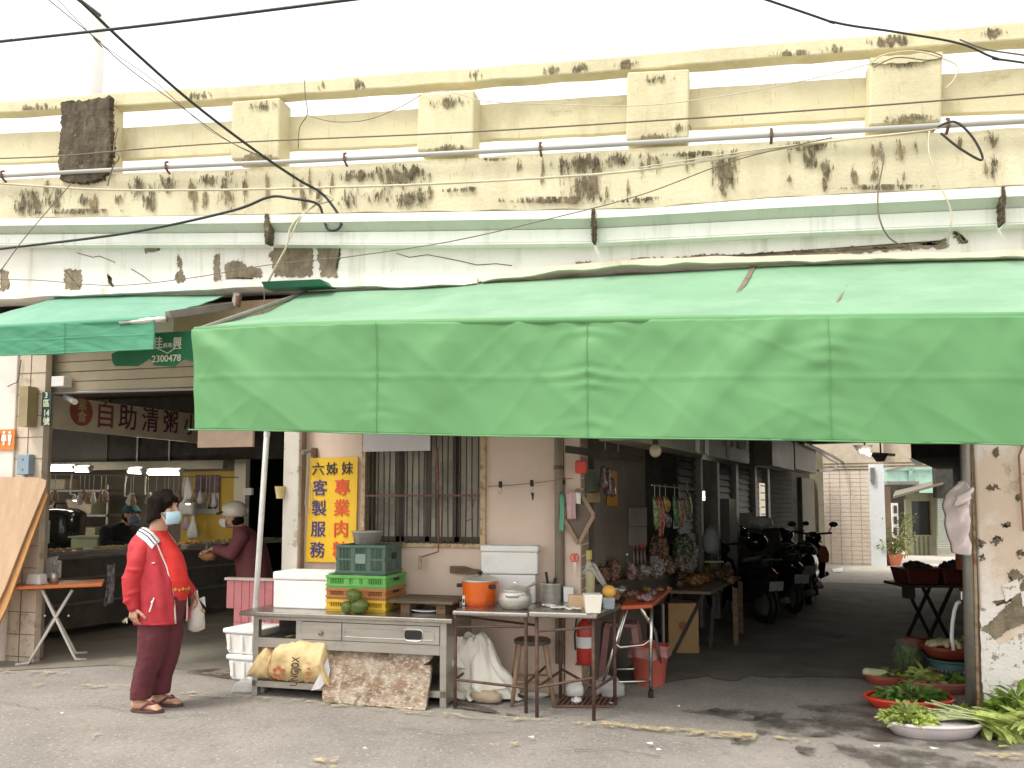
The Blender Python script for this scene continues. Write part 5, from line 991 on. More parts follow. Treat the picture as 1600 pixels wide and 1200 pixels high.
a, b = f2(510, 937), f2(602, 942); L_ = (Vector((b.x,b.y,0))-Vector((a.x,a.y,0))).length; a.z = zct
hy = .100; m_y = mat('yellow_crate', (.72,.46,.03), .45, var=.12, bump=.05, spots=[((.4,.28,.08),9,.56,.72,W,.6)]); m_o = mat('brown_orange_crate', (.42,.17,.05), .45, var=.08, bump=.02); m_g = mat('bright_green_crate', (.14,.44,.09), .45, var=.12, bump=.05, spots=[((.12,.22,.08),9,.56,.72,W,.6)]); m_gg = mat('grey_green_crate', (.085,.15,.11), .45, var=.08, bump=.02)
crate('yellow slatted crate at the bottom of the stack', a, d2, n2, L_, .40, .085, m_y); crate('brown orange slatted crate above the yellow one', a+up*.086, d2, n2, L_, .40, .085, m_o)
crate('bright green slatted crate under the tall grey green one', a+up*.172, d2, n2, L_, .40, .095, m_g)
a2 = a+up*.268+d2*.055+n2*.04; crate('tall grey green crate at the top of the stack', a2, d2, n2, L_*.84, .33, .225, m_gg, rows=2)
cc = a2+d2*(L_*.38)+n2*.16+up*.226; bs = thing('steel_basin', 'round steel basin standing on top of the crate stack', 'basin', cc)
MB().lathe([(.085,.0),(.10,.008),(.118,.09),(.128,.095),(.126,.10),(.112,.092),(.094,.014),(.01,.010)], cc, 28, cap=False).build('bowl', m_steel, bs, smooth=True)
# --- papayas
fz, *_ = plane(CQ(0,.04,0), CQ(1,.04,0))
for k, (x, y, rx, rz, rt_, dz, lab) in enumerate([(543,942,.048,.045,.2,0,'small green papaya at the left of the three'),(562,940,.072,.054,-.25,0,'large green papaya at the right of the three'),(553,928,.060,.047,.12,.085,'green papaya resting on top of the other two')]):
    c_ = fz(x, y); c_.z = zct+rz*.97+dz; Mx = Matrix.Rotation(rt_, 3, 'Y')
    t = thing('papaya', lab, 'papaya', c_, 'green papayas on the steel counter')
    mb = MB().ell(c_, rx, rz*1.02, rz, Mx, 20, 14); 
    for i, v in enumerate(mb.v): q = v-c_; mb.v[i] = c_+q*(1+.05*math.sin(math.atan2(q.z, q.y)*5))
    mb.build('fruit', mat('papaya_skin', (.105,.15,.03), .45, var=.3, scale=14, bump=.08, spots=[((.32,.27,.05),9,.6,.72,W,.6)]), t, smooth=True)
    e = c_+Mx @ Vector((-rx,0,0)); MB().tube([e+Vector((.004,0,0)), e+Vector((-.008,0,.004))], .008, 7).build('stem', m_wood, t)
# --- chopping board on blocks, plate
f3, d3, n3 = plane(CQ(0,.10,0), CQ(1,.10,0))
a, b = f3(597, 938), f3(722, 945); zb_ = zct+.075
cb = thing('chopping_board', 'worn dark wooden chopping board raised on two blocks over a plate', 'chopping board', CQ(cu(640),.2,zct)); m_cb = mat('worn_dark_board', (.17,.12,.085), .8, var=.25, scale=4, bump=.4, stretch=(1,6,6), spots=[((.3,.24,.18),5,.55,.7,(1,5,5),.6)])
u0, u1 = cu(594), cu(700)
cbox(u0+.02, u1, .10, .50, zb_, zb_+.022).build('board', m_cb, cb, bevel=.005)
for u in (u0+.10, u1-.14): cbox(u, u+.07, .14, .48, zct, zb_).build('block', m_wood, cb)
q = CQ(cu(650),.25,zct); o = MB().lathe([(.05,0),(.13,.018),(.132,.024),(.05,.01)], q, 26).build('plate', m_foam, smooth=True); tag(o, 'white plate under the raised chopping board', 'plate')
# ================================================================== SMALL TABLES
m_leg = mat('brown_iron_leg', (.12,.07,.05), .65, metal=.2, var=.3, scale=14, spots=[((.25,.12,.06),20,.55,.68,W,.7)])
def table(name, label, feet, ztop, over, m_top, legr=.013, lip=.035, rails=()):
    c_ = sum(feet, Vector())/4; t = thing(name, label, 'table', c_)
    cor = [Vector((c_.x, c_.y, 0))+(Vector((f.x, f.y, 0))-Vector((c_.x, c_.y, 0)))*(1+over) for f in feet]
    MB().hexa([v+up*(ztop-lip) for v in cor]+[v+up*ztop for v in cor]).build('tabletop', m_top, t, bevel=.012)
    for f in feet: MB().tube([f, Vector((f.x, f.y, ztop-lip))], legr, 8).build('leg', m_leg, t, smooth=True)
    for i, j, z0, z1 in rails: MB().tube([Vector((feet[i].x, feet[i].y, z0)), Vector((feet[j].x, feet[j].y, z1))], legr*.75, 6).build('stretcher', m_leg, t)
    return t
F1 = [atG(711,1107), atG(822,1114), atG(857,1079), atG(748,1074)]; z1t = zof(F1[0], 953)
m_st = mat('scratched_steel_top', (.46,.43,.39), .27, metal=.85, var=.12, scale=4, bump=.04, spots=[((.25,.2,.15),5,.56,.7,W,.5)])
table('steel_top_table', 'brown legged table with steel top carrying the orange rice cooker', F1, z1t, .07, m_st, rails=[(0,1,z1t-.12,z1t-.10),(3,2,z1t-.13,z1t-.12),(0,3,.2,.2),(0,1,.2,.17),(1,2,.2,.2),(0,2,z1t-.04,z1t-.2)])
F2 = [atG(839,1121), atG(928,1126), atG(961,1101), atG(876,1092)]; z2t = zof(F2[0], 954)
F2 = [F2[0], F2[1], F2[2], F2[3]]
table('steel_top_table', 'brown legged steel topped table nearest the road holding white tofu tubs', F2, z2t, .20, m_st, lip=.04, rails=[(0,1,z2t-.14,z2t-.10),(0,1,.20,.28),(1,3,.22,.22),(0,3,.2,.2),(1,2,.2,.2),(3,2,z2t-.1,z2t-.12)])
# red folding table with chrome legs
Rt = [atG(985,1095), atG(1018,1090), atG(1048,1042), atG(1000,1040)]
z3t = zof(Rt[1], 943); t = thing('folding_table', 'folding table with red top and chrome legs piled with packets', 'table', Rt[0])
cor = [atG(972,1097), atG(1021,1092), atG(1052,1040), atG(990,1040)]
MB().hexa([Vector((v.x,v.y,z3t-.03)) for v in cor]+[Vector((v.x,v.y,z3t)) for v in cor]).build('tabletop', mat('red_laminate', (.50,.09,.03), .3, var=.06), t, bevel=.006)
lf, lb, rf_, rb = cor[0].lerp(cor[2], .06), cor[3].lerp(cor[1], .06), cor[1].lerp(cor[3], .05), cor[2].lerp(cor[0], .05)
zz = lambda v, z: Vector((v.x, v.y, z))
g1 = atG(936, 1092); g2 = atG(1017, 1090); g3 = atG(1036,1068); g4 = atG(950,1070)
for p_ in ([zz(rf_, z3t-.03), zz(rf_.lerp(g2, .5), .4), zz(g2, .0)], [zz(rf_.lerp(lf,.4), z3t-.03), zz(rf_.lerp(g3,.35), .45), zz(g3, .02)], [zz(lf, z3t-.03), zz(g1, .0)], [zz(lf.lerp(lb,.3), z3t-.03), zz(g4, .02)]): MB().tube(p_, .014, 8).build('leg', m_chrome, t, smooth=True)
for p_ in ([zz(lf.lerp(g1,.5), .42), zz(lf.lerp(g1,.5)+Vector((.06,0,0)), .38), zz(rf_.lerp(g2,.45)-Vector((.06,0,0)), .38), zz(rf_.lerp(g2,.45), .43)], [zz(g1,.12), zz(g2,.12)], [zz(g4,.12), zz(g3,.12)]): MB().tube(p_, .011, 8).build('stretcher', m_chrome, t, smooth=True)
MB().lathe([(.02,0),(.02,.05),(.015,.05)], g2, 10).build('foot', m_black, t)
# --- rice cooker
q = atD(750, 946, dof(F1[0].lerp(F1[3],.45))); q.z = z1t; rc2 = thing('electric_rice_cooker', 'orange electric rice cooker with silver lid and black handles', 'rice cooker', q)
MB().lathe([(.105,.0),(.118,.008),(.128,.05),(.137,.17),(.138,.178)], q, 36).build('body', m_orange, rc2, smooth=True)
MB().lathe([(.112,-.002),(.112,.012)], q, 30).build('base_ring', m_red, rc2)
lid = MB().lathe([(.140,.176),(.141,.185),(.135,.19),(.10,.212),(.05,.221),(.012,.223)], q, 36).build('lid', m_steel, rc2, smooth=True); MB().lathe([(.012,.222),(.02,.24),(.02,.248),(.004,.252)], q, 16).build('lid_knob', m_black, lid)
for s in (-1, 1):
    c_ = q+RX*s*.095*1+AX*-.105+Vector((0,0,.145)) if s > 0 else q-RX*.145+Vector((0,0,.145))
    MB().bar(c_-RX*.03, c_+RX*.025, .03, .028).build('handle', m_black, rc2, bevel=.006)
c_ = q-RX*.118-AX*.062+Vector((0,0,.04)); MB().bar(c_-up*.035, c_+up*.035, .035, .02, up=RX).build('switch_panel', m_wplast, rc2, bevel=.004); MB().bar(c_-AX*.012-up*.015, c_-AX*.012+up*.012, .014, .012, up=RX).build('switch', m_black, rc2)
c_ = q+RX*.06-AX*.122+Vector((0,0,.035)); MB().bar(c_-RX*.012, c_+RX*.012, .005, .018).build('badge', m_rust, rc2)
# --- steel pot
q = atD(805, 951, dof(F1[1].lerp(F1[2],.3))); q.z = z1t; sp_ = thing('steel_pot', 'round bellied steel pot with lid and ladle beside the rice cooker', 'pot', q)
MB().lathe([(.075,.0),(.095,.005),(.118,.04),(.122,.075),(.112,.11),(.102,.125),(.110,.132)], q, 32).build('pot_body', m_steel, sp_, smooth=True)
lid = MB().lathe([(.112,.130),(.112,.136),(.09,.15),(.05,.163),(.012,.167)], q, 32).build('lid', m_steel, sp_, smooth=True); MB().lathe([(.006,.166),(.006,.178),(.02,.183),(.018,.19),(.004,.192)], q, 14).build('lid_knob', m_chrome, lid)
for s in (-1, 1):
    if s < 0: c_ = q-AX*.115-RX*.02+Vector((0,0,.10)); hp = [c_-RX*.045, c_-RX*.04-AX*.03, c_+RX*.04-AX*.03, c_+RX*.045]
    else: c_ = q+AX*.115+Vector((0,0,.10)); hp = [c_-RX*.04, c_-RX*.035+AX*.03, c_+RX*.035+AX*.03, c_+RX*.04]
    MB().tube(hp, .006, 6).build('handle', m_steeld, sp_)
MB().tube([q+Vector((0,0,.14))+RX*.03-AX*.02, q+RX*.09-AX*.03+Vector((0,0,.155)), q+RX*.15-AX*.02+Vector((0,0,.185))], [.006,.008,.012], 8).build('ladle_handle', m_steeld, sp_)
# --- steel canister with knives
q = atD(861, 943, dof(F1[2].lerp(F2[3],.5))-.13); q.z = z1t; cn_ = thing('steel_canister', 'tall steel canister holding three black handled knives', 'canister', q)
MB().lathe([(.074,0),(.076,.004),(.076,.155),(.079,.158),(.079,.163),(.072,.163),(.072,.01),(.01,.008)], q, 30, cap=False).build('can', m_steel, cn_, smooth=True)
for k, (dx, dz, ty, lab) in enumerate([(-.035,.245,-.01,'black handled knife standing upright at the left of the steel canister'),(.028,.20,.02,'short black handled knife in the middle of the steel canister'),(.075,.27,.03,'long black handled knife leaning right in the steel canister')]):
    kn = thing('knife', lab, 'knife', q+Vector((dx*.4,0,.02)), 'knives in the steel canister'); a = q+RX*dx*.6+Vector((0,ty,.15)); b = q+RX*dx+Vector((0,ty,dz))
    MB().bar(q+RX*dx*.4+Vector((0,ty,.02)), a, .03, .003).build('blade', m_steel, kn); MB().bar(a, b, .02, .015).build('handle', m_black, kn, bevel=.005)
# --- foam boxes behind
fb_, db_, nb_ = plane(atG(720,1082), atG(860,1088)); zt1 = z1t
a, b = fb_(762, 945, -.02), fb_(838, 946, -.02); a.z = b.z = zt1; hh = fb_(762, 897, -.02).z-zt1
foambox('lower white foam box behind the rice cooker', a, b, hh, .22, lid=False)
a2, b2 = fb_(750, 897, -.03), fb_(841, 897, -.03); a2.z = b2.z = zt1+hh+.002; foambox('upper white foam box stacked against the pink wall', a2, b2, fb_(750,852,-.03).z-a2.z, .24)
# --- items on the front table
def P2(px, py, z=None, dd=0):            # point on the front table's top
    z = z2t if z is None else z; r = ray(px, py); return CAM+r*((z-H)/r.z)
q = P2(900, 952); 
def tub(name, label, c_, w0, w1, dep, h, m, cat, smooth=False):
    pr = MB(); x = RX; y = AX; o = pr.hexa([c_+x*a*w0+y*b*dep for a, b in ((-1,-1),(1,-1),(1,1),(-1,1))]+[c_+x*a*w1+y*b*dep*w1/w0+up*h for a, b in ((-1,-1),(1,-1),(1,1),(-1,1))]).build(name, m, bevel=.006); return tag(o, label, cat)
tub('tofu_tub', 'tapered white tub standing at the front right corner of the steel table', P2(926,957), .048, .062, .05, .125, mat('waxy_white', (.83,.80,.70), .4, var=.03), 'tub')
tub('tan_box', 'tan cardboard tub between the white ones', P2(902,949), .06, .062, .04, .088, mat('tan_card', (.66,.45,.27), .7, var=.06), 'tub')
tub('white_tub', 'white tub half hidden behind the tan cardboard tub', P2(888,940), .035, .038, .04, .11, m_foam, 'tub')
tub('clear_tub', 'clear plastic tub at the right edge of the steel table', P2(951,951), .035, .042, .035, .075, mat('bluish_clear', (.45,.52,.56), .2, alpha=.6), 'tub')
q = P2(952,946)+up*.10; o = MB().ell(q, .05, .05, .045, seg=16).build('orange_bun', mat('yellow_bun', (.78,.42,.08), .5), smooth=True); tag(o, 'round orange yellow bun in clear film beside the white tub', 'bun')
for k, (x, y, w_) in enumerate([(858,948,.05),(873,951,.06),(897,953,.055)]):
    c_ = P2(x, y); o = MB().grid(lambda u, v: c_+RX*(u-.5)*w_*2+AX*(v-.5)*.07+up*(.012+.014*noise.noise(Vector((u*3+k, v*3, k)))), 8, 5).build('paper_napkin', m_foam, solid=.004, smooth=True); tag(o, ['crumpled white napkin at the left on the steel table','crumpled white napkin next to the canister','folded white napkin in front of the tan tub'][k], 'napkin')
# cup of chopsticks, jug, scissors
q = P2(903,934); cs_ = thing('chopstick_cup', 'clear cup of wooden chopsticks beside the pink column', 'cup', q); MB().lathe([(.03,0),(.036,.07),(.033,.07),(.028,.004)], q, 16).build('cup', m_bag, cs_, smooth=True)
for k in range(9): a = k*.7; MB().tube([q+up*.01, q+Vector((math.cos(a)*.05, math.sin(a)*.04, .15))], .0025, 5).build('chopstick', mat('bamboo', (.62,.34,.2), .6), cs_)
q = atD(914, 925, 6.35); q.z = z2t; jg = thing('plastic_jug', 'pale yellow plastic jug wrapped in clear film beside the column', 'jug', q)
MB().lathe([(.065,0),(.075,.02),(.08,.16),(.07,.22),(.05,.27),(.046,.29)], q, 20).build('body', mat('milky_yellow', (.72,.66,.40), .4), jg, smooth=True); MB().lathe([(.058,.29),(.058,.36),(.05,.365)], q, 20).build('cap', mat('yellow_cap', (.72,.62,.2), .4), jg); pass
q = atY(898,880,-.12); scs = thing('scissors', 'orange handled scissors hanging on the pink column', 'scissors', q)
for s in (-1, 1): MB().tube([q+Vector((s*.012+.018*math.cos(a), 0, .04+.03*math.sin(a))) for a in [k*.7 for k in range(10)]], .005, 6).build('handle', m_redb, scs)
MB().prism([q+Vector((-.012,0,.01)), q+Vector((.012,0,.01)), q+Vector((.0,0,-.11))], (0,.004,0)).build('blades', m_steel, scs)
# diamond frame with cloths
dm = [atY(903,764,-.13), atY(928,805,-.13), atY(904,850,-.13), atY(880,808,-.13)]; df = thing('diamond_frame', 'brown wooden frame hung as a diamond on the arcade column', 'frame', dm[2])
for i in range(4): MB().bar(dm[i], dm[(i+1)%4], .025, .03).build('frame_side', mat('pale_brown_frame', (.33,.22,.15), .6), df, bevel=.004)
MB().prism([v+Vector((0,.012,0)) for v in dm], (0,.006,0)).build('board', mat('brown_mirror_board', (.13,.09,.055), .3), df)
o = MB().sheet(lambda u, v: atY(lerp(874,881,u)+math.sin(v*4), lerp(772,830,v), -.15)+Vector((0,.006*math.sin(u*9+v*5),0)), 6, 10, (0,.004,0)).build('green_cloth', mat('mint_cloth', (.18,.48,.32), .9), smooth=True); tag(o, 'mint green cloth strip hanging beside the diamond frame', 'cloth')
o = MB().sheet(lambda u, v: atY(lerp(884,898+4*v*0,u)+ (2*v), lerp(768,811,v), -.19)+Vector((0,.012*math.sin(u*8+v*2),0)), 10, 10, (0,.005,0)).build('pink_cloth', mat('pink_cloth', (.62,.42,.42), .9, spots=[((.75,.68,.65),12,.5,.6)]), smooth=True); tag(o, 'pink checked cloth clipped over the diamond frame', 'cloth')
o = MB().sheet(lambda u, v: atY(lerp(897,907,u), lerp(768,786,v)+u*2, -.18)+Vector((0,.01*math.sin(u*8),0)), 6, 5, (0,.005,0)).build('white_cloth', m_wplast, smooth=True); tag(o, 'small white cloth over the top corner of the diamond frame', 'cloth')
a, b = atY(900,740,-.12), atY(917,720,-.12); o = MB().box(a.x, b.x, -.17, -.08, a.z, b.z).build('red_box', m_red, bevel=.01); tag(o, 'small red box fixed high on the arcade column', 'box')
# brick side of the column
mb = MB(); xq = X(907,-.07)
for k in range(34): mb.box(xq+.001, xq+.006, -.05+.06*(k%2)*0, .30, .03+k*.085, .10+k*.085)
mb.build('brick_edging', mat('tan_brick_edge', (.36,.27,.2), .8), mk)
# stool
def stool(label, c_, zs_, r0, feet):
    t = thing('wooden_stool', label, 'stool', c_); MB().lathe([(r0*.9,zs_-.035),(r0,zs_-.03),(r0,zs_-.008),(r0*.93,zs_),(.01,zs_+.002)], c_, 26).build('seat', mat('dark_stool_seat', (.07,.05,.035), .45, var=.2), t, smooth=False, bevel=.003)
    for f in feet: a = c_+(f-c_)*.62; MB().tube([Vector((a.x,a.y,zs_-.03)), f], [.019,.015], 8).build('leg', mat('stool_leg_wood', (.28,.18,.11), .7, var=.25, stretch=(6,6,1)), t, smooth=True)
    for i in range(4): a = feet[i].lerp(feet[(i+1)%4], 0); b = feet[(i+1)%4]; k = .36; A_ = c_+(a-c_)*.87; B_ = c_+(b-c_)*.87; MB().tube([Vector((A_.x,A_.y,.17)), Vector((B_.x,B_.y,.17))], .009, 6).build('rung', MATS['stool_leg_wood'], t)
    return t
sc_ = atG(832, 1098); stool('round dark wooden stool tucked under the steel topped tables', sc_, .46, .135, [sc_-RX*.15-AX*.12, sc_+RX*.15-AX*.14, sc_+RX*.15+AX*.15, sc_-RX*.16+AX*.14])
# cloth bundle
cb_ = atG(752, 1092); 
def bund(u, v):
    a = u*2*math.pi; t = v; prof = [(.0,.44),(.14,.43),(.32,.37),(.52,.25),(.76,.09),(.9,.02),(1,.0)]
    z = pl(prof, t); r = .25*(t**.46)*(1-.12*(t > .8)); 
    f_ = 1+.16*math.sin(a*5+t*3+1)*t+.10*math.sin(a*9+2-t*5)*t+.3*noise.noise(Vector((math.cos(a)*1.3, math.sin(a)*1.3, t*2)))
    skew = RX*(-.03+.05*t*0)
    q = cb_+skew*(1-t)+RX*math.cos(a)*r*f_*.82+AX*math.sin(a)*r*.62*f_; z += .05*noise.noise(Vector((math.cos(a)*3, math.sin(a)*3, t*4)))
    rg = (1-abs(noise.noise(Vector((math.cos(a)*2.6+t*2, math.sin(a)*2.6, t*3.3+5))))*2.4)**2; f_ += .12*rg*min(1,t*3); z += .022*rg
    if math.cos(a-5.75) > .9 and t > .5: q += RX*.13*(t-.5)*2-AX*.03; 
    return Vector((q.x, q.y, max(.012, z+.01+.03*(math.sin(a*3)+1)*(t > .6)*0)))
cl_ = thing('cloth_bundle', 'white cloth draped over a bundle on the ground under the steel topped table', 'cloth bundle', cb_)
MB().grid(bund, 130, 54).build('cloth', mat('off_white_cloth', (.78,.75,.66), .8, var=.05, scale=4, bump=.3, bscale=14), cl_, smooth=True, solid=.006)
MB().sheet(lambda u, v: cb_-RX*(.25-.05*u+.02*math.sin(v*5))+RX*u*.07-AX*(.1-.04*math.sin(v*6))+up*(lerp(.47,.24,v)-.05*math.sin(v*3.1)*u), 6, 14, (0,.004,0)).build('cloth_corner', MATS['off_white_cloth'], cl_, smooth=True)
MB().ell(cb_+up*.05-AX*.13+RX*.04, .12, .06, .05, seg=16).build('bag_under', mat('tan_sack', (.42,.33,.23), .8, bump=.6, bscale=10), cl_, smooth=True, disp=(.04,.08))
# flattened trays, foam scraps behind stool
q = atG(800,1072); o = MB().hexa([q+RX*a+AX*b for a, b in ((-.16,-.1),(.16,-.1),(.16,.1),(-.16,.1))]+[q+RX*a*1.1+AX*b*1.1+up*.10 for a, b in ((-.16,-.1),(.16,-.1),(.16,.1),(-.16,.1))]).build('foam_tray', m_foam, bevel=.01); tag(o, 'white foam tray lying behind the stool against the wall', 'foam tray')
q = atG(835,1090); o = MB().lathe([(.06,0),(.10,.02),(.11,.024),(.05,.01)], q, 18, sy=.6).build('paper_plate', m_wplast); tag(o, 'grey white plate lying flat beneath the stool', 'plate')
for k, (x, y, s_) in enumerate([(897,1090,.07),(905,1078,.05),(900,1100,.035)]):
    q = atG(x, y)+up*s_*.7; o = MB().ell(q, s_, s_*.8, s_*.9, seg=14).build('crumpled_bag', m_bagw if k != 1 else m_bag, disp=(.05,.04), smooth=True); tag(o, ['crumpled white bag at the foot of the arcade column','crumpled clear bag behind the white one at the column foot','small crumpled white scrap by the drain grate'][k], 'bag')
q = atG(953,1090)+up*.07; o = MB().ell(q, .115, .09, .085, seg=18, rings=12).build('clear_bag', m_bag, disp=(.07,.05), smooth=True); tag(o, 'knotted clear bag of rubbish lying by the chrome table legs', 'bag')
# fire extinguisher
q = atY(914, 1037, -.15); fe = thing('fire_extinguisher', 'red fire extinguisher with white label at the foot of the arcade column', 'fire extinguisher', q)
MB().lathe([(.055,0),(.062,.01),(.062,.24),(.05,.29),(.025,.315),(.02,.33)], q, 22).build('cylinder', mat('extinguisher_red', (.36,.025,.018), .3, var=.05), fe, smooth=True); MB().lathe([(.018,.33),(.024,.335),(.024,.36),(.01,.365)], q, 12).build('valve', m_black, fe); MB().bar(q+up*.37-RX*.02, q+up*.39+RX*.06, .02, .012).build('handle', m_black, fe)
MB().lathe([(.0635,.12),(.0635,.20)], q, 22, cap=False).build('label', mat('grey_label', (.6,.6,.6), .5), fe, smooth=True); MB().tube([q+up*.34, q-RX*.06+up*.33, q-RX*.075+up*.2, q-RX*.07+up*.1], .008, 6).build('hose', m_black, fe); 
MB().box(q.x-.07, q.x+.07, q.y-.02, q.y+.075, q.z-.012, q.z-.002).build('bracket', m_rust, fe)
# bucket + pink stool
q = atG(1015,1068); bk = thing('red_bucket', 'faded red plastic bucket lined with a clear bag behind the chrome table', 'bucket', q)
MB().lathe([(.115,0),(.12,.005),(.155,.29),(.165,.292),(.165,.305),(.148,.305),(.112,.012),(.01,.01)], q, 28, cap=False).build('pail', mat('faded_red_plastic', (.62,.14,.10), .45, var=.06), bk, smooth=True)
MB().grid(lambda u, v: q+Vector((math.cos(u*6.283)*(.162+.015*math.sin(u*50)*v), math.sin(u*6.283)*(.162+.015*math.sin(u*50)*v), .31-.09*v+.012*math.sin(u*31))), 60, 6).build('bag_liner', mat('pinkish_film', (.6,.35,.33), .25, alpha=.6, bump=.3), bk, smooth=True)
q = atG(973,1062); ps = thing('plastic_stool', 'tall dull pink plastic stool behind the chrome table legs', 'stool', q); m_ps = mat('dull_pink_plastic', (.34,.17,.16), .5)
MB().box(q.x-.13, q.x+.13, q.y-.13, q.y+.13, .44, .47).build('seat', m_ps, ps, bevel=.01)
for sx in (-1, 1):
    for sy_ in (-1, 1): MB().bar(q+Vector((sx*.11, sy_*.11, .44)), q+Vector((sx*.16, sy_*.16, 0)), .05, .03).build('leg', m_ps, ps)
# drain grate
ga, gb, gc, gd = atG(868,1106), atG(957,1106), atG(965,1093), atG(882,1091); gt = thing('drain_grate', 'rusty slotted drain grate in the ground by the front table legs', 'drain grate', ga)
for k in range(12): MB().bar(ga.lerp(gb, k/11)+up*.014, gd.lerp(gc, k/11)+up*.014, .018, .012).build('bar', m_rust, gt)
for a, b in ((ga,gb),(gd,gc)): MB().bar(a+up*.012, b+up*.012, .02, .012).build('edge', m_rust, gt)
MB().prism([ga+up*.006, gb+up*.006, gc+up*.006, gd+up*.006], (0,0,.002)).build('pit', m_black, gt)
# ================================================================== WHITE POLE, PINK PARTITION, FOAM STACK, SIGN
pa = atG(399,1066); pa = Vector((atY(400,935,-.2).x,-.2,0)); tp = atY(417,678,-.35); dr_ = (tp-atY(400,935,-.2)); b_ = atY(400,935,-.2); ft = b_-dr_*(b_.z/dr_.z)
o = thing('white_pole', 'slender white pole leaning between the steel counter and the awning', 'pole', ft); MB().tube([ft, tp], .022, 12).build('tube', mat('white_pole_paint', (.74,.73,.70), .4, spots=[((.4,.35,.28),20,.62,.7)]), o, smooth=True); MB().tube([tp-dr_.normalized()*.02, tp+dr_.normalized()*.06], .024, 12).build('cap', m_wplast, o)
pp_ = thing('pink_partition', 'low pink boarded partition with pale top rail behind the steel counter', 'partition', atY(430,1000,.12)); m_pp = mat('pink_boards', (.56,.20,.21), .6, var=.06, spots=[((.72,.4,.38),8,.58,.7,W,.5)])
xa, xb = X(357,.12), X(441,.12); zt2 = atY(400,904,.12).z
for k in range(7): x_ = lerp(xa, xb, k/7); MB().box(x_+.002, lerp(xa,xb,(k+1)/7)-.002, .12, .14, (.42 if k > 0 else zt2-.26), zt2-.02).build('board', m_pp, pp_, bevel=.003)
MB().box(xa, xb, .13, .16, 0.35, .45).build('lower_board', m_pp, pp_) if False else None
for k in range(1, 7): x_ = lerp(xa, xb, k/7); MB().box(x_+.002, lerp(xa,xb,(k+1)/7)-.002, .121, .139, 0.0, .418).build('board', m_pp, pp_)
MB().box(xa-.01, xb, .10, .17, zt2-.018, zt2+.004).build('top_rail', mat('pale_rail', (.62,.52,.45), .6), pp_, bevel=.003)
fs_, ds_, ns_ = plane(atG(362,1074), atG(400,1078))
def fstack(y0, y1, xl, xr_, lab):
    a, b = fs_(xl, y1), fs_(xr_, y1); z0 = a.z; b.z = a.z; h_ = fs_(xl, y0).z-z0; t = thing('foam_box', lab, 'foam box', a)
    d = (b-a); L_ = d.length; d.normalize(); n_ = Vector((-d.y,d.x,0))
    def q(u, o, z): return a+d*u+n_*o+up*z
    def hb(mb, u0,u1,o0,o1,z0,z1, k=0): return mb.hexa([q(u0+k,o0+k,z0),q(u1-k,o0+k,z0),q(u1-k,o1-k,z0),q(u0+k,o1-k,z0),q(u0,o0,z1),q(u1,o0,z1),q(u1,o1,z1),q(u0,o1,z1)])
    hb(MB(), 0, L_, 0, .34, 0, h_-.04, .02).build('box', m_foam, t, bevel=.014); hb(MB(), -.012, L_+.012, -.012, .352, h_-.038, h_).build('lid', m_foam, t, bevel=.012)
    for u in (.03, L_*.5, L_*.8): hb(MB(), u, u+.03, -.006, .01, .03, h_-.05).build('rib', m_foam, t, bevel=.006)
fstack(1022, 1062, 355, 400, 'lower white foam box left of the steel counter'); fstack(981, 1021, 350, 400, 'upper white foam box left of the steel counter')
q = atG(384,1080); o = MB().hexa([q+RX*a+AX*b for a, b in ((-.10,-.07),(.16,-.07),(.16,.25),(-.10,.25))]+[q+RX*a+AX*b+up*.065 for a, b in ((-.08,-.05),(.15,-.05),(.15,.24),(-.08,.24))]).build('concrete_foot', mat('grey_plastic_foot', (.45,.44,.42), .7), bevel=.015); tag(o, 'grey block under the white foam boxes beside the counter leg', 'block')
# vertical sign
ys = thing('yellow_sign', 'tall yellow shop sign with black, blue and red characters on the pink wall', 'sign', atY(520, 878, -.03))
c4 = [atY(477,878,-.03), atY(555,879,-.03), atY(559,714,-.03), atY(485,716,-.03)]
MB().prism(c4, (0,.018,0)).build('board', mat('sign_yellow', (.82,.50,.018), .45, var=.05, bump=.05, spots=[((.60,.36,.05),3,.56,.76,(1,1,.5),.5), ((.4,.25,.08),25,.66,.74,W,.5)]), ys)
def sgp(fx, fy): return c4[0].lerp(c4[1], fx).lerp(c4[3].lerp(c4[2], fx), fy)+Vector((0,-.003,0))
ink, blue, redi = mat('black_ink', (.04,.03,.03), .5, bump=0), mat('indigo_ink', (.055,.04,.20), .5, bump=0), mat('red_ink', (.72,.085,.02), .5, bump=0)
sx_ = (c4[1]-c4[0]).normalized(); hz = (c4[3]-c4[0]); su = Vector((0,0,1))
for ch, fx in (('六',.18),('姊',.47),('妹',.79)): text(ch, 'lettering', ink, ys, sgp(fx,.885), sx_, su, .112, bold=.012, sx=.95 if fx > .3 else 1.05)
for ch, fy in (('客',.70),('製',.505),('服',.305),('務',.105)): text(ch, 'lettering', blue, ys, sgp(.235,fy), sx_, su, .138, bold=.014)
for ch, fy in (('專',.70),('業',.505),('肉',.305),('粽',.105)): text(ch, 'lettering', redi, ys, sgp(.70,fy), sx_, su, .145, bold=.019)
q = atY(484,708,-.05); wc = thing('wall_camera', 'small camera on a rusty bracket above the yellow sign', 'camera', q); MB().box(q.x-.0, q.x+.045, -.03, .0, q.z-.03, q.z+.045).build('bracket', m_rust, wc); MB().tube([q+Vector((.02,-.02,.02)), q+Vector((-.02,-.09,.0))], .017, 12).build('body', m_steeld, wc)
o = MB().tube([q+Vector((-.01,-.01,0)), q+Vector((-.02,0,-.2)), q+Vector((-.035,0,-.42)), q+Vector((-.01,0,-.5)), q+Vector((.015,0,-.44)), q+Vector((.01,0,-.25))], .004, 6).build('hanging_cable', m_wirel); tag(o, 'pale cable looping down the wall beside the yellow sign', 'cable')
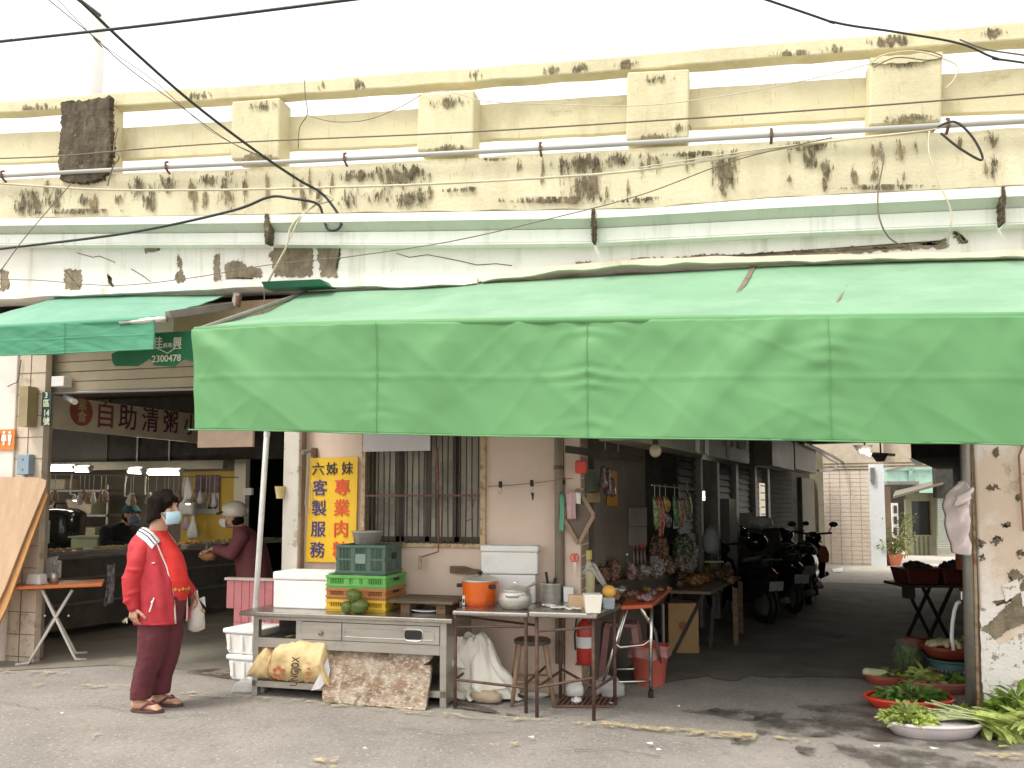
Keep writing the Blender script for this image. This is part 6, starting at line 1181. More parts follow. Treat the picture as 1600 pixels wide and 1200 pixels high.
q = atY(438,760,-.12); cpn = MB().lathe([(.03,-.10),(.045,0),(.04,0),(.026,-.095)], q, 14).build('yellow_cup', mat('pale_yellow_plastic', (.7,.55,.25), .5)); tag(cpn, 'small yellow cup hanging on the left edge of the white column', 'cup')
# ================================================================== LEFT: PLYWOOD, ORANGE TABLE
m_ply = mat('plywood_sheet', (.50,.34,.21), .7, var=.1, scale=2, bump=.15, stretch=(6,6,1), spots=[((.36,.22,.12),2.5,.55,.72,(4,4,1),.5), ((.62,.5,.38),6,.6,.7,(3,3,1),.5)]); m_plye = mat('orange_plywood', (.50,.25,.09), .6, var=.1, bump=.1, stretch=(6,6,1))
gp, gd_, gn = plane(atY(0,1000,-.42)*Vector((1,1,0)) if False else Vector((atY(0,1000,-.42).x,-.42,0)), Vector((atY(60,1000,-.42).x,-.42,0)))
def lean(px, py, o=0): q = gp(px, py, o); return gp(px, py, o+.32*q.z/1.7)
o = MB().prism([lean(*p) for p in ((-90,738),(0,745),(60,746),(72,751),(71,760),(40,835),(8,918),(0,935),(-60,1070),(-90,1075))], Vector((0,.018,0))).build('plywood_sheet', m_ply); tag(o, 'large pale plywood sheet leaning against the tiled pillar', 'plywood')
o = MB().prism([lean(*p, .03) for p in ((72,768),(74,774),(50,840),(10,950),(-5,980),(-60,1085),(-80,1080),(0,935),(40,838))], Vector((0,.018,0))).build('plywood_sheet', m_plye); tag(o, 'narrow orange brown plywood sheet behind the large leaning one', 'plywood')
T4 = [atG(20,1037), atG(140,1030)]; fo, do, no = plane(atG(15,1043), atG(140,1034)); ot = thing('orange_folding_table', 'folding table with orange top and white crossed legs by the tiled pillar', 'table', atG(80,1040))
a, b = fo(12,918,-.02), fo(160,911,-.02); zo = (a.z+b.z)/2; a.z = b.z = zo
MB().hexa([a-up*.028, b-up*.028, b+no*.5-up*.028, a+no*.5-up*.028, a, b, b+no*.5, a+no*.5]).build('tabletop', mat('orange_laminate', (.62,.17,.04), .4, var=.06), ot, bevel=.006)
m_wl = mat('white_tube_paint', (.62,.58,.52), .45, spots=[((.25,.15,.09),16,.6,.68,W,.8)])
for k, o_ in enumerate((.03, .42)):
    dx = 14*k*0
    for (x0_, y0_), (x1_, y1_), fx in (((113,922),(44,1038),(24,1040)), ((66,922),(118,1030),(136,1031))):
        p0 = fo(x0_, y0_, o_); p1 = fo(x1_, y1_, o_); p1.z = max(p1.z, .02); p2 = fo(fx[0], fx[1], o_); p2.z = .016
        MB().tube([p0, p0.lerp(p1, .93), p1, p2], .013, 8).build('leg', m_wl, ot, smooth=True)
for p_, q_ in (((92,962),(92,962)),): MB().tube([fo(70,962,.03), fo(70,962,.42)], .009, 6).build('stretcher', m_wl, ot); MB().tube([fo(107,962,.03), fo(107,962,.42)], .009, 6).build('stretcher', m_wl, ot)
MB().tube([fo(44,1037,.03)+up*.01, fo(44,1037,.42)+up*.01], .010, 6).build('stretcher', m_wl, ot); MB().tube([fo(117,1029,.03)+up*.01, fo(117,1029,.42)+up*.01], .010, 6).build('stretcher', m_wl, ot)
def po(px, py): r = ray(px, py); return CAM+r*((zo-H)/r.z)
nh = thing('napkin_box', 'white napkin box standing at the back of the orange table', 'napkin box', po(80,905)); c_ = po(78,903)
MB().box(c_.x-.09, c_.x+.09, c_.y-.05, c_.y+.05, zo, zo+.17).build('box', m_wplast, nh, bevel=.01); MB().prism([c_+Vector((-.05,0,.17)), c_+Vector((.06,0,.17)), c_+Vector((.09,0,.215)), c_+Vector((-.03,0,.20))], (0,.01,0)).build('tissue', m_foam, nh)
c_ = po(84,911); ch = thing('cutlery_cup', 'steel cup of spoons and chopsticks on the orange table', 'cup', c_); MB().lathe([(.035,0),(.038,.10),(.035,.10),(.032,.005)], c_, 18).build('cup', m_steel, ch, smooth=True)
for k in range(7): a = k*.9; MB().tube([c_+up*.02, c_+Vector((math.cos(a)*.04, math.sin(a)*.03, .17+.02*(k%3)))], [.003,.006], 6).build('spoon', m_steeld, ch)
c_ = po(57,913); o = MB().hexa([c_+Vector((a,b,0)) for a, b in ((-.08,-.05),(.08,-.05),(.08,.05),(-.08,.05))]+[c_+Vector((a,b,.095)) for a, b in ((-.055,-.045),(.07,-.045),(.07,.045),(-.055,.045))]).build('white_dispenser', m_wplast, bevel=.012); tag(o, 'rounded white dispenser at the front of the orange table', 'dispenser')
for k, x in enumerate((30, 38)):
    c_ = po(x,910); o = MB().lathe([(.025,0),(.03,.05),(.022,.085),(.024,.10)], c_, 12).build('sauce_jar', mat('jar_glass', (.30,.24,.18), .25), smooth=True); tag(o, ['small dark sauce jar at the left edge of the orange table','small dark sauce jar next to the white dispenser'][k], 'jar')
# ================================================================== GOODS IN THE ARCADE
# tiered brown goods table along the passage
GP = [atG(1062,1030), atG(1152,1008), atG(1168,985), atG(1085,1000)]
gtb = thing('goods_table', 'brown trestle table heaped with packaged food at the passage side', 'table', GP[0]); zg = zof(GP[1], 914)
P0 = atG(1040,1035); P1 = atG(1146,1012)
qa, qb, qc, qd = [Vector((v.x,v.y,0)) for v in (atG(1030,1022), atG(1112,1026), atG(1160,985), atG(1060,975))]
MB().hexa([v+up*(zg-.03) for v in (qa,qb,qc,qd)]+[v+up*zg for v in (qa,qb,qc,qd)]).build('tabletop', mat('brown_table_board', (.20,.14,.08), .7, var=.2), gtb, bevel=.004)
for px, py in ((1150,1008),(1158,990)): v = atG(px, py); MB().bar(v, v+up*(zg-.03), .05, .04).build('leg', m_wood, gtb)
for a_, b_ in (((1052,1022),(1098,930)),((1094,1018),(1048,935)),((1110,1012),(1116,930))): v = atG(*a_); MB().bar(v, atD(b_[0], b_[1], dof(v)), .035, .03).build('brace', m_dark, gtb)
q = atG(1068,1022); cbx = thing('cardboard_box', 'tall cardboard box with round red mark under the goods table', 'box', q)
MB().hexa([q+RX*a+AX*b for a, b in ((-.14,0),(.15,0),(.15,.3),(-.14,.3))]+[q+RX*a+AX*b+up*.48 for a, b in ((-.14,0),(.15,0),(.15,.3),(-.14,.3))]).build('carton', m_cardb, cbx, bevel=.004)
MB().lathe([(.001,0),(.042,0),(.042,.003)], q+up*.27-AX*.004, 18, Matrix.Rotation(YAW, 3, 'Z') @ Matrix.Rotation(R(90), 3, 'X')).build('round_mark', mat('faint_red_print', (.34,.10,.06), .7), cbx)
# a second low display bench nearer the column
bn_ = thing('display_bench', 'dark display bench of jars and bottles along the side wall', 'bench', atG(960,1060)); ba, bb_, bc_, bd_ = [Vector((v.x,v.y,0)) for v in (atD(925,900,6.6), atD(1035,900,7.2), atD(1048,900,8.3), atD(962,900,7.6))]
zb2 = .80
MB().hexa([v+up*(zb2-.03) for v in (ba,bb_,bc_,bd_)]+[v+up*zb2 for v in (ba,bb_,bc_,bd_)]).build('shelf_top', mat('dark_bench_board', (.09,.07,.045), .6), bn_)
MB().hexa([v+up*.55 for v in (ba,bb_,bc_,bd_)]+[v+up*(zb2-.031) for v in (ba,bb_,bc_,bd_)]).build('front', m_dark, bn_)
for v in (ba,bb_,bc_,bd_): MB().tube([v, v+up*.55], .015, 6).build('leg', m_steeld, bn_)
def heap(name, label, c_, rx, ry, rz, m, cat='packet', group=None, n=5, seed=0, flat=.0):
    rn = random.Random(seed); mb = MB()
    for k in range(n):
        a = rn.uniform(0, 6.28); r_ = rn.uniform(.0, .5); Mx = Matrix.Rotation(rn.uniform(-.5,.5), 3, 'X') @ Matrix.Rotation(rn.uniform(0,3), 3, 'Z')
        mb.ell(c_+Vector((math.cos(a)*rx*r_, math.sin(a)*ry*r_, rz*rn.uniform(.35,.8))), rx*.6, ry*.6, rz*.5, Mx, 10, 7)
    o = mb.build(name, m, remesh=max(.006, rx*.05), disp=(rx*.42, rx*.16)); return tag(o, label, cat, group)
def fm(nm, c, al=1.): return mat(nm, tuple(v*.62 for v in c), .16, var=.6, scale=38, bump=1., bscale=22, alpha=al, coat=.5, spots=[((.48,.45,.40),45,.56,.66,W,.65),((.05,.03,.02),30,.58,.66,W,.6)])
c_am, c_pk, c_br, c_cl, c_ye, c_gr = fm('amber_film',(.52,.24,.05)), fm('pink_film',(.50,.26,.27)), fm('brown_film',(.26,.12,.05)), fm('silver_film',(.40,.37,.33)), fm('yellow_film',(.50,.34,.05)), fm('green_film',(.12,.17,.06))
def Rtop(px, py, z): r = ray(px, py); return CAM+r*((z-H)/r.z)
# on red table
for k, (x, y, rx, rz, m, lab) in enumerate([(960,938,.06,.07,c_am,'amber packet next to the clear tub'),(985,934,.075,.06,c_br,'brown packet at the near left of the red table'),(1003,940,.08,.045,c_pk,'pink film wrapped packet at the front edge of the red table'),(1018,930,.06,.035,c_cl,'silvery packet in the middle of the red table'),(1010,925,.05,.05,c_ye,'yellow packet behind the silvery one on the red table'),(1032,925,.05,.035,c_am,'orange packet near the far end of the red table'),(1044,921,.04,.03,c_am,'small orange packet at the far corner of the red table'),(972,930,.07,.075,c_cl,'clear film wrapped packet behind the brown one')]):
    heap('food_packet', lab, Rtop(x, y, z3t if k not in (0,) else z2t), rx, rx*.8, rz, m, 'packet', 'packets on the red folding table', 4, k)
q = Rtop(932,945,z2t); 
o = MB().grid(lambda u, v: q+AX*(.04+.1*v)+RX*(lerp(-.08,.20,u)+.02*math.sin(v*7))+up*(.10+.20*math.exp(-((u-.15)/.3)**2)*(1-.35*v)+.025*noise.noise(Vector((u*6,v*5,2)))), 18, 10).build('clear_film', m_bag, smooth=True); tag(o, 'crumpled sheet of clear film over the goods at the steel table edge', 'film')
# bottles and jars on bench
def bottle(label, c_, h_, r_, m, mc, group):
    t = thing('bottle', label, 'bottle', c_, group); MB().lathe([(r_*.9,0),(r_,.01),(r_,h_*.6),(r_*.4,h_*.8),(r_*.36,h_*.9)], c_, 12).build('glass', m, t, smooth=True); MB().lathe([(r_*.42,h_*.9),(r_*.42,h_),(.001,h_)], c_, 10).build('cap', mc, t); return t
m_bt = mat('brown_bottle', (.12,.06,.04), .15); m_jy = mat('honey_jar', (.42,.25,.05), .2); m_gb = mat('green_bottle', (.04,.12,.05), .15)
for k, (x, d_) in enumerate([(984,7.3),(990,7.32),(996,7.35),(1002,7.38),(1007,7.42)]): p = atD(x, 890, d_); p.z = zb2; bottle('dark bottle with red cap in the row on the display bench', p, .26, .026, m_bt, m_red, 'row of dark bottles on the display bench')
for k, (x, d_, lab) in enumerate([(936,6.9,'honey coloured jar at the left of the display bench'),(955,7.0,'honey coloured jar in the middle of the display bench'),(968,7.15,'tall honey coloured jar beside the dark bottles')]): p = atD(x, 890, d_); p.z = zb2; bottle(lab, p, .26+.03*(k==2), .045, m_jy, mat('yellow_cap', (.72,.62,.2), .4), None)
p = atD(980,890,7.15); p.z = zb2; bottle('green bottle standing left of the dark bottle row', p, .2, .025, m_gb, m_wplast, None)
for k, (x, y, d_, rx, rz, m, lab) in enumerate([(938,895,6.55,.10,.14,c_br,'brown bag of goods low on the display bench'),(957,893,6.7,.10,.15,c_br,'dark wrapped goods beside the low brown bag'),(985,905,6.8,.07,.12,c_pk,'pink and white wrapped bag on the display bench'),(1003,905,6.9,.08,.10,c_cl,'silver wrapped bag in front of the dark bottles'),(1010,900,7.1,.05,.08,c_ye,'small yellow carton shaped packet by the bottles'),(1030,905,7.1,.10,.15,c_cl,'large clear bag of white snacks'),(1045,903,7.4,.09,.12,c_br,'brown snack bag by the clear one')]):
    q = atD(x, y, d_); q.z = zb2 if d_ > 6.6 else zb2; heap('goods_bag', lab, q, rx, rx*.8, rz, m, 'bag', None, 5, 20+k)
for k, (x, rx, rz, m, dd, lab) in enumerate([(1030,.10,.30,c_br,7.6,'tall brown wrapped bag standing at the back of the goods'),(1062,.14,.30,c_gr,8.0,'tall dark green wrapped bag behind the amber packets'),(1080,.12,.22,c_cl,8.1,'tall clear bag beside the dark green one')]): q = atD(x, 890, dd); q.z = zb2-.02; heap('tall_bag', lab, q, rx, rx*.8, rz, m, 'bag', None, 6, 40+k)
for k, (x, y, rx, rz, m, lab) in enumerate([(1085,915,.14,.10,c_am,'heap of amber packets at the front of the goods table'),(1100,910,.10,.09,c_am,'second amber packet heap on the goods table'),(1062,917,.08,.06,c_br,'brown packet at the left of the goods table'),(1118,905,.09,.08,c_br,'brown packet right of the amber heap'),(1110,898,.08,.14,c_ye,'yellow packet on top of the goods table'),(1138,903,.09,.10,c_br,'rust coloured packet at the right end of the goods table'),(1135,895,.07,.12,c_pk,'dull pink packet at the back of the goods table'),(1120,893,.05,.15,c_cl,'small silvery packet on the heap')]):
    heap('food_packet', lab, Rtop(x, y, zg), rx, rx*.8, rz, m, 'packet', 'packets on the goods table', 5, 60+k)
q = Rtop(1115,898,zg)+up*.15; o = MB().bar(q-RX*.11, q+RX*.11, .07, .02).build('pale_carton', mat('pale_green_card', (.52,.55,.38), .6)); tag(o, 'flat pale green carton lying on the goods heap', 'carton')
rn = random.Random(77)
for k in range(16):
    x = lerp(928, 1062, k/15)+rn.uniform(-5,5); dd = lerp(6.75, 7.9, k/15)+rn.uniform(0,.25); q = atD(x, 890, dd); q.z = zb2-.01; s_ = rn.uniform(.05,.085)
    heap('goods_bag', 'film wrapped bag in the crowd of goods behind the steel and red tables', q, s_, s_*.8, s_*rn.uniform(1.3,2.4), [c_br,c_cl,c_gr,c_pk,c_br,c_am][k%6], 'bag', 'wrapped goods crowded on the display bench', 5, 200+k)
for k in range(9):
    q = Rtop(lerp(1068,1145,k/8)+rn.uniform(-3,3), rn.uniform(896,914), zg); s_ = rn.uniform(.05,.08)
    heap('food_packet', 'small film wrapped packet in the heap on the goods table', q, s_, s_, s_*rn.uniform(1,2.2), [c_br,c_cl,c_am,c_gr][k%4], 'packet', 'small packets heaped on the goods table', 5, 300+k)
# posters / hanging goods on side wall
def wallp(x0_, x1_, y0_, y1_, off, m, name, label, cat):
    a, b = atA(x0_, y1_, off), atA(x1_, y1_, off); zt = atA(x0_, y0_, off).z; zt1 = atA(x1_, y0_, off).z
    o = MB().hexa([a, b, b-AN*.01, a-AN*.01, Vector((a.x,a.y,zt)), Vector((b.x,b.y,zt1)), Vector((b.x,b.y,zt1))-AN*.01, Vector((a.x,a.y,zt))-AN*.01]).build(name, m); return tag(o, label, cat)
wallp(950, 965, 736, 790, .0, mat('orange_poster', (.52,.23,.02), .6), 'orange_poster', 'orange poster on the grey side wall', 'poster')
wallp(916, 940, 733, 768, .02, mat('green_grey_poster', (.13,.17,.12), .6, spots=[((.5,.5,.5),4,.55,.6)]), 'grey_poster', 'grey green poster on the side wall nearest the column', 'poster')
wallp(917, 938, 770, 785, .02, mat('tan_poster', (.40,.28,.14), .6), 'tan_poster', 'small tan poster below the grey green one', 'poster')
wallp(984, 1011, 793, 822, .0, mat('pale_grey_card', (.30,.28,.23), .7), 'wall_card', 'upper pale grey card on the side wall corner', 'card'); wallp(984, 1011, 823, 852, .0, MATS['pale_grey_card'], 'wall_card', 'lower pale grey card on the side wall corner', 'card')
for k, (x, y, h_) in enumerate([(942,745,26),(950,752,34),(956,760,20)]):
    a = atA(x, y-h_/2, .14); b = atA(x, y+h_/2, .14); o = MB().caps(a, b, .02, .035, 10).build('hanging_packet', fm('maroon_film', (.16,.07,.07))); tag(o, ['short maroon packet hanging by the orange poster','long maroon packet hanging by the orange poster','lower maroon packet hanging by the orange poster'][k], 'packet')
# bright packets on hooks
hk = thing('hook_rail', 'thin rail with hooks holding the coloured packets', 'rail', atA(1050,765,.45)); MB().tube([atA(1018,758,.45), atA(1092,765,.45)], .007, 6).build('rail', m_steeld, hk)
for k, (x, y0_, y1_, w_, m, lab) in enumerate([(1023,776,828,5,fm('lime_film',(.22,.34,.10)),'slim green packet hanging at the left of the row'),(1031,776,838,8,fm('salmon_film',(.55,.15,.10)),'long red packet hanging in the row'),(1040,775,800,7,fm('golden_film',(.55,.36,.05)),'golden packet hanging beside the long red one'),(1042,800,825,6,fm('plum_film',(.16,.10,.16)),'dark purple packet under the golden one'),(1054,775,822,6,fm('leaf_green_film',(.08,.26,.08)),'green packet hanging in the middle of the row'),(1062,778,824,5,fm('buff_film',(.42,.25,.14)),'buff packet hanging beside the green one'),(1074,770,812,9,fm('olive_film',(.26,.24,.10)),'wide olive packet hanging at the right of the row')]):
    a = atA(x, y0_, .45); b = atA(x+4, y1_, .45); w2 = w_*7.8/F; t = thing('hanging_packet', lab, 'packet', a, 'coloured packets hanging on the rail')
    MB().sheet(lambda u, v: a.lerp(b, v)+AD*(u-.5)*w2*(1+1.3*math.sin(v*3.0))*1.3+AN*(.03*math.sin(v*3.14)*math.sin(u*3.14)+.006*noise.noise(Vector((u*4,v*6,k)))), 6, 10, AN*-.012).build('wrapper', m, t, smooth=True); MB().tube([a, a+up*.06, a+up*.10-AD*.01], .003, 5).build('hook', m_steeld, t)
a = atA(1052,826,.42); o = MB().hexa([a, a+AD*.14, a+AD*.14+AN*.01, a+AN*.01, a+up*.09, a+AD*.12+up*.09, a+AD*.12+AN*.01+up*.09, a+AN*.01+up*.09]).build('grey_card', mat('pale_grey_card', (.3,.28,.23))); tag(o, 'grey card hanging under the coloured packets', 'card')
a = atA(1110,822,.35); o = MB().lathe([(.015,.0),(.05,-.05),(.085,-.14),(.085,-.24),(.04,-.28)], a, 14, sy=.5).build('carrier_bag', mat('grey_blue_bag', (.20,.21,.20), .5), smooth=True, disp=(.05,.08)); tag(o, 'grey white carrier bag hanging between the shutters', 'bag')
# ================================================================== SCOOTERS
def V(x, y, z): return Vector((x, y, z))
def scooter(label):
    t = thing('motor_scooter', label, 'scooter', (0,0,0), 'motor scooters parked along the passage')
    organic('body', [('e', V(-.42,0,.58), .38, .13, .17), ('e', V(-.62,0,.62), .22, .11, .12), ('c', V(-.15,0,.42), V(-.5,0,.40), .12, .11), ('c', V(-.1,0,.30), V(.28,0,.28), .11, .10), ('c', V(.32,0,.32), V(.50,0,.72), .09, .10), ('c', V(.50,.08,.72), V(.50,-.08,.72), .08, .08), ('e', V(.47,0,.9), .09, .13, .10), ('c', V(.32,.12,.34), V(.46,.13,.7), .05, .06), ('c', V(.32,-.12,.34), V(.46,-.13,.7), .05, .06)], mat('black_scooter_paint', (.022,.022,.025), .2, var=.3, bump=0, coat=.5), t, vox=.022, smo=5)
    organic('seat', [('c', V(-.18,0,.72), V(-.60,0,.78), .095, .10), ('c', V(-.3,.04,.73), V(-.5,.04,.76), .08, .08), ('c', V(-.3,-.04,.73), V(-.5,-.04,.76), .08, .08)], m_black, t, vox=.02, smo=5)
    for nm, x in (('front_wheel', .66), ('rear_wheel', -.58)):
        Mx = Matrix.Rotation(R(90), 3, 'X'); ring = [V(x+.20*math.cos(a), 0, .24+.20*math.sin(a)) for a in [k*math.pi/14 for k in range(29)]]
        w_ = MB().tube(ring, .05, 8, cap=False).build(nm, m_black, t, smooth=True); MB().lathe([(.03,-.04),(.15,-.02),(.15,.02),(.03,.04)], V(x,0,.24), 20, Mx).build('rim', m_steeld, w_)
    organic('front_mudguard', [('c', V(.55,0,.44), V(.72,0,.50), .06, .055), ('c', V(.72,0,.5), V(.88,0,.40), .055, .04)], MATS['black_scooter_paint'], t, vox=.02, smo=3)
    MB().tube([V(.66,.06,.24), V(.5,.06,.72)], .02, 6).build('fork', m_steeld, t); MB().tube([V(.66,-.06,.24), V(.5,-.06,.72)], .02, 6).build('fork', m_steeld, t)
    MB().tube([V(.36,.27,.98), V(.42,.17,.97), V(.46,0,.95), V(.42,-.17,.97), V(.36,-.27,.98)], .016, 8).build('handlebar', m_black, t)
    for s in (-1, 1):
        m_ = MB().tube([V(.40,s*.22,.98), V(.38,s*.26,1.05), V(.36,s*.28,1.08)], .007, 6).build('mirror', m_black, t); MB().ell(V(.35,s*.30,1.11), .015, .065, .042, seg=12, rings=6).build('glass', m_shiny, m_)
    MB().ell(V(.55,0,.86), .05, .08, .06, seg=14, rings=8).build('headlight', mat('lamp_glass', (.4,.4,.38), .1), t); MB().ell(V(-.80,0,.64), .05, .08, .04, seg=12, rings=6).build('tail_light', mat('red_lens', (.06,.008,.008), .15), t)
    pt_ = MB().hexa([V(-.845,-.10,.44), V(-.845,.10,.44), V(-.835,.10,.44), V(-.835,-.10,.44), V(-.865,-.10,.56), V(-.865,.10,.56), V(-.855,.10,.56), V(-.855,-.10,.56)]).build('number_plate', mat('number_plate', (.40,.42,.40), .5), t); 
    MB().tube([V(-.25,-.13,.22), V(-.6,-.16,.27), V(-.85,-.16,.32)], [.025,.045,.04], 8).build('exhaust', m_steeld, t); MB().tube([V(-.7,.08,.82), V(-.86,.08,.84), V(-.86,-.08,.84), V(-.7,-.08,.82)], .012, 6).build('grab_rail', m_steeld, t)
    organic('rear_mudguard', [('c', V(-.72,0,.5), V(-.84,0,.42), .05, .03), ('c', V(-.84,0,.42), V(-.90,0,.22), .03, .015)], m_black, t, vox=.012, smo=2)
    return t
sproto = scooter('black scooter with pale number plate, nearest of the parked scooters')
hd0 = math.atan2((-AN*.5+AD*.9).y, (-AN*.5+AD*.9).x)
scs_ = [(1200,975,.25,1.0,None),(1243,960,.10,1.02,'black scooter second from the front, tucked behind the nearest one'),(1264,945,-.45,1.08,'largest black scooter with its wheel turned out to the passage'),(1235,930,.3,1.0,'black scooter in the middle of the parked row, close to the shutters'),(1270,925,.0,1.05,'black scooter last in the row beside the olive board')]
for k, (x, y, da, s_, lab) in enumerate(scs_):
    g_ = atG(x, y); o = sproto if k == 0 else dup(sproto, (0,0,0), 0, lab); h_ = hd0+da; o.location = g_+Vector((math.cos(h_), math.sin(h_), 0))*.6*s_; o.rotation_euler = (0,0,h_); o.scale = (s_*.93,)*3
q = atG(1183,955)+up*.92; o = MB().ell(q, .16, .15, .13, seg=18).build('scooter_helmet', m_shiny, smooth=True); tag(o, 'glossy black helmet hung on the nearest scooter', 'helmet')
q = atD(1287, 866, 12.3); o = MB().lathe([(.07,-.12),(.08,0),(.05,.1),(.02,.13)], q, 14).build('orange_bag', mat('orange_cloth', (.55,.16,.05), .6)); tag(o, 'small orange bag on the far side of the scooters', 'bag')
q = atD(1190, 816, 11.3); o = MB().ell(q, .16, .12, .09, seg=14).build('covered_bundle', m_bagw, disp=(.05,.06)); tag(o, 'pale plastic bundle lying on top of dark boxes behind the scooters', 'bundle')
q = atD(1185, 880, 11.6); o = MB().box(q.x-.35, q.x+.3, q.y-.1, q.y+.4, 0, 1.08).build('dark_crate', m_dark, bevel=.02); tag(o, 'dark box standing behind the scooters under the pale bundle', 'box')
# ================================================================== RIGHT OF THE PASSAGE
dt = thing('dark_table', 'dark folding table with crossed legs at the right of the passage', 'table', atG(1475,1005)); D0 = 8.3
a, b = atD(1416, 914, D0), atD(1530, 914, D0); a.z = b.z = (a.z+b.z)/2; zt4 = a.z
MB().hexa([a-up*.03, b-up*.03, b+AX*.5-up*.03, a+AX*.5-up*.03, a, b, b+AX*.5, a+AX*.5]).build('tabletop', mat('dark_table_top', (.07,.045,.035), .4), dt)
for o_ in (.05, .45):
    for p_, q_ in (((1445,917),(1490,1006)),((1492,917),(1452,1004))): v = atD(q_[0], q_[1], D0)+AX*o_; w_ = atD(p_[0], p_[1], D0)+AX*o_; v.z = .01; MB().bar(w_, v, .035, .025).build('leg', m_black, dt)
MB().hexa([a+RX*.0-up*.14, a+RX*.09-up*.14, a+RX*.09+AX*.1-up*.14, a+AX*.1-up*.14, a-up*.031, a+RX*.09-up*.031, a+RX*.09+AX*.1-up*.031, a+AX*.1-up*.031]).build('corner_block', m_dark, dt)
m_mar = mat('maroon_plastic', (.15,.035,.028), .4)
for k, (x0_, x1_) in enumerate([(1418,1469),(1474,1530)]):
    a1, b1 = atD(x0_+4, 912, D0+.05), atD(x1_-2, 912, D0+.05); a1.z = b1.z = zt4+.002; tp_ = .155
    t = thing('maroon_basin', ['maroon rectangular basin at the left of the dark table','maroon rectangular basin at the right of the dark table'][k], 'basin', a1, 'maroon basins on the dark table')
    MB().hexa([a1, b1, b1+AX*.35, a1+AX*.35, a1-RX*.03+up*tp_, b1+RX*.02+up*tp_, b1+RX*.02+AX*.38+up*tp_, a1-RX*.03+AX*.38+up*tp_]).build('tub', m_mar, t, bevel=.01)
    MB().tube([a1-RX*.035+up*tp_-AX*.01, b1+RX*.03+up*tp_-AX*.01], .012, 6).build('rim', m_mar, t); heap('dark_goods', ['dark goods filling the left maroon basin','dark goods filling the right maroon basin'][k], (a1+b1)/2+AX*.18+up*(tp_-.02), .17, .12, .07, m_dark, 'goods', None, 6, 90+k)
q = atD(1503, 890, D0-.1); o = MB().lathe([(.05,0),(.06,.1),(.05,.2),(.03,.3)], q, 12).build('orange_bottle', mat('orange_bottle', (.6,.17,.07), .4)); tag(o, 'orange bottle behind the pink white jacket', 'bottle')
# jacket hung on the post
jk = thing('hanging_jacket', 'crumpled pink and white jacket hanging from the steel post', 'jacket', atD(1495,862,5.25)); m_jk = mat('pink_white_cloth', (.82,.70,.68), .8, var=.08, scale=5, bump=.3, bscale=18, spots=[((.6,.22,.25),7,.64,.72,W,.5)])
jc = lambda x, y, o=0: atD(x, y, 5.28+o)
def jf(u, v):
    xl = pl([(0,1500),(.08,1490),(.2,1478),(.3,1476),(.6,1480),(.85,1486),(1,1492)], v); xr_ = pl([(0,1506),(.1,1512),(.3,1514),(1,1512)], v)
    y = lerp(752, 864, v)+(2*math.sin(u*5)); bul = .09*math.sin(math.pi*u)*min(1, v*4+.3); f_ = .022*math.sin(v*26+u*7+2*math.sin(v*5))*(.4+math.sin(math.pi*u))+.02*noise.noise(Vector((u*4,v*6,3)))
    return jc(lerp(xl, xr_, u), y)-AX*(bul+f_)
MB().sheet(jf, 22, 44, AX*.03).build('body', m_jk, jk, smooth=True); 
MB().sheet(lambda u, v: jc(lerp(1480,1506,u), lerp(775,792,v)+u*-14)-AX*(.10+.03*math.sin(u*3.1)+.02*math.sin(v*6)), 10, 6, AX*.012).build('hood_fold', m_jk, jk, smooth=True)
# tap and hose
tpz = thing('water_tap', 'small tap on a standpipe with white hose beside the steel post', 'tap', atG(1507,1085)); q = atD(1503,935,5.9)
MB().tube([Vector((q.x+.03,q.y,0)), q+RX*.03, q+RX*.0], .012, 8).build('standpipe', m_steeld, tpz); MB().tube([q-up*.01, q+up*.05], .009, 6).build('spindle', m_chrome, tpz); MB().bar(q+up*.05-RX*.025, q+up*.05+RX*.02, .012, .01).build('handle', m_chrome, tpz)
MB().tube([atD(x, y, 5.88) for x, y in ((1500,940),(1495,943),(1491,955),(1488,975),(1487,995),(1490,1016))], .013, 10).build('hose', m_wplast, tpz, smooth=True)
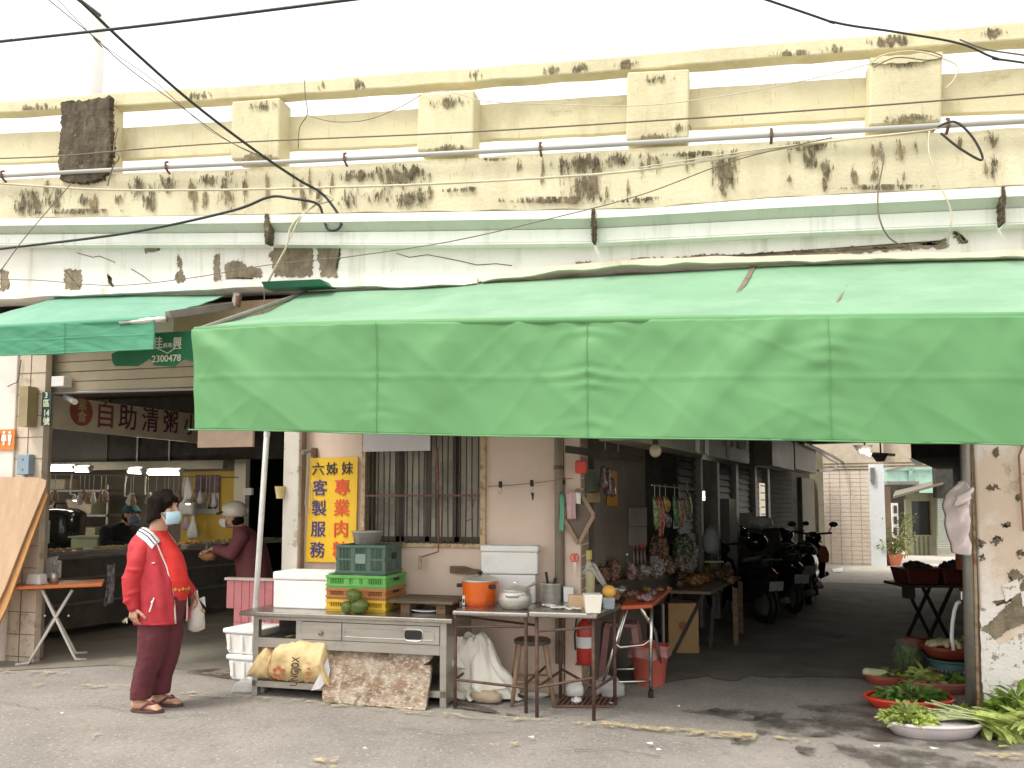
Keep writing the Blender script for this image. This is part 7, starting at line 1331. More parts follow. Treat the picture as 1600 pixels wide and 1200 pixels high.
# ================================================================== VEGETABLES
def leafm(mb, base, dr, L_, w_, bend=.4, roll=0., n=5):
    dr = dr.normalized(); s_ = dr.cross(up)
    if s_.length < .05: s_ = RX.copy()
    s_.normalize(); s_ = (Matrix.Rotation(roll, 3, dr) @ s_); nn = s_.cross(dr); vs = []
    for i in range(n+1):
        t = i/n; c_ = base+dr*L_*t-up*bend*L_*t*t; ww = w_*math.sin(math.pi*min(1, t*.86+.12))**.8*(.25 if t < .12 else 1)
        wv = .15*w_*math.sin(t*9+roll*5); vs += [c_-s_*ww+nn*(ww*.35+wv), c_, c_+s_*ww+nn*(ww*.35-wv)]
    k = len(mb.v); mb.add(vs, [(3*i+j, 3*i+j+1, 3*i+j+4, 3*i+j+3) for i in range(n) for j in (0, 1)])
def greens(name, label, c_, rx, ry, n, L_, w_, m, ms=None, lift=.45, dirn=None, seed=1, z=.0, group=None, spreadz=.06):
    rn = random.Random(seed); t = thing(name, label, 'vegetables', c_, group); mb = MB(); sm = MB()
    for k in range(n):
        a = rn.uniform(0, 6.283); r_ = rn.random()**.5; b = c_+RX*math.cos(a)*rx*r_*.7+AX*math.sin(a)*ry*r_*.7+up*(z+rn.uniform(.0, spreadz)*(1.1-r_))
        d_ = (RX*math.cos(a)+AX*math.sin(a))*(.4+r_)+up*rn.uniform(.1, lift*2)
        if dirn is not None: d_ = dirn+RX*rn.uniform(-.5,.5)+AX*rn.uniform(-.5,.5)+up*rn.uniform(-.1,lift)
        Lk = L_*rn.uniform(.6,1.2); leafm(mb, b, d_, Lk, w_*rn.uniform(.6,1.2), rn.uniform(.1,.7), rn.uniform(-.9,.9))
        if ms is not None and k % 2 == 0: sm.tube([b-d_.normalized()*Lk*.6, b+d_.normalized()*Lk*.25], [.005,.003], 4)
    mb.build('leaves', m, t, smooth=True)
    if ms is not None: sm.build('stems', ms, t)
    return t
def tray(name, label, c_, rx, ry, h_, m, rim=.012, flare=1.15):
    t = thing(name, label, 'tray', c_); Mx = Matrix.Rotation(YAW, 3, 'Z')
    MB().lathe([(.72,0),(.80,.004),(.97,h_*.75),(1.0,h_-.006)], c_, 40, Mx @ Matrix.Diagonal((rx,ry,1)), cap=True).build('dish', m, t, smooth=True, solid=.004)
    ring = [c_+Mx @ Vector((math.cos(a)*rx*1.0, math.sin(a)*ry*1.0, h_)) for a in [k*math.pi/20 for k in range(41)]]; MB().tube(ring, rim, 8, cap=False).build('rim', m, t, smooth=True); return t
m_tw = mat('dirty_lilac_white_plastic', (.66,.60,.60), .4, var=.08, scale=4, spots=[((.35,.28,.22),8,.6,.72,W,.6)]); m_tp = mat('brick_pink_plastic', (.42,.10,.07), .42); m_tb = mat('brown_red_plastic', (.30,.06,.035), .42); m_bg = mat('blue_green_plastic', (.07,.16,.15), .5)
cW = atG(1459,1148); cR = atG(1420,1106); cL = atG(1388,1068); cP = atG(1465,1080); cB = atG(1490,1062)
tray('white_tray', 'dirty white oval tray of greens closest to the road', cW, .30, .17, .085, m_tw, .012); tray('red_tray', 'bright red oval tray of dark greens', cR, .30, .20, .075, m_redb, .011)
tray('brick_tray', 'brick red tray of pak choi at the left of the vegetables', cL, .19, .14, .07, m_tp, .008); tray('pink_tray', 'brick pink tray of lettuce behind the red one', cP, .26, .17, .08, mat('dusty_pink_plastic', (.50,.17,.14), .42), .01)
bkt = thing('mesh_basket', 'blue green slotted basket under the brown tray', 'basket', cB); Mz_ = Matrix.Rotation(YAW, 3, 'Z'); MB().lathe([(.15,0),(.19,.16)], cB, 36, cap=False).build('wall', m_bg, bkt, smooth=True, solid=.006); MB().tube([cB+Vector((math.cos(k*math.pi/16)*.195, math.sin(k*math.pi/16)*.195, .165)) for k in range(33)], .011, 8, cap=False).build('rim', m_bg, bkt, smooth=True)
mb = MB()
for k in range(36):
    a = k*math.pi/18
    for zz_ in (.05, .09): mb.ell(cB+Vector((math.cos(a)*(.157+zz_*.25), math.sin(a)*(.157+zz_*.25), zz_)), .006, .006, .014, seg=6, rings=4)
mb.build('slots', mat('slot_grey', (.45,.43,.40), .6), bkt)
tray('brown_tray', 'brown red tray of cauliflower on top of the slotted basket', cB+up*.185-RX*.0, .24, .18, .085, m_tb, .01)
tray('brown_bowl', 'brown red bowl on a stand at the back of the vegetables', atD(1434,1012,7.4), .12, .1, .08, m_tb, .008); q = atG(1434, 785+1812/7.4); o = MB().lathe([(.14,0),(.10,.02),(.09,atD(1434,1012,7.4).z-.004)], q, 16).build('dark_stand', m_dark); tag(o, 'dark stand under the back brown bowl', 'stand')
tray('green_tray', 'green tray at the right edge beneath the leafy bunch', atG(1652,1150), .27, .16, .08, mat('green_plastic', (.05,.42,.16), .35), .011)
q = atG(1455,1068); o = MB().lathe([(.05,0),(.07,.09),(.075,.1)], q, 16).build('red_cup', m_red); tag(o, 'small red tub between the brick and pink trays', 'tub')
greens('spinach_pile', 'pile of dark green leaves in the bright red tray', cR+up*.07+RX*.02, .25, .16, 230, .11, .026, m_leafd, m_stem, .5, seed=3)
greens('choy_pile', 'pile of pale yellow green shoots at the left of the white tray', cW+up*.08-RX*.16, .18, .14, 340, .085, .018, m_leafl, m_stem, .9, seed=4, spreadz=.10)
greens('long_greens', 'long pale stemmed greens spilling over the right edge of the white tray', cW+up*.12+RX*.22-AX*.02, .12, .12, 80, .30, .028, m_leafl, m_stem, .12, RX*1.1-up*.18-AX*.25, 5)
greens('long_greens', 'loose pale green leaves hanging down onto the road from the white tray', cW+up*.10+RX*.36-AX*.06, .09, .06, 22, .22, .028, m_leafl, None, .0, RX*.25-AX*.5-up*.45, 6)
sm = MB(); rn = random.Random(8)
for k in range(26): a = cW+up*(.10+rn.uniform(0,.03))+RX*rn.uniform(.0,.05)+AX*rn.uniform(-.06,.05); sm.tube([a, a+RX*.14+up*.01+AX*rn.uniform(-.02,.02), a+RX*.28+AX*rn.uniform(-.07,.07)], .0065, 5)
o = sm.build('cut_stems', m_stem, remesh=.006); tag(o, 'bundle of pale cut stems lying across the white tray', 'vegetables')
greens('leafy_bunch', 'big mid green leafy bunch against the peeling pillar', atG(1592,1140)+up*.09, .2, .13, 170, .15, .024, m_leafy, m_stem, .8, seed=9, spreadz=.16)
greens('leafy_bunch', 'second leafy bunch at the right edge over the green tray', atG(1640,1160)+up*.10, .2, .12, 170, .16, .026, m_leafl, m_stem, .7, seed=19, spreadz=.12)
greens('yellow_greens', 'small yellow green bunch between the post and the white tray', atG(1503,1128)+up*.03, .12, .09, 110, .06, .016, mat('yellow_leaf', (.48,.50,.07), .5, var=.25, scale=20, transl=.2), m_stem, .8, seed=10, spreadz=.08)
greens('lettuce', 'pale lettuce heads lying in the pink tray', cP+up*.08-RX*.05, .16, .10, 90, .15, .030, m_leafl, m_stem, .35, RX*-.6+AX*.2+up*.2, 12); greens('dark_lettuce', 'dark green leaves at the right of the pink tray', cP+up*.07+RX*.10, .1, .08, 40, .09, .03, m_leafd, None, .4, seed=13)
greens('pak_choi', 'pak choi with white stems in the brick red tray', cL+up*.06+RX*.03, .12, .09, 50, .10, .018, m_leafy, m_stem, .4, seed=14)
o = MB().caps(cL+up*.09-RX*.17, cL+up*.08-RX*.03, .035, .03).build('pale_cabbage_stalk', mat('cabbage_white', (.62,.66,.40), .5)); tag(o, 'pale cabbage stalk at the left end of the brick red tray', 'vegetables')
cB2 = cB+up*.27
for k, (dx, dy, r_) in enumerate([(-.14,-.02,.075),(-.04,-.06,.085),(-.06,.06,.07)]):
    mb = MB(); rn = random.Random(30+k)
    for _ in range(40): a = rn.uniform(0, 6.28); e = rn.uniform(0, 1.3); mb.ell(cB2+RX*dx+AX*dy+Vector((math.cos(a)*math.sin(e)*r_, math.sin(a)*math.sin(e)*r_, math.cos(e)*r_*.6)), r_*.28, r_*.28, r_*.25, seg=7, rings=5)
    o = mb.build('cauliflower', mat('cauliflower_white', (.68,.60,.36), .7, var=.1, scale=30, bump=.6, bscale=80), remesh=.008); tag(o, ['left cauliflower head in the brown tray','front cauliflower head in the brown tray','back cauliflower head in the brown tray'][k], 'cauliflower')
greens('bean_sprouts', 'tangle of yellow green shoots beside the cauliflower', cB2+RX*.12, .10, .09, 160, .08, .006, m_leafl, m_stem, .5, seed=33)
q = atG(1418,1062); t = thing('bagged_greens', 'clear bag of dark greens standing behind the brick red tray', 'bag', q); MB().lathe([(.07,.06),(.11,.12),(.12,.22),(.08,.29),(.10,.33)], q, 18, cap=False).build('film', mat('dim_clear_film', (.30,.32,.26), .15, alpha=.16, bump=.4), t, smooth=True, disp=(.04,.07))
mb = MB(); rn = random.Random(44)
for k in range(90): a = rn.uniform(0,6.28); leafm(mb, q+Vector((math.cos(a)*.05, math.sin(a)*.05, .08+rn.uniform(0,.12))), Vector((math.cos(a)*.5, math.sin(a)*.5, 1)), .12, .016, .3, rn.uniform(-1,1))
mb.build('greens', m_leafd, t, smooth=True)
q = atG(1560,1172); o = MB(); leafm(o, q+up*.02, RX+AX*.2, .07, .012, 0.); o = o.build('fallen_leaf', m_leafl, solid=.002); tag(o, 'single fallen leaf on the road below the white tray', 'leaf')
# ================================================================== PEOPLE
def frame(base, fwd):
    f = Vector((fwd.x, fwd.y, 0)).normalized(); l = up.cross(f)
    return lambda x, y, z: base+f*x+l*y+up*z, Matrix((f, l, up)).transposed()
def rings(P, rs, seg=28, mb=None, fold=0.0, sd=0):      # (z, cx, rx, ry[, cy])
    mb = mb or MB(); vs = []; n = len(rs)
    dense = []
    for i in range(n-1):
        for k in range(5):
            t = k/5; dense.append([lerp(a, b, t) for a, b in zip(rs[i], rs[i+1])])
    dense.append(list(rs[-1]))
    for r in dense:
        cy = r[4] if len(r) > 4 else 0
        for k in range(seg):
            a = 2*math.pi*k/seg; w_ = 1+fold*noise.noise(Vector((math.cos(a)*2.2+sd, math.sin(a)*2.2, r[0]*7)))
            vs.append(P(r[1]+r[2]*math.cos(a)*w_, cy+r[3]*math.sin(a)*w_, r[0]))
    m = len(dense); fs = [(i*seg+k, i*seg+(k+1)%seg, (i+1)*seg+(k+1)%seg, (i+1)*seg+k) for i in range(m-1) for k in range(seg)]
    fs += [tuple(range(seg))[::-1], tuple((m-1)*seg+k for k in range(seg))]
    return mb.add(vs, fs)
def limb(mb, P, pts, rad):
    for i in range(len(pts)-1): mb.caps(P(*pts[i]), P(*pts[i+1]), rad[i], rad[i+1], 16)
def hand(mb, P, w, d, palm_n, curl=.6, s=1.0, side=1):
    """w wrist (local), d finger direction, palm_n palm normal; five separate fingers rooted in the palm"""
    w = Vector(w); d = Vector(d).normalized(); n_ = Vector(palm_n).normalized(); b = d.cross(n_).normalized()*side
    for k in range(4): mb.caps(P(*w), P(*(w+d*.075*s+b*(.027-.018*k)*s)), .017*s, .0125*s, 10)
    L_ = (.068,.076,.070,.055)
    for k in range(4):
        r = w+d*.075*s+b*(.029-.0195*k)*s; dd = d.copy()
        for j in range(3):
            dd = (dd+n_*curl*(.55+.1*k)).normalized(); q = r+dd*L_[k]*s*(.45,.32,.23)[j]; mb.caps(P(*r), P(*q), .0088*s*(1-.08*j), .0082*s*(1-.1*j), 8); r = q
    r = w+d*.025*s+b*.022*s; dd = (d*.6+b*.75+n_*.3).normalized()
    for j in range(3): q = r+dd*.030*s; mb.caps(P(*r), P(*q), .0115*s, .0095*s, 8); r = q; dd = (dd+d*.35+n_*.25).normalized()
m_skin = mat('skin', (.52,.30,.20), .5, var=.06, scale=12, bump=.05, bscale=200)
m_hair = mat('dark_brown_hair', (.022,.013,.009), .8, var=.5, scale=10, bump=.9, bscale=60, stretch=(9,9,1), spec=.15); m_jr = mat('red_jacket_cloth', (.47,.022,.028), .72, var=.08, scale=5, bump=.35, bscale=14); m_jp = mat('faded_red_vest_cloth', (.46,.030,.042), .75, var=.08, scale=5, bump=.2, bscale=16)
m_sh = mat('bright_red_knit', (.60,.025,.02), .8, var=.08, bump=.3, bscale=90); m_tr = mat('maroon_trousers', (.115,.022,.03), .85, var=.15, scale=4, bump=.3, bscale=12); m_mask = mat('light_blue_mask', (.42,.60,.70), .7, var=.03, bump=.1, bscale=60)
def head(mb, P, c, s=1.0):
    x, y, z = c
    mb.ell(P(x-.008*s, y, z+.02*s), .098*s, .078*s, .105*s, MX, 24, 16); mb.ell(P(x+.03*s, y, z-.045*s), .066*s, .060*s, .075*s, MX, 20, 12)
    mb.ell(P(x+.055*s, y, z-.095*s), .032*s, .034*s, .022*s, MX, 12, 8)          # chin
    mb.caps(P(x+.088*s, y, z+.025*s), P(x+.112*s, y, z-.022*s), .009*s, .014*s, 10) # nose
    for q in (-1, 1):
        mb.ell(P(x-.005*s, y+q*.079*s, z-.005*s), .020*s, .009*s, .032*s, MX, 12, 8); mb.ell(P(x+.062*s, y+q*.036*s, z-.02*s), .028*s, .026*s, .022*s, MX, 12, 8)
        mb.caps(P(x+.086*s, y+q*.018*s, z+.038*s), P(x+.070*s, y+q*.052*s, z+.036*s), .009*s, .008*s, 8)
def eyes(P, c, par, s=1.0):
    x, y, z = c
    for q in (-1, 1):
        e = MB().ell(P(x+.074*s, y+q*.034*s, z+.013*s), .012*s, .016*s, .008*s, MX, 12, 8).build('eye', mat('eye_dark', (.05,.035,.03), .2), par, smooth=True)
        MB().caps(P(x+.090*s, y+q*.018*s, z+.043*s), P(x+.074*s, y+q*.054*s, z+.042*s), .0045*s, .003*s, 8).build('eyebrow', m_hair, par)
# ---- the woman in red
gW = atG(236, 1107); fw = RX*math.cos(R(9))-AX*math.sin(R(9)); P, MX = frame(gW, fw)
wm = thing('person', 'woman in red jacket and maroon trousers standing on the road with a blue mask', 'person', gW)
hc = (.058, 0, 1.405)
P0_, MX0 = P, MX
P = lambda x, y, z: P0_(hc[0]+(x-hc[0])*.86, y, z)
MX = MX0 @ Matrix.Diagonal((.86, 1, 1))
mb = MB(); head(mb, P, hc); P, MX = P0_, MX0
limb(mb, P, [(.03,0,1.33), (-.005,0,1.20)], [.055,.066])
rings(P, [(.62,.02,.12,.13), (.80,.04,.13,.13), (.95,.04,.13,.13), (1.10,.0,.11,.13), (1.17,-.01,.08,.11), (1.22,-.01,.05,.06)], mb=mb)
limb(mb, P, [(-.03,-.14,1.13), (-.05,-.195,.92), (-.026,-.208,.735)], [.045,.04,.030]); hand(mb, P, (-.025,-.208,.745), (.06,-.02,-1), (.35,.95,0), .75, 1.05, 1)
limb(mb, P, [(-.03,.15,1.13), (.03,.21,.93), (.16,.20,.80)], [.045,.04,.030]); hand(mb, P, (.155,.20,.80), (.5,-.05,-.9), (-.2,-.9,-.3), .9, 1.05, -1)
for y_, xk, xf in ((-.09,.02,-.03), (.08,.04,.005)):
    limb(mb, P, [(.03,y_*.9,.66), (xk,y_,.38), (xf,y_,.085)], [.08,.055,.040])
    limb(mb, P, [(xf-.025,y_,.05), (xf+.05,y_*1.02,.045), (xf+.13,y_*1.08,.032)], [.036,.034,.026])
    for k in range(5): a = k-2; mb.caps(P(xf+.13,y_*1.08+a*.014,.032), P(xf+.172-.006*abs(a)-.004*k,y_*1.1+a*.0155,.027), .013, .011-.001*abs(a), 8)
body = mb.build('body', m_skin, wm, remesh=.0055, smo=2); P = lambda x, y, z: P0_(hc[0]+(x-hc[0])*.86, y, z); MX = MX0 @ Matrix.Diagonal((.86, 1, 1)); eyes(P, hc, wm)
# hair: full bob, side parted, ends at the jaw
mb = MB(); x, y, z = hc
mb.ell(P(x-.022, y, z+.035), .112, .096, .103, MX, 24, 16)
for k in range(15):
    a = R(72+k*216/14); ca, sa = math.cos(a), math.sin(a); r1, r2 = .100, .084
    mb.caps(P(x-.02+ca*r1*.85, y+sa*r2*.92, z+.06), P(x-.026+ca*r1*.95, y+sa*r2*1.02, z-.055-.012*(k % 3 == 0)-.02*(ca < -.3)), .030, .020, 10)
for q in (-1, 1):
    for k in range(3): mb.caps(P(x+.02, y+q*.01, z+.125), P(x+.062+.012*k, y+q*(.070-.014*k), z+.045), .020, .012, 10)
mb.caps(P(x+.0, y-.02, z+.12), P(x+.088, y+.02, z+.07), .024, .014, 10); mb.caps(P(x+.0, y-.03, z+.12), P(x+.085, y-.04, z+.062), .024, .013, 10)
o = mb.build('hair', m_hair, wm, remesh=.007, smo=5, disp=(.008,.02))
# face mask
def mk_f(u, v):
    a = lerp(-1.25, 1.25, u); zz_ = z-.018-.088*v; bulge = .030*math.sin(math.pi*(.12+.8*v))*math.cos(a*.9)+.012*math.exp(-(a/.35)**2)*(1-v)
    return P(x+.038+(.070+bulge)*math.cos(a), y+(.070+.006*math.sin(v*3.1))*math.sin(a), zz_+.0016*math.sin(v*38)*math.cos(a)-.010*(1-math.cos(a)))
MB().grid(mk_f, 22, 16).build('face_mask', m_mask, wm, smooth=True, solid=.002)
for q in (-1, 1):
    for zz_ in (z-.03, z-.092): MB().tube([P(x+.062, y+q*.069, zz_), P(x+.02, y+q*.082, z-.03), P(x-.008, y+q*.088, z-.008)], .0022, 5).build('mask_loop', m_foam, wm)
# shirt, jacket
P, MX = P0_, MX0
mb = MB(); rings(P, [(.755,.095,.135,.102), (.80,.098,.150,.106), (.90,.098,.155,.106), (.99,.080,.150,.106), (1.08,.050,.142,.106), (1.15,.016,.124,.104), (1.205,.0,.098,.090), (1.25,.0,.070,.074)], 40, mb, .06, 3); mb.build('shirt', m_sh, wm, remesh=.008, smo=2)
lt2 = mat('gold_embroidery', (.55,.30,.05), .6)
for k in range(7): a = R(-50+k*12); MB().bar(P(.098+.158*math.cos(a), .110*math.sin(a), .835), P(.098+.158*math.cos(a+.1), .110*math.sin(a+.1), .850-.01*(k % 2)), .004, .016).build('embroidery', lt2, wm)
JR = [(.605,.058,.160,.180), (.66,.055,.163,.184), (.76,.045,.168,.186), (.86,.026,.172,.186), (.98,.0,.168,.182), (1.08,-.020,.156,.176), (1.15,-.030,.138,.164), (1.195,-.032,.115,.138), (1.235,-.022,.090,.100), (1.25,-.018,.084,.090)]
def jring(zz_, k): return pl([(r[0], r[k]) for r in JR], zz_)
def ja0(zz_): return R(pl([(.6,22), (.8,26), (1.0,30), (1.15,40), (1.25,60)], zz_))
def jpt(a, zz_, out=.006): return P(jring(zz_,1)+(jring(zz_,2)+out)*math.cos(a), (jring(zz_,3)+out)*math.sin(a), zz_)
def jsh(u, v):
    zz_ = lerp(.605, 1.25, v); a0 = ja0(zz_); a = lerp(a0, 2*math.pi-a0, u)
    w_ = .012*noise.noise(Vector((math.cos(a)*2.6, math.sin(a)*2.6, zz_*4)))+.012*(1-abs(noise.noise(Vector((math.cos(a)*2.2+zz_*3, math.sin(a)*2.2, zz_*2.4+3))))*2.5)*(1-v)+.005*noise.noise(Vector((a*5, zz_*14, 1)))
    return jpt(a, zz_+.004*math.sin(a*3)*(v < .02), .0+w_+.006*(abs(zz_-.8) < .0))
jt = MB().grid(jsh, 70, 46).build('jacket', m_jp, wm, smooth=True, solid=.010)
for nm, pts, rad in (('sleeve', [(-.018,-.130,1.125), (-.028,-.165,1.04), (-.052,-.195,.90), (-.042,-.205,.80), (-.026,-.208,.752)], [.062,.067,.063,.054,.043]), ('sleeve', [(-.035,.14,1.125), (-.01,.18,1.03), (.03,.21,.92), (.145,.20,.815)], [.062,.066,.060,.043])):
    mb = MB(); limb(mb, P, pts, rad)
    for k in range(1, 9):                # cloth folds ringing the sleeve
        t = k/9*(len(pts)-1); i = int(t); f_ = t-i; c_ = Vector(pts[i]).lerp(Vector(pts[min(i+1,len(pts)-1)]), f_); r_ = lerp(rad[i], rad[min(i+1,len(pts)-1)], f_)
        d_ = (Vector(pts[min(i+1,len(pts)-1)])-Vector(pts[i])).normalized(); sd_ = d_.cross(Vector((.3,1,.2))).normalized(); s2 = d_.cross(sd_); ph = k*1.9
        mb.tube([P(*(c_+d_*(.018*math.sin(a+ph))+(sd_*math.cos(a+ph)+s2*math.sin(a+ph))*r_*.985)) for a in [j*.32 for j in range(9)]], [.002,.007,.010,.011,.011,.010,.009,.006,.002], 7)
    sl = mb.build(nm, m_jr, wm, remesh=.009, smo=3)
    mb = MB(); c_ = Vector(pts[-1]); pr = Vector(pts[-2]); d_ = (c_-pr).normalized(); mb.caps(P(*(c_-d_*.01)), P(*(c_+d_*.02)), rad[-1]*.98, rad[-1]*.9, 18); mb.build('cuff', m_jr, sl, smooth=True)
# jacket front edges, collar, pocket, zip pull
for q in (-1, 1):
    MB().tube([jpt(q*ja0(lerp(.605,1.22,k/16)), lerp(.605,1.22,k/16), .004) for k in range(17)], .0065, 6).build('zip_edge', mat('pale_zip', (.72,.60,.55), .6), wm, smooth=True)
    ci = [(-.08,.05,1.275), (-.03,.082,1.272), (.025,.086,1.245), (.080,.078,1.180)]; co = [(-.10,.095,1.225), (-.045,.140,1.212), (.015,.157,1.180), (.062,.150,1.130)]
    def cf(u, v, q=q):
        k = min(2, int(v*3)); t = v*3-k; a_ = Vector(ci[k]).lerp(Vector(ci[k+1]), t); b_ = Vector(co[k]).lerp(Vector(co[k+1]), t); c_ = a_.lerp(b_, u); return P(c_.x+.004, q*(c_.y+.010*math.sin(u*3.1)), c_.z+.006*math.sin(u*3.1))
    MB().sheet(cf, 5, 15, (0,0,-.007)).build('collar', mat('white_collar', (.80,.78,.76), .7, bump=.1), wm, smooth=True)
    for uu in (.32,.62): MB().tube([cf(uu, v/12)+up*.004+(cf(1,.5)-cf(0,.5)).normalized()*.002 for v in range(13)], .004, 5).build('collar_stripe', mat('navy_stripe', (.03,.03,.06), .7), wm)
MB().tube([jpt(-R(78), .70, .010), jpt(-R(66), .795, .010)], .0045, 6).build('pocket_piping', m_foam, wm); MB().tube([jpt(-R(69), .775, .014), jpt(-R(72), .76, .020)], .006, 6).build('zip_pull', m_foam, wm); MB().bar(jpt(-R(60), 1.03, .010), jpt(-R(54), 1.032, .010), .01, .008).build('badge', m_foam, wm)
MB().tube([jpt(R(26+k*308/30), .612, .003) for k in range(31)], .006, 6).build('hem_cord', m_jr, wm)
# trousers
mb = MB(); rings(P, [(.60,.060,.135,.158), (.72,.070,.150,.160), (.80,.075,.158,.150)], 32, mb)
for y_, xk, xf in ((-.09,.005,-.025), (.08,.03,.01)): limb(mb, P, [(.045,y_*.8,.66), (.045+xk,y_*.9,.50), (xk+.03,y_*.95,.36), (xf+.02,y_,.22), (xf+.005,y_,.155)], [.108,.100,.086,.070,.066])
for y_, xf in ((-.09,-.025), (.08,.01)): rings(P, [(.085,xf+.0,.070,.066,y_), (.10,xf+.002,.073,.068,y_), (.20,xf+.01,.072,.068,y_), (.30,xf+.03,.074,.070,y_)], 24, mb, .05, 2)
mb.build('trousers', m_tr, wm, remesh=.009, smo=3, disp=(.012,.07))
for y_, xf in ((-.09,-.03), (.08,.005)):
    so = MB().prism([P(xf+.06+.125*math.cos(a)*(1+.02*math.cos(a)), y_*1.05+(.046+.006*math.cos(a))*math.sin(a), 0.001) for a in [k*math.pi/12 for k in range(24)]], (0,0,.018)).build('sandal', mat('dark_brown_sole', (.085,.04,.035), .6), wm, bevel=.004)
    for s_ in (-1, 1): MB().tube([P(xf+.125, y_*1.08-.004, .052), P(xf+.085, y_*1.05+s_*.028, .068), P(xf+.035, y_*1.03+s_*.044, .030)], .0085, 8).build('strap', mat('maroon_strap', (.16,.035,.035), .5), so)
kq = P(-.05, -.235, .665); ky = thing('key_bunch', 'small bunch of pale keys held in the right hand of the woman in red', 'keys', kq)
for k in range(4): MB().bar(kq, kq+Vector((-.035+.012*k, 0, -.030-.008*(k % 2))), .009, .003).build('key', mat('pale_key', (.62,.58,.48), .35, metal=.6), ky)
bq = P(.215, .19, .745); cbg = thing('carrier_bag', 'clear white plastic bag of food held in the left hand of the woman in red', 'bag', bq)
MB().lathe([(.012,.03),(.016,0),(.030,-.05),(.055,-.10),(.062,-.17),(.058,-.215),(.02,-.235)], bq, 20).build('bag', mat('held_bag_film', (.74,.68,.62), .3, alpha=.82, bump=.6, bscale=24), cbg, smooth=True, disp=(.02,.035))
MB().ell(bq-up*.17, .045, .045, .05, seg=12).build('contents', mat('pinkish_contents', (.55,.34,.24), .5), cbg, smooth=True); MB().ell(bq-up*.09+RX*.03, .032, .03, .025, seg=12).build('contents', mat('brown_contents', (.38,.24,.12), .5), cbg, smooth=True)
MB().tube([bq+up*.03, bq+up*.06, P(.18,.20,.79)], .006, 6).build('bag_handle', m_bagw, cbg); MB().grid(lambda u, v: bq+RX*(.01+.05*v)+AX*(.03*(u-.5))+up*(.0+.04*v*math.cos(u*3)-.02*v), 5, 4).build('bag_ear', m_bagw, cbg, smooth=True, solid=.002)
# ---- man in black behind the stall counter
def lower(P, mb, m_leg=.09): 
    for y_ in (-.09, .09): limb(mb, P, [(.0,y_,.82), (.02,y_,.45), (.0,y_,.08)], [.11,.075,.055]); limb(mb, P, [(-.02,y_,.04), (.16,y_,.035)], [.04,.035])
gm = atD(186, 900, 9.9); gm.z = 0; fm_ = RX*.85-AX*.5; P, MX = frame(gm, fm_)
mn = thing('person', 'person in black with teal cap and mask bending over the stall counter', 'person', gm)
hc = (.20, 0, 1.30); mb = MB(); head(mb, P, hc); limb(mb, P, [(.14,0,1.24), (.04,0,1.12)], [.055,.065]); rings(P, [(.80,-.05,.13,.16), (1.0,-.02,.13,.18), (1.12,.03,.11,.17)], mb=mb); lower(P, mb)
for q in (-1, 1): limb(mb, P, [(.03,q*.19,1.10), (.12,q*.25,.92), (.34,q*.14,.93)], [.055,.045,.03]); hand(mb, P, (.34,q*.14,.93), (1,-.1*q,-.15), (0,0,-1), .5, 1, q)
mb.build('body', m_skin, mn, remesh=.009, smo=2); eyes(P, hc, mn)
mb = MB(); rings(P, [(.72,-.07,.16,.19), (.85,-.06,.165,.20), (1.0,-.03,.16,.205), (1.10,.01,.145,.20), (1.17,.05,.10,.15), (1.21,.08,.07,.08)], 32, mb, .06)
for q in (-1, 1): limb(mb, P, [(.02,q*.19,1.10), (.11,q*.26,.93), (.29,q*.17,.94)], [.085,.068,.048])
mb.build('sweater', mat('black_cloth', (.012,.012,.014), .85, var=.2), mn, remesh=.011, smo=3)
mb = MB(); rings(P, [(.60,-.03,.15,.17), (.76,-.05,.15,.18)], 24, mb)
for y_ in (-.09, .09): limb(mb, P, [(.0,y_,.68), (.02,y_,.45), (.0,y_,.12)], [.12,.09,.075])
mb.build('trousers', MATS['black_cloth'], mn, remesh=.012, smo=3)
x, y, z = hc; mb = MB(); mb.ell(P(x-.012,y,z+.05), .108, .090, .085, MX, 20, 12); mb.caps(P(x+.07,y-.03,z+.055), P(x+.07,y+.03,z+.055), .03, .03); mb.caps(P(x+.13,y-.03,z+.035), P(x+.13,y+.03,z+.035), .02, .02, 10); mb.build('cap', mat('dark_teal_cap', (.02,.09,.10), .7), mn, remesh=.009, smo=3)
mb = MB(); mb.ell(P(x-.035,y,z-.01), .075, .086, .09, MX, 16, 12); mb.build('hair', m_hair, mn, remesh=.01, smo=3)
MB().grid(mk_f, 14, 10).build('face_mask', mat('dull_blue_mask', (.16,.22,.34), .7), mn, smooth=True, solid=.003)
# ---- customer in a cream helmet leaning on the counter
gh = atD(376, 900, 8.5); gh.z = 0; fh = -RX*.97-AX*.15; P, MX = frame(gh, fh)
cu_ = thing('person', 'customer with cream helmet and maroon jacket leaning towards the stall counter', 'person', gh)
hc = (.09, 0, 1.30); mb = MB(); head(mb, P, hc); limb(mb, P, [(.06,0,1.24), (-.02,0,1.12)], [.055,.065]); rings(P, [(.78,-.12,.13,.15), (.95,-.09,.13,.17), (1.10,-.04,.11,.16)], mb=mb); lower(lambda a, b, c: P(a-.12, b, c), mb)
for q in (-1, 1): limb(mb, P, [(-.02,q*.18,1.08), (.06,q*.22,.93), (.26,q*.10,.97)], [.055,.045,.03]); hand(mb, P, (.26,q*.10,.97), (1,-.2*q,-.25), (0,0,-1), .7, 1, q)
mb.build('body', m_skin, cu_, remesh=.009, smo=2); eyes(P, hc, cu_)
mb = MB(); rings(P, [(.56,-.14,.19,.21), (.70,-.14,.185,.21), (.85,-.12,.175,.205), (1.0,-.09,.165,.20), (1.10,-.05,.14,.19), (1.17,-.01,.10,.14), (1.20,.02,.075,.085)], 36, mb, .06)
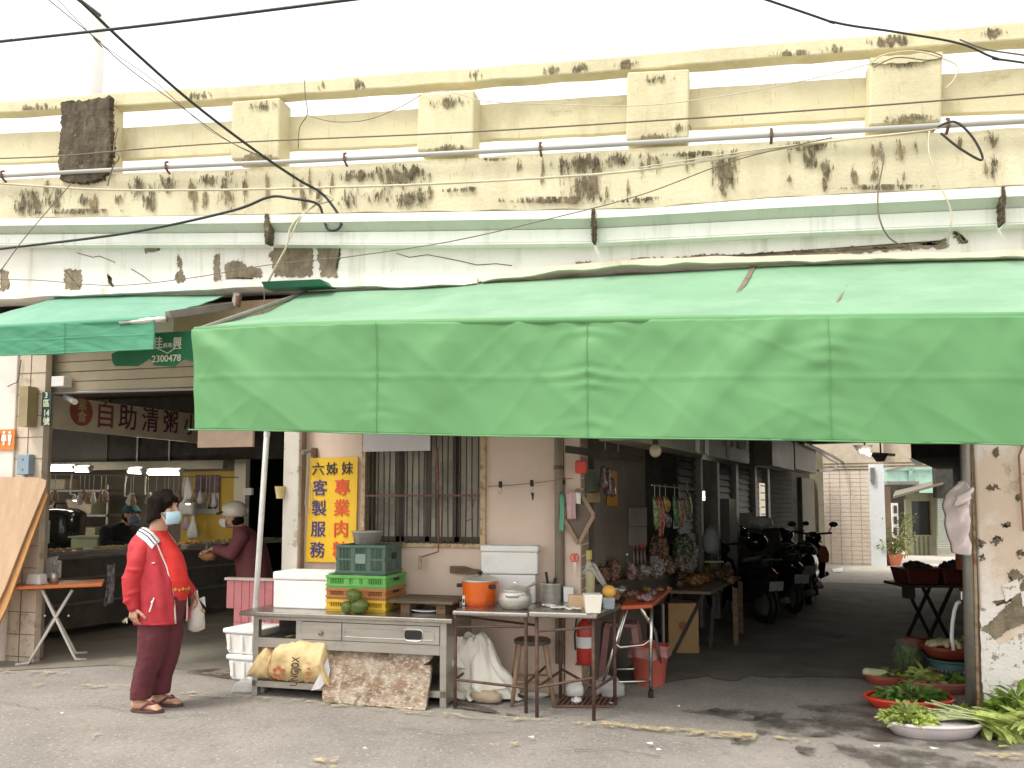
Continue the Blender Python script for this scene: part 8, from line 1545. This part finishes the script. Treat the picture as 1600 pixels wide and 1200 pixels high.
for q in (-1, 1): limb(mb, P, [(-.03,q*.18,1.09), (.05,q*.235,.93), (.22,q*.13,.965)], [.082,.07,.048])
mb.build('jacket', mat('dusty_maroon_jacket', (.19,.055,.06), .8, var=.12, scale=4, bump=.3, bscale=14), cu_, remesh=.011, smo=3)
mb = MB(); 
for y_ in (-.09, .09): limb(mb, P, [(-.12,y_,.66), (-.10,y_,.42), (-.12,y_,.12)], [.125,.09,.075])
mb.build('trousers', MATS['black_cloth'], cu_, remesh=.012, smo=3)
MB().tube([P(.07,-.09,1.17), P(.075,-.12,1.06), P(.06,-.15,.96)], .02, 8).build('collar_lining', mat('pale_lining', (.5,.42,.36), .8), cu_, smooth=True)
x, y, z = hc; hm = MB(); hm.ell(P(x-.015,y,z+.055), .135, .122, .115, MX, 24, 14); 
for v in hm.v:
    if v.z < (gh.z+z+.0): v.z = gh.z+z+.0+(v.z-gh.z-z)*.05
hm.build('helmet', mat('cream_helmet', (.68,.62,.50), .25, var=.03, coat=.4, bump=0), cu_, smooth=True)
MB().sheet(lambda u, v: P(x+.09+.085*v, y+lerp(-.09,.09,u)*(1-.25*v), z+.065-.03*v-.02*(2*u-1)**2), 10, 5, (0,0,.006)).build('helmet_peak', m_shiny, cu_, smooth=True); MB().tube([P(x+.02,y-.10,z+.02), P(x+.045,y-.07,z-.10)], .006, 5).build('chin_strap', m_black, cu_)
mb = MB(); mb.ell(P(x-.045,y,z-.035), .07, .085, .08, MX, 16, 12); mb.build('hair', m_hair, cu_, remesh=.01, smo=3)
MB().grid(mk_f, 14, 10).build('face_mask', mat('white_mask', (.70,.68,.64), .7), cu_, smooth=True, solid=.003)
q = P(.33,.02,.90); o = MB().ell(q, .10, .07, .06, seg=16, rings=10).build('bag_of_buns', mat('bagged_orange', (.42,.20,.09), .25, bump=.5), smooth=True, disp=(.03,.04)); tag(o, 'clear bag of orange food held by the helmeted customer', 'bag')
q = P(.36,-.06,.98); o = MB().bar(q-up*.05, q+up*.06+RX*.01, .05, .02, up=RX).build('wallet', mat('striped_purse', (.12,.11,.11), .5, spots=[((.6,.55,.5),20,.5,.55)]), bevel=.004); tag(o, 'small patterned purse held by the helmeted customer', 'purse')
# ------------------------------------------------------------------ camera, sky, sun
cd = bpy.data.cameras.new('camera'); cam = bpy.data.objects.new('camera', cd); COL.objects.link(cam)
cd.sensor_width = 36; cd.lens = 36*F/1600; cd.clip_end = 500; cd.shift_y = (PP_Y-600)/1600
cam.location = CAM; cam.rotation_euler = (R(90)+PITCH, 0, YAW); SC.camera = cam
w = bpy.data.worlds.new('World'); SC.world = w; w.use_nodes = True
N = w.node_tree.nodes; L = w.node_tree.links; bg = N['Background']
sky = N.new('ShaderNodeTexSky'); sky.sky_type = 'NISHITA'; sky.sun_disc = False
SUN_E, SUN_A = 60, 222     # azimuth measured clockwise from +Y
sky.sun_elevation = R(SUN_E); sky.sun_rotation = R(SUN_A); sky.air_density = 1.; sky.dust_density = 4.; sky.ozone_density = 1.
hs = N.new('ShaderNodeHueSaturation'); hs.inputs['Saturation'].default_value = .12
L.new(sky.outputs[0], hs.inputs['Color'])
mx = N.new('ShaderNodeMix'); mx.data_type = 'RGBA'; mx.blend_type = 'MULTIPLY'; mx.inputs[0].default_value = 1; mx.inputs[7].default_value = (1, .98, .95, 1)
ad = N.new('ShaderNodeMix'); ad.data_type = 'RGBA'; ad.inputs[0].default_value = .6; ad.inputs[7].default_value = (5.2, 5.2, 5.2, 1)   # thick even cloud
L.new(hs.outputs[0], ad.inputs[6]); L.new(ad.outputs[2], mx.inputs[6]); L.new(mx.outputs[2], bg.inputs['Color']); bg.inputs['Strength'].default_value = .15
sd = bpy.data.lights.new('sun', 'SUN'); sun = bpy.data.objects.new('sun', sd); COL.objects.link(sun)
sd.energy = 1.1; sd.angle = R(14); sd.color = (1, .95, .86)
d = Vector((math.sin(R(SUN_A))*math.cos(R(SUN_E)), math.cos(R(SUN_A))*math.cos(R(SUN_E)), math.sin(R(SUN_E))))
sun.rotation_euler = d.to_track_quat('Z', 'Y').to_euler(); sun.location = (0, -8, 12)
SC.view_settings.view_transform = 'Standard'; SC.view_settings.look = 'None'; SC.view_settings.exposure = 1.2; SC.view_settings.gamma = 1
SC.cycles.max_bounces = 8; SC.cycles.diffuse_bounces = 3; SC.cycles.transparent_max_bounces = 16; SC.cycles.use_denoising = True
SC.cycles.sample_clamp_indirect = 4
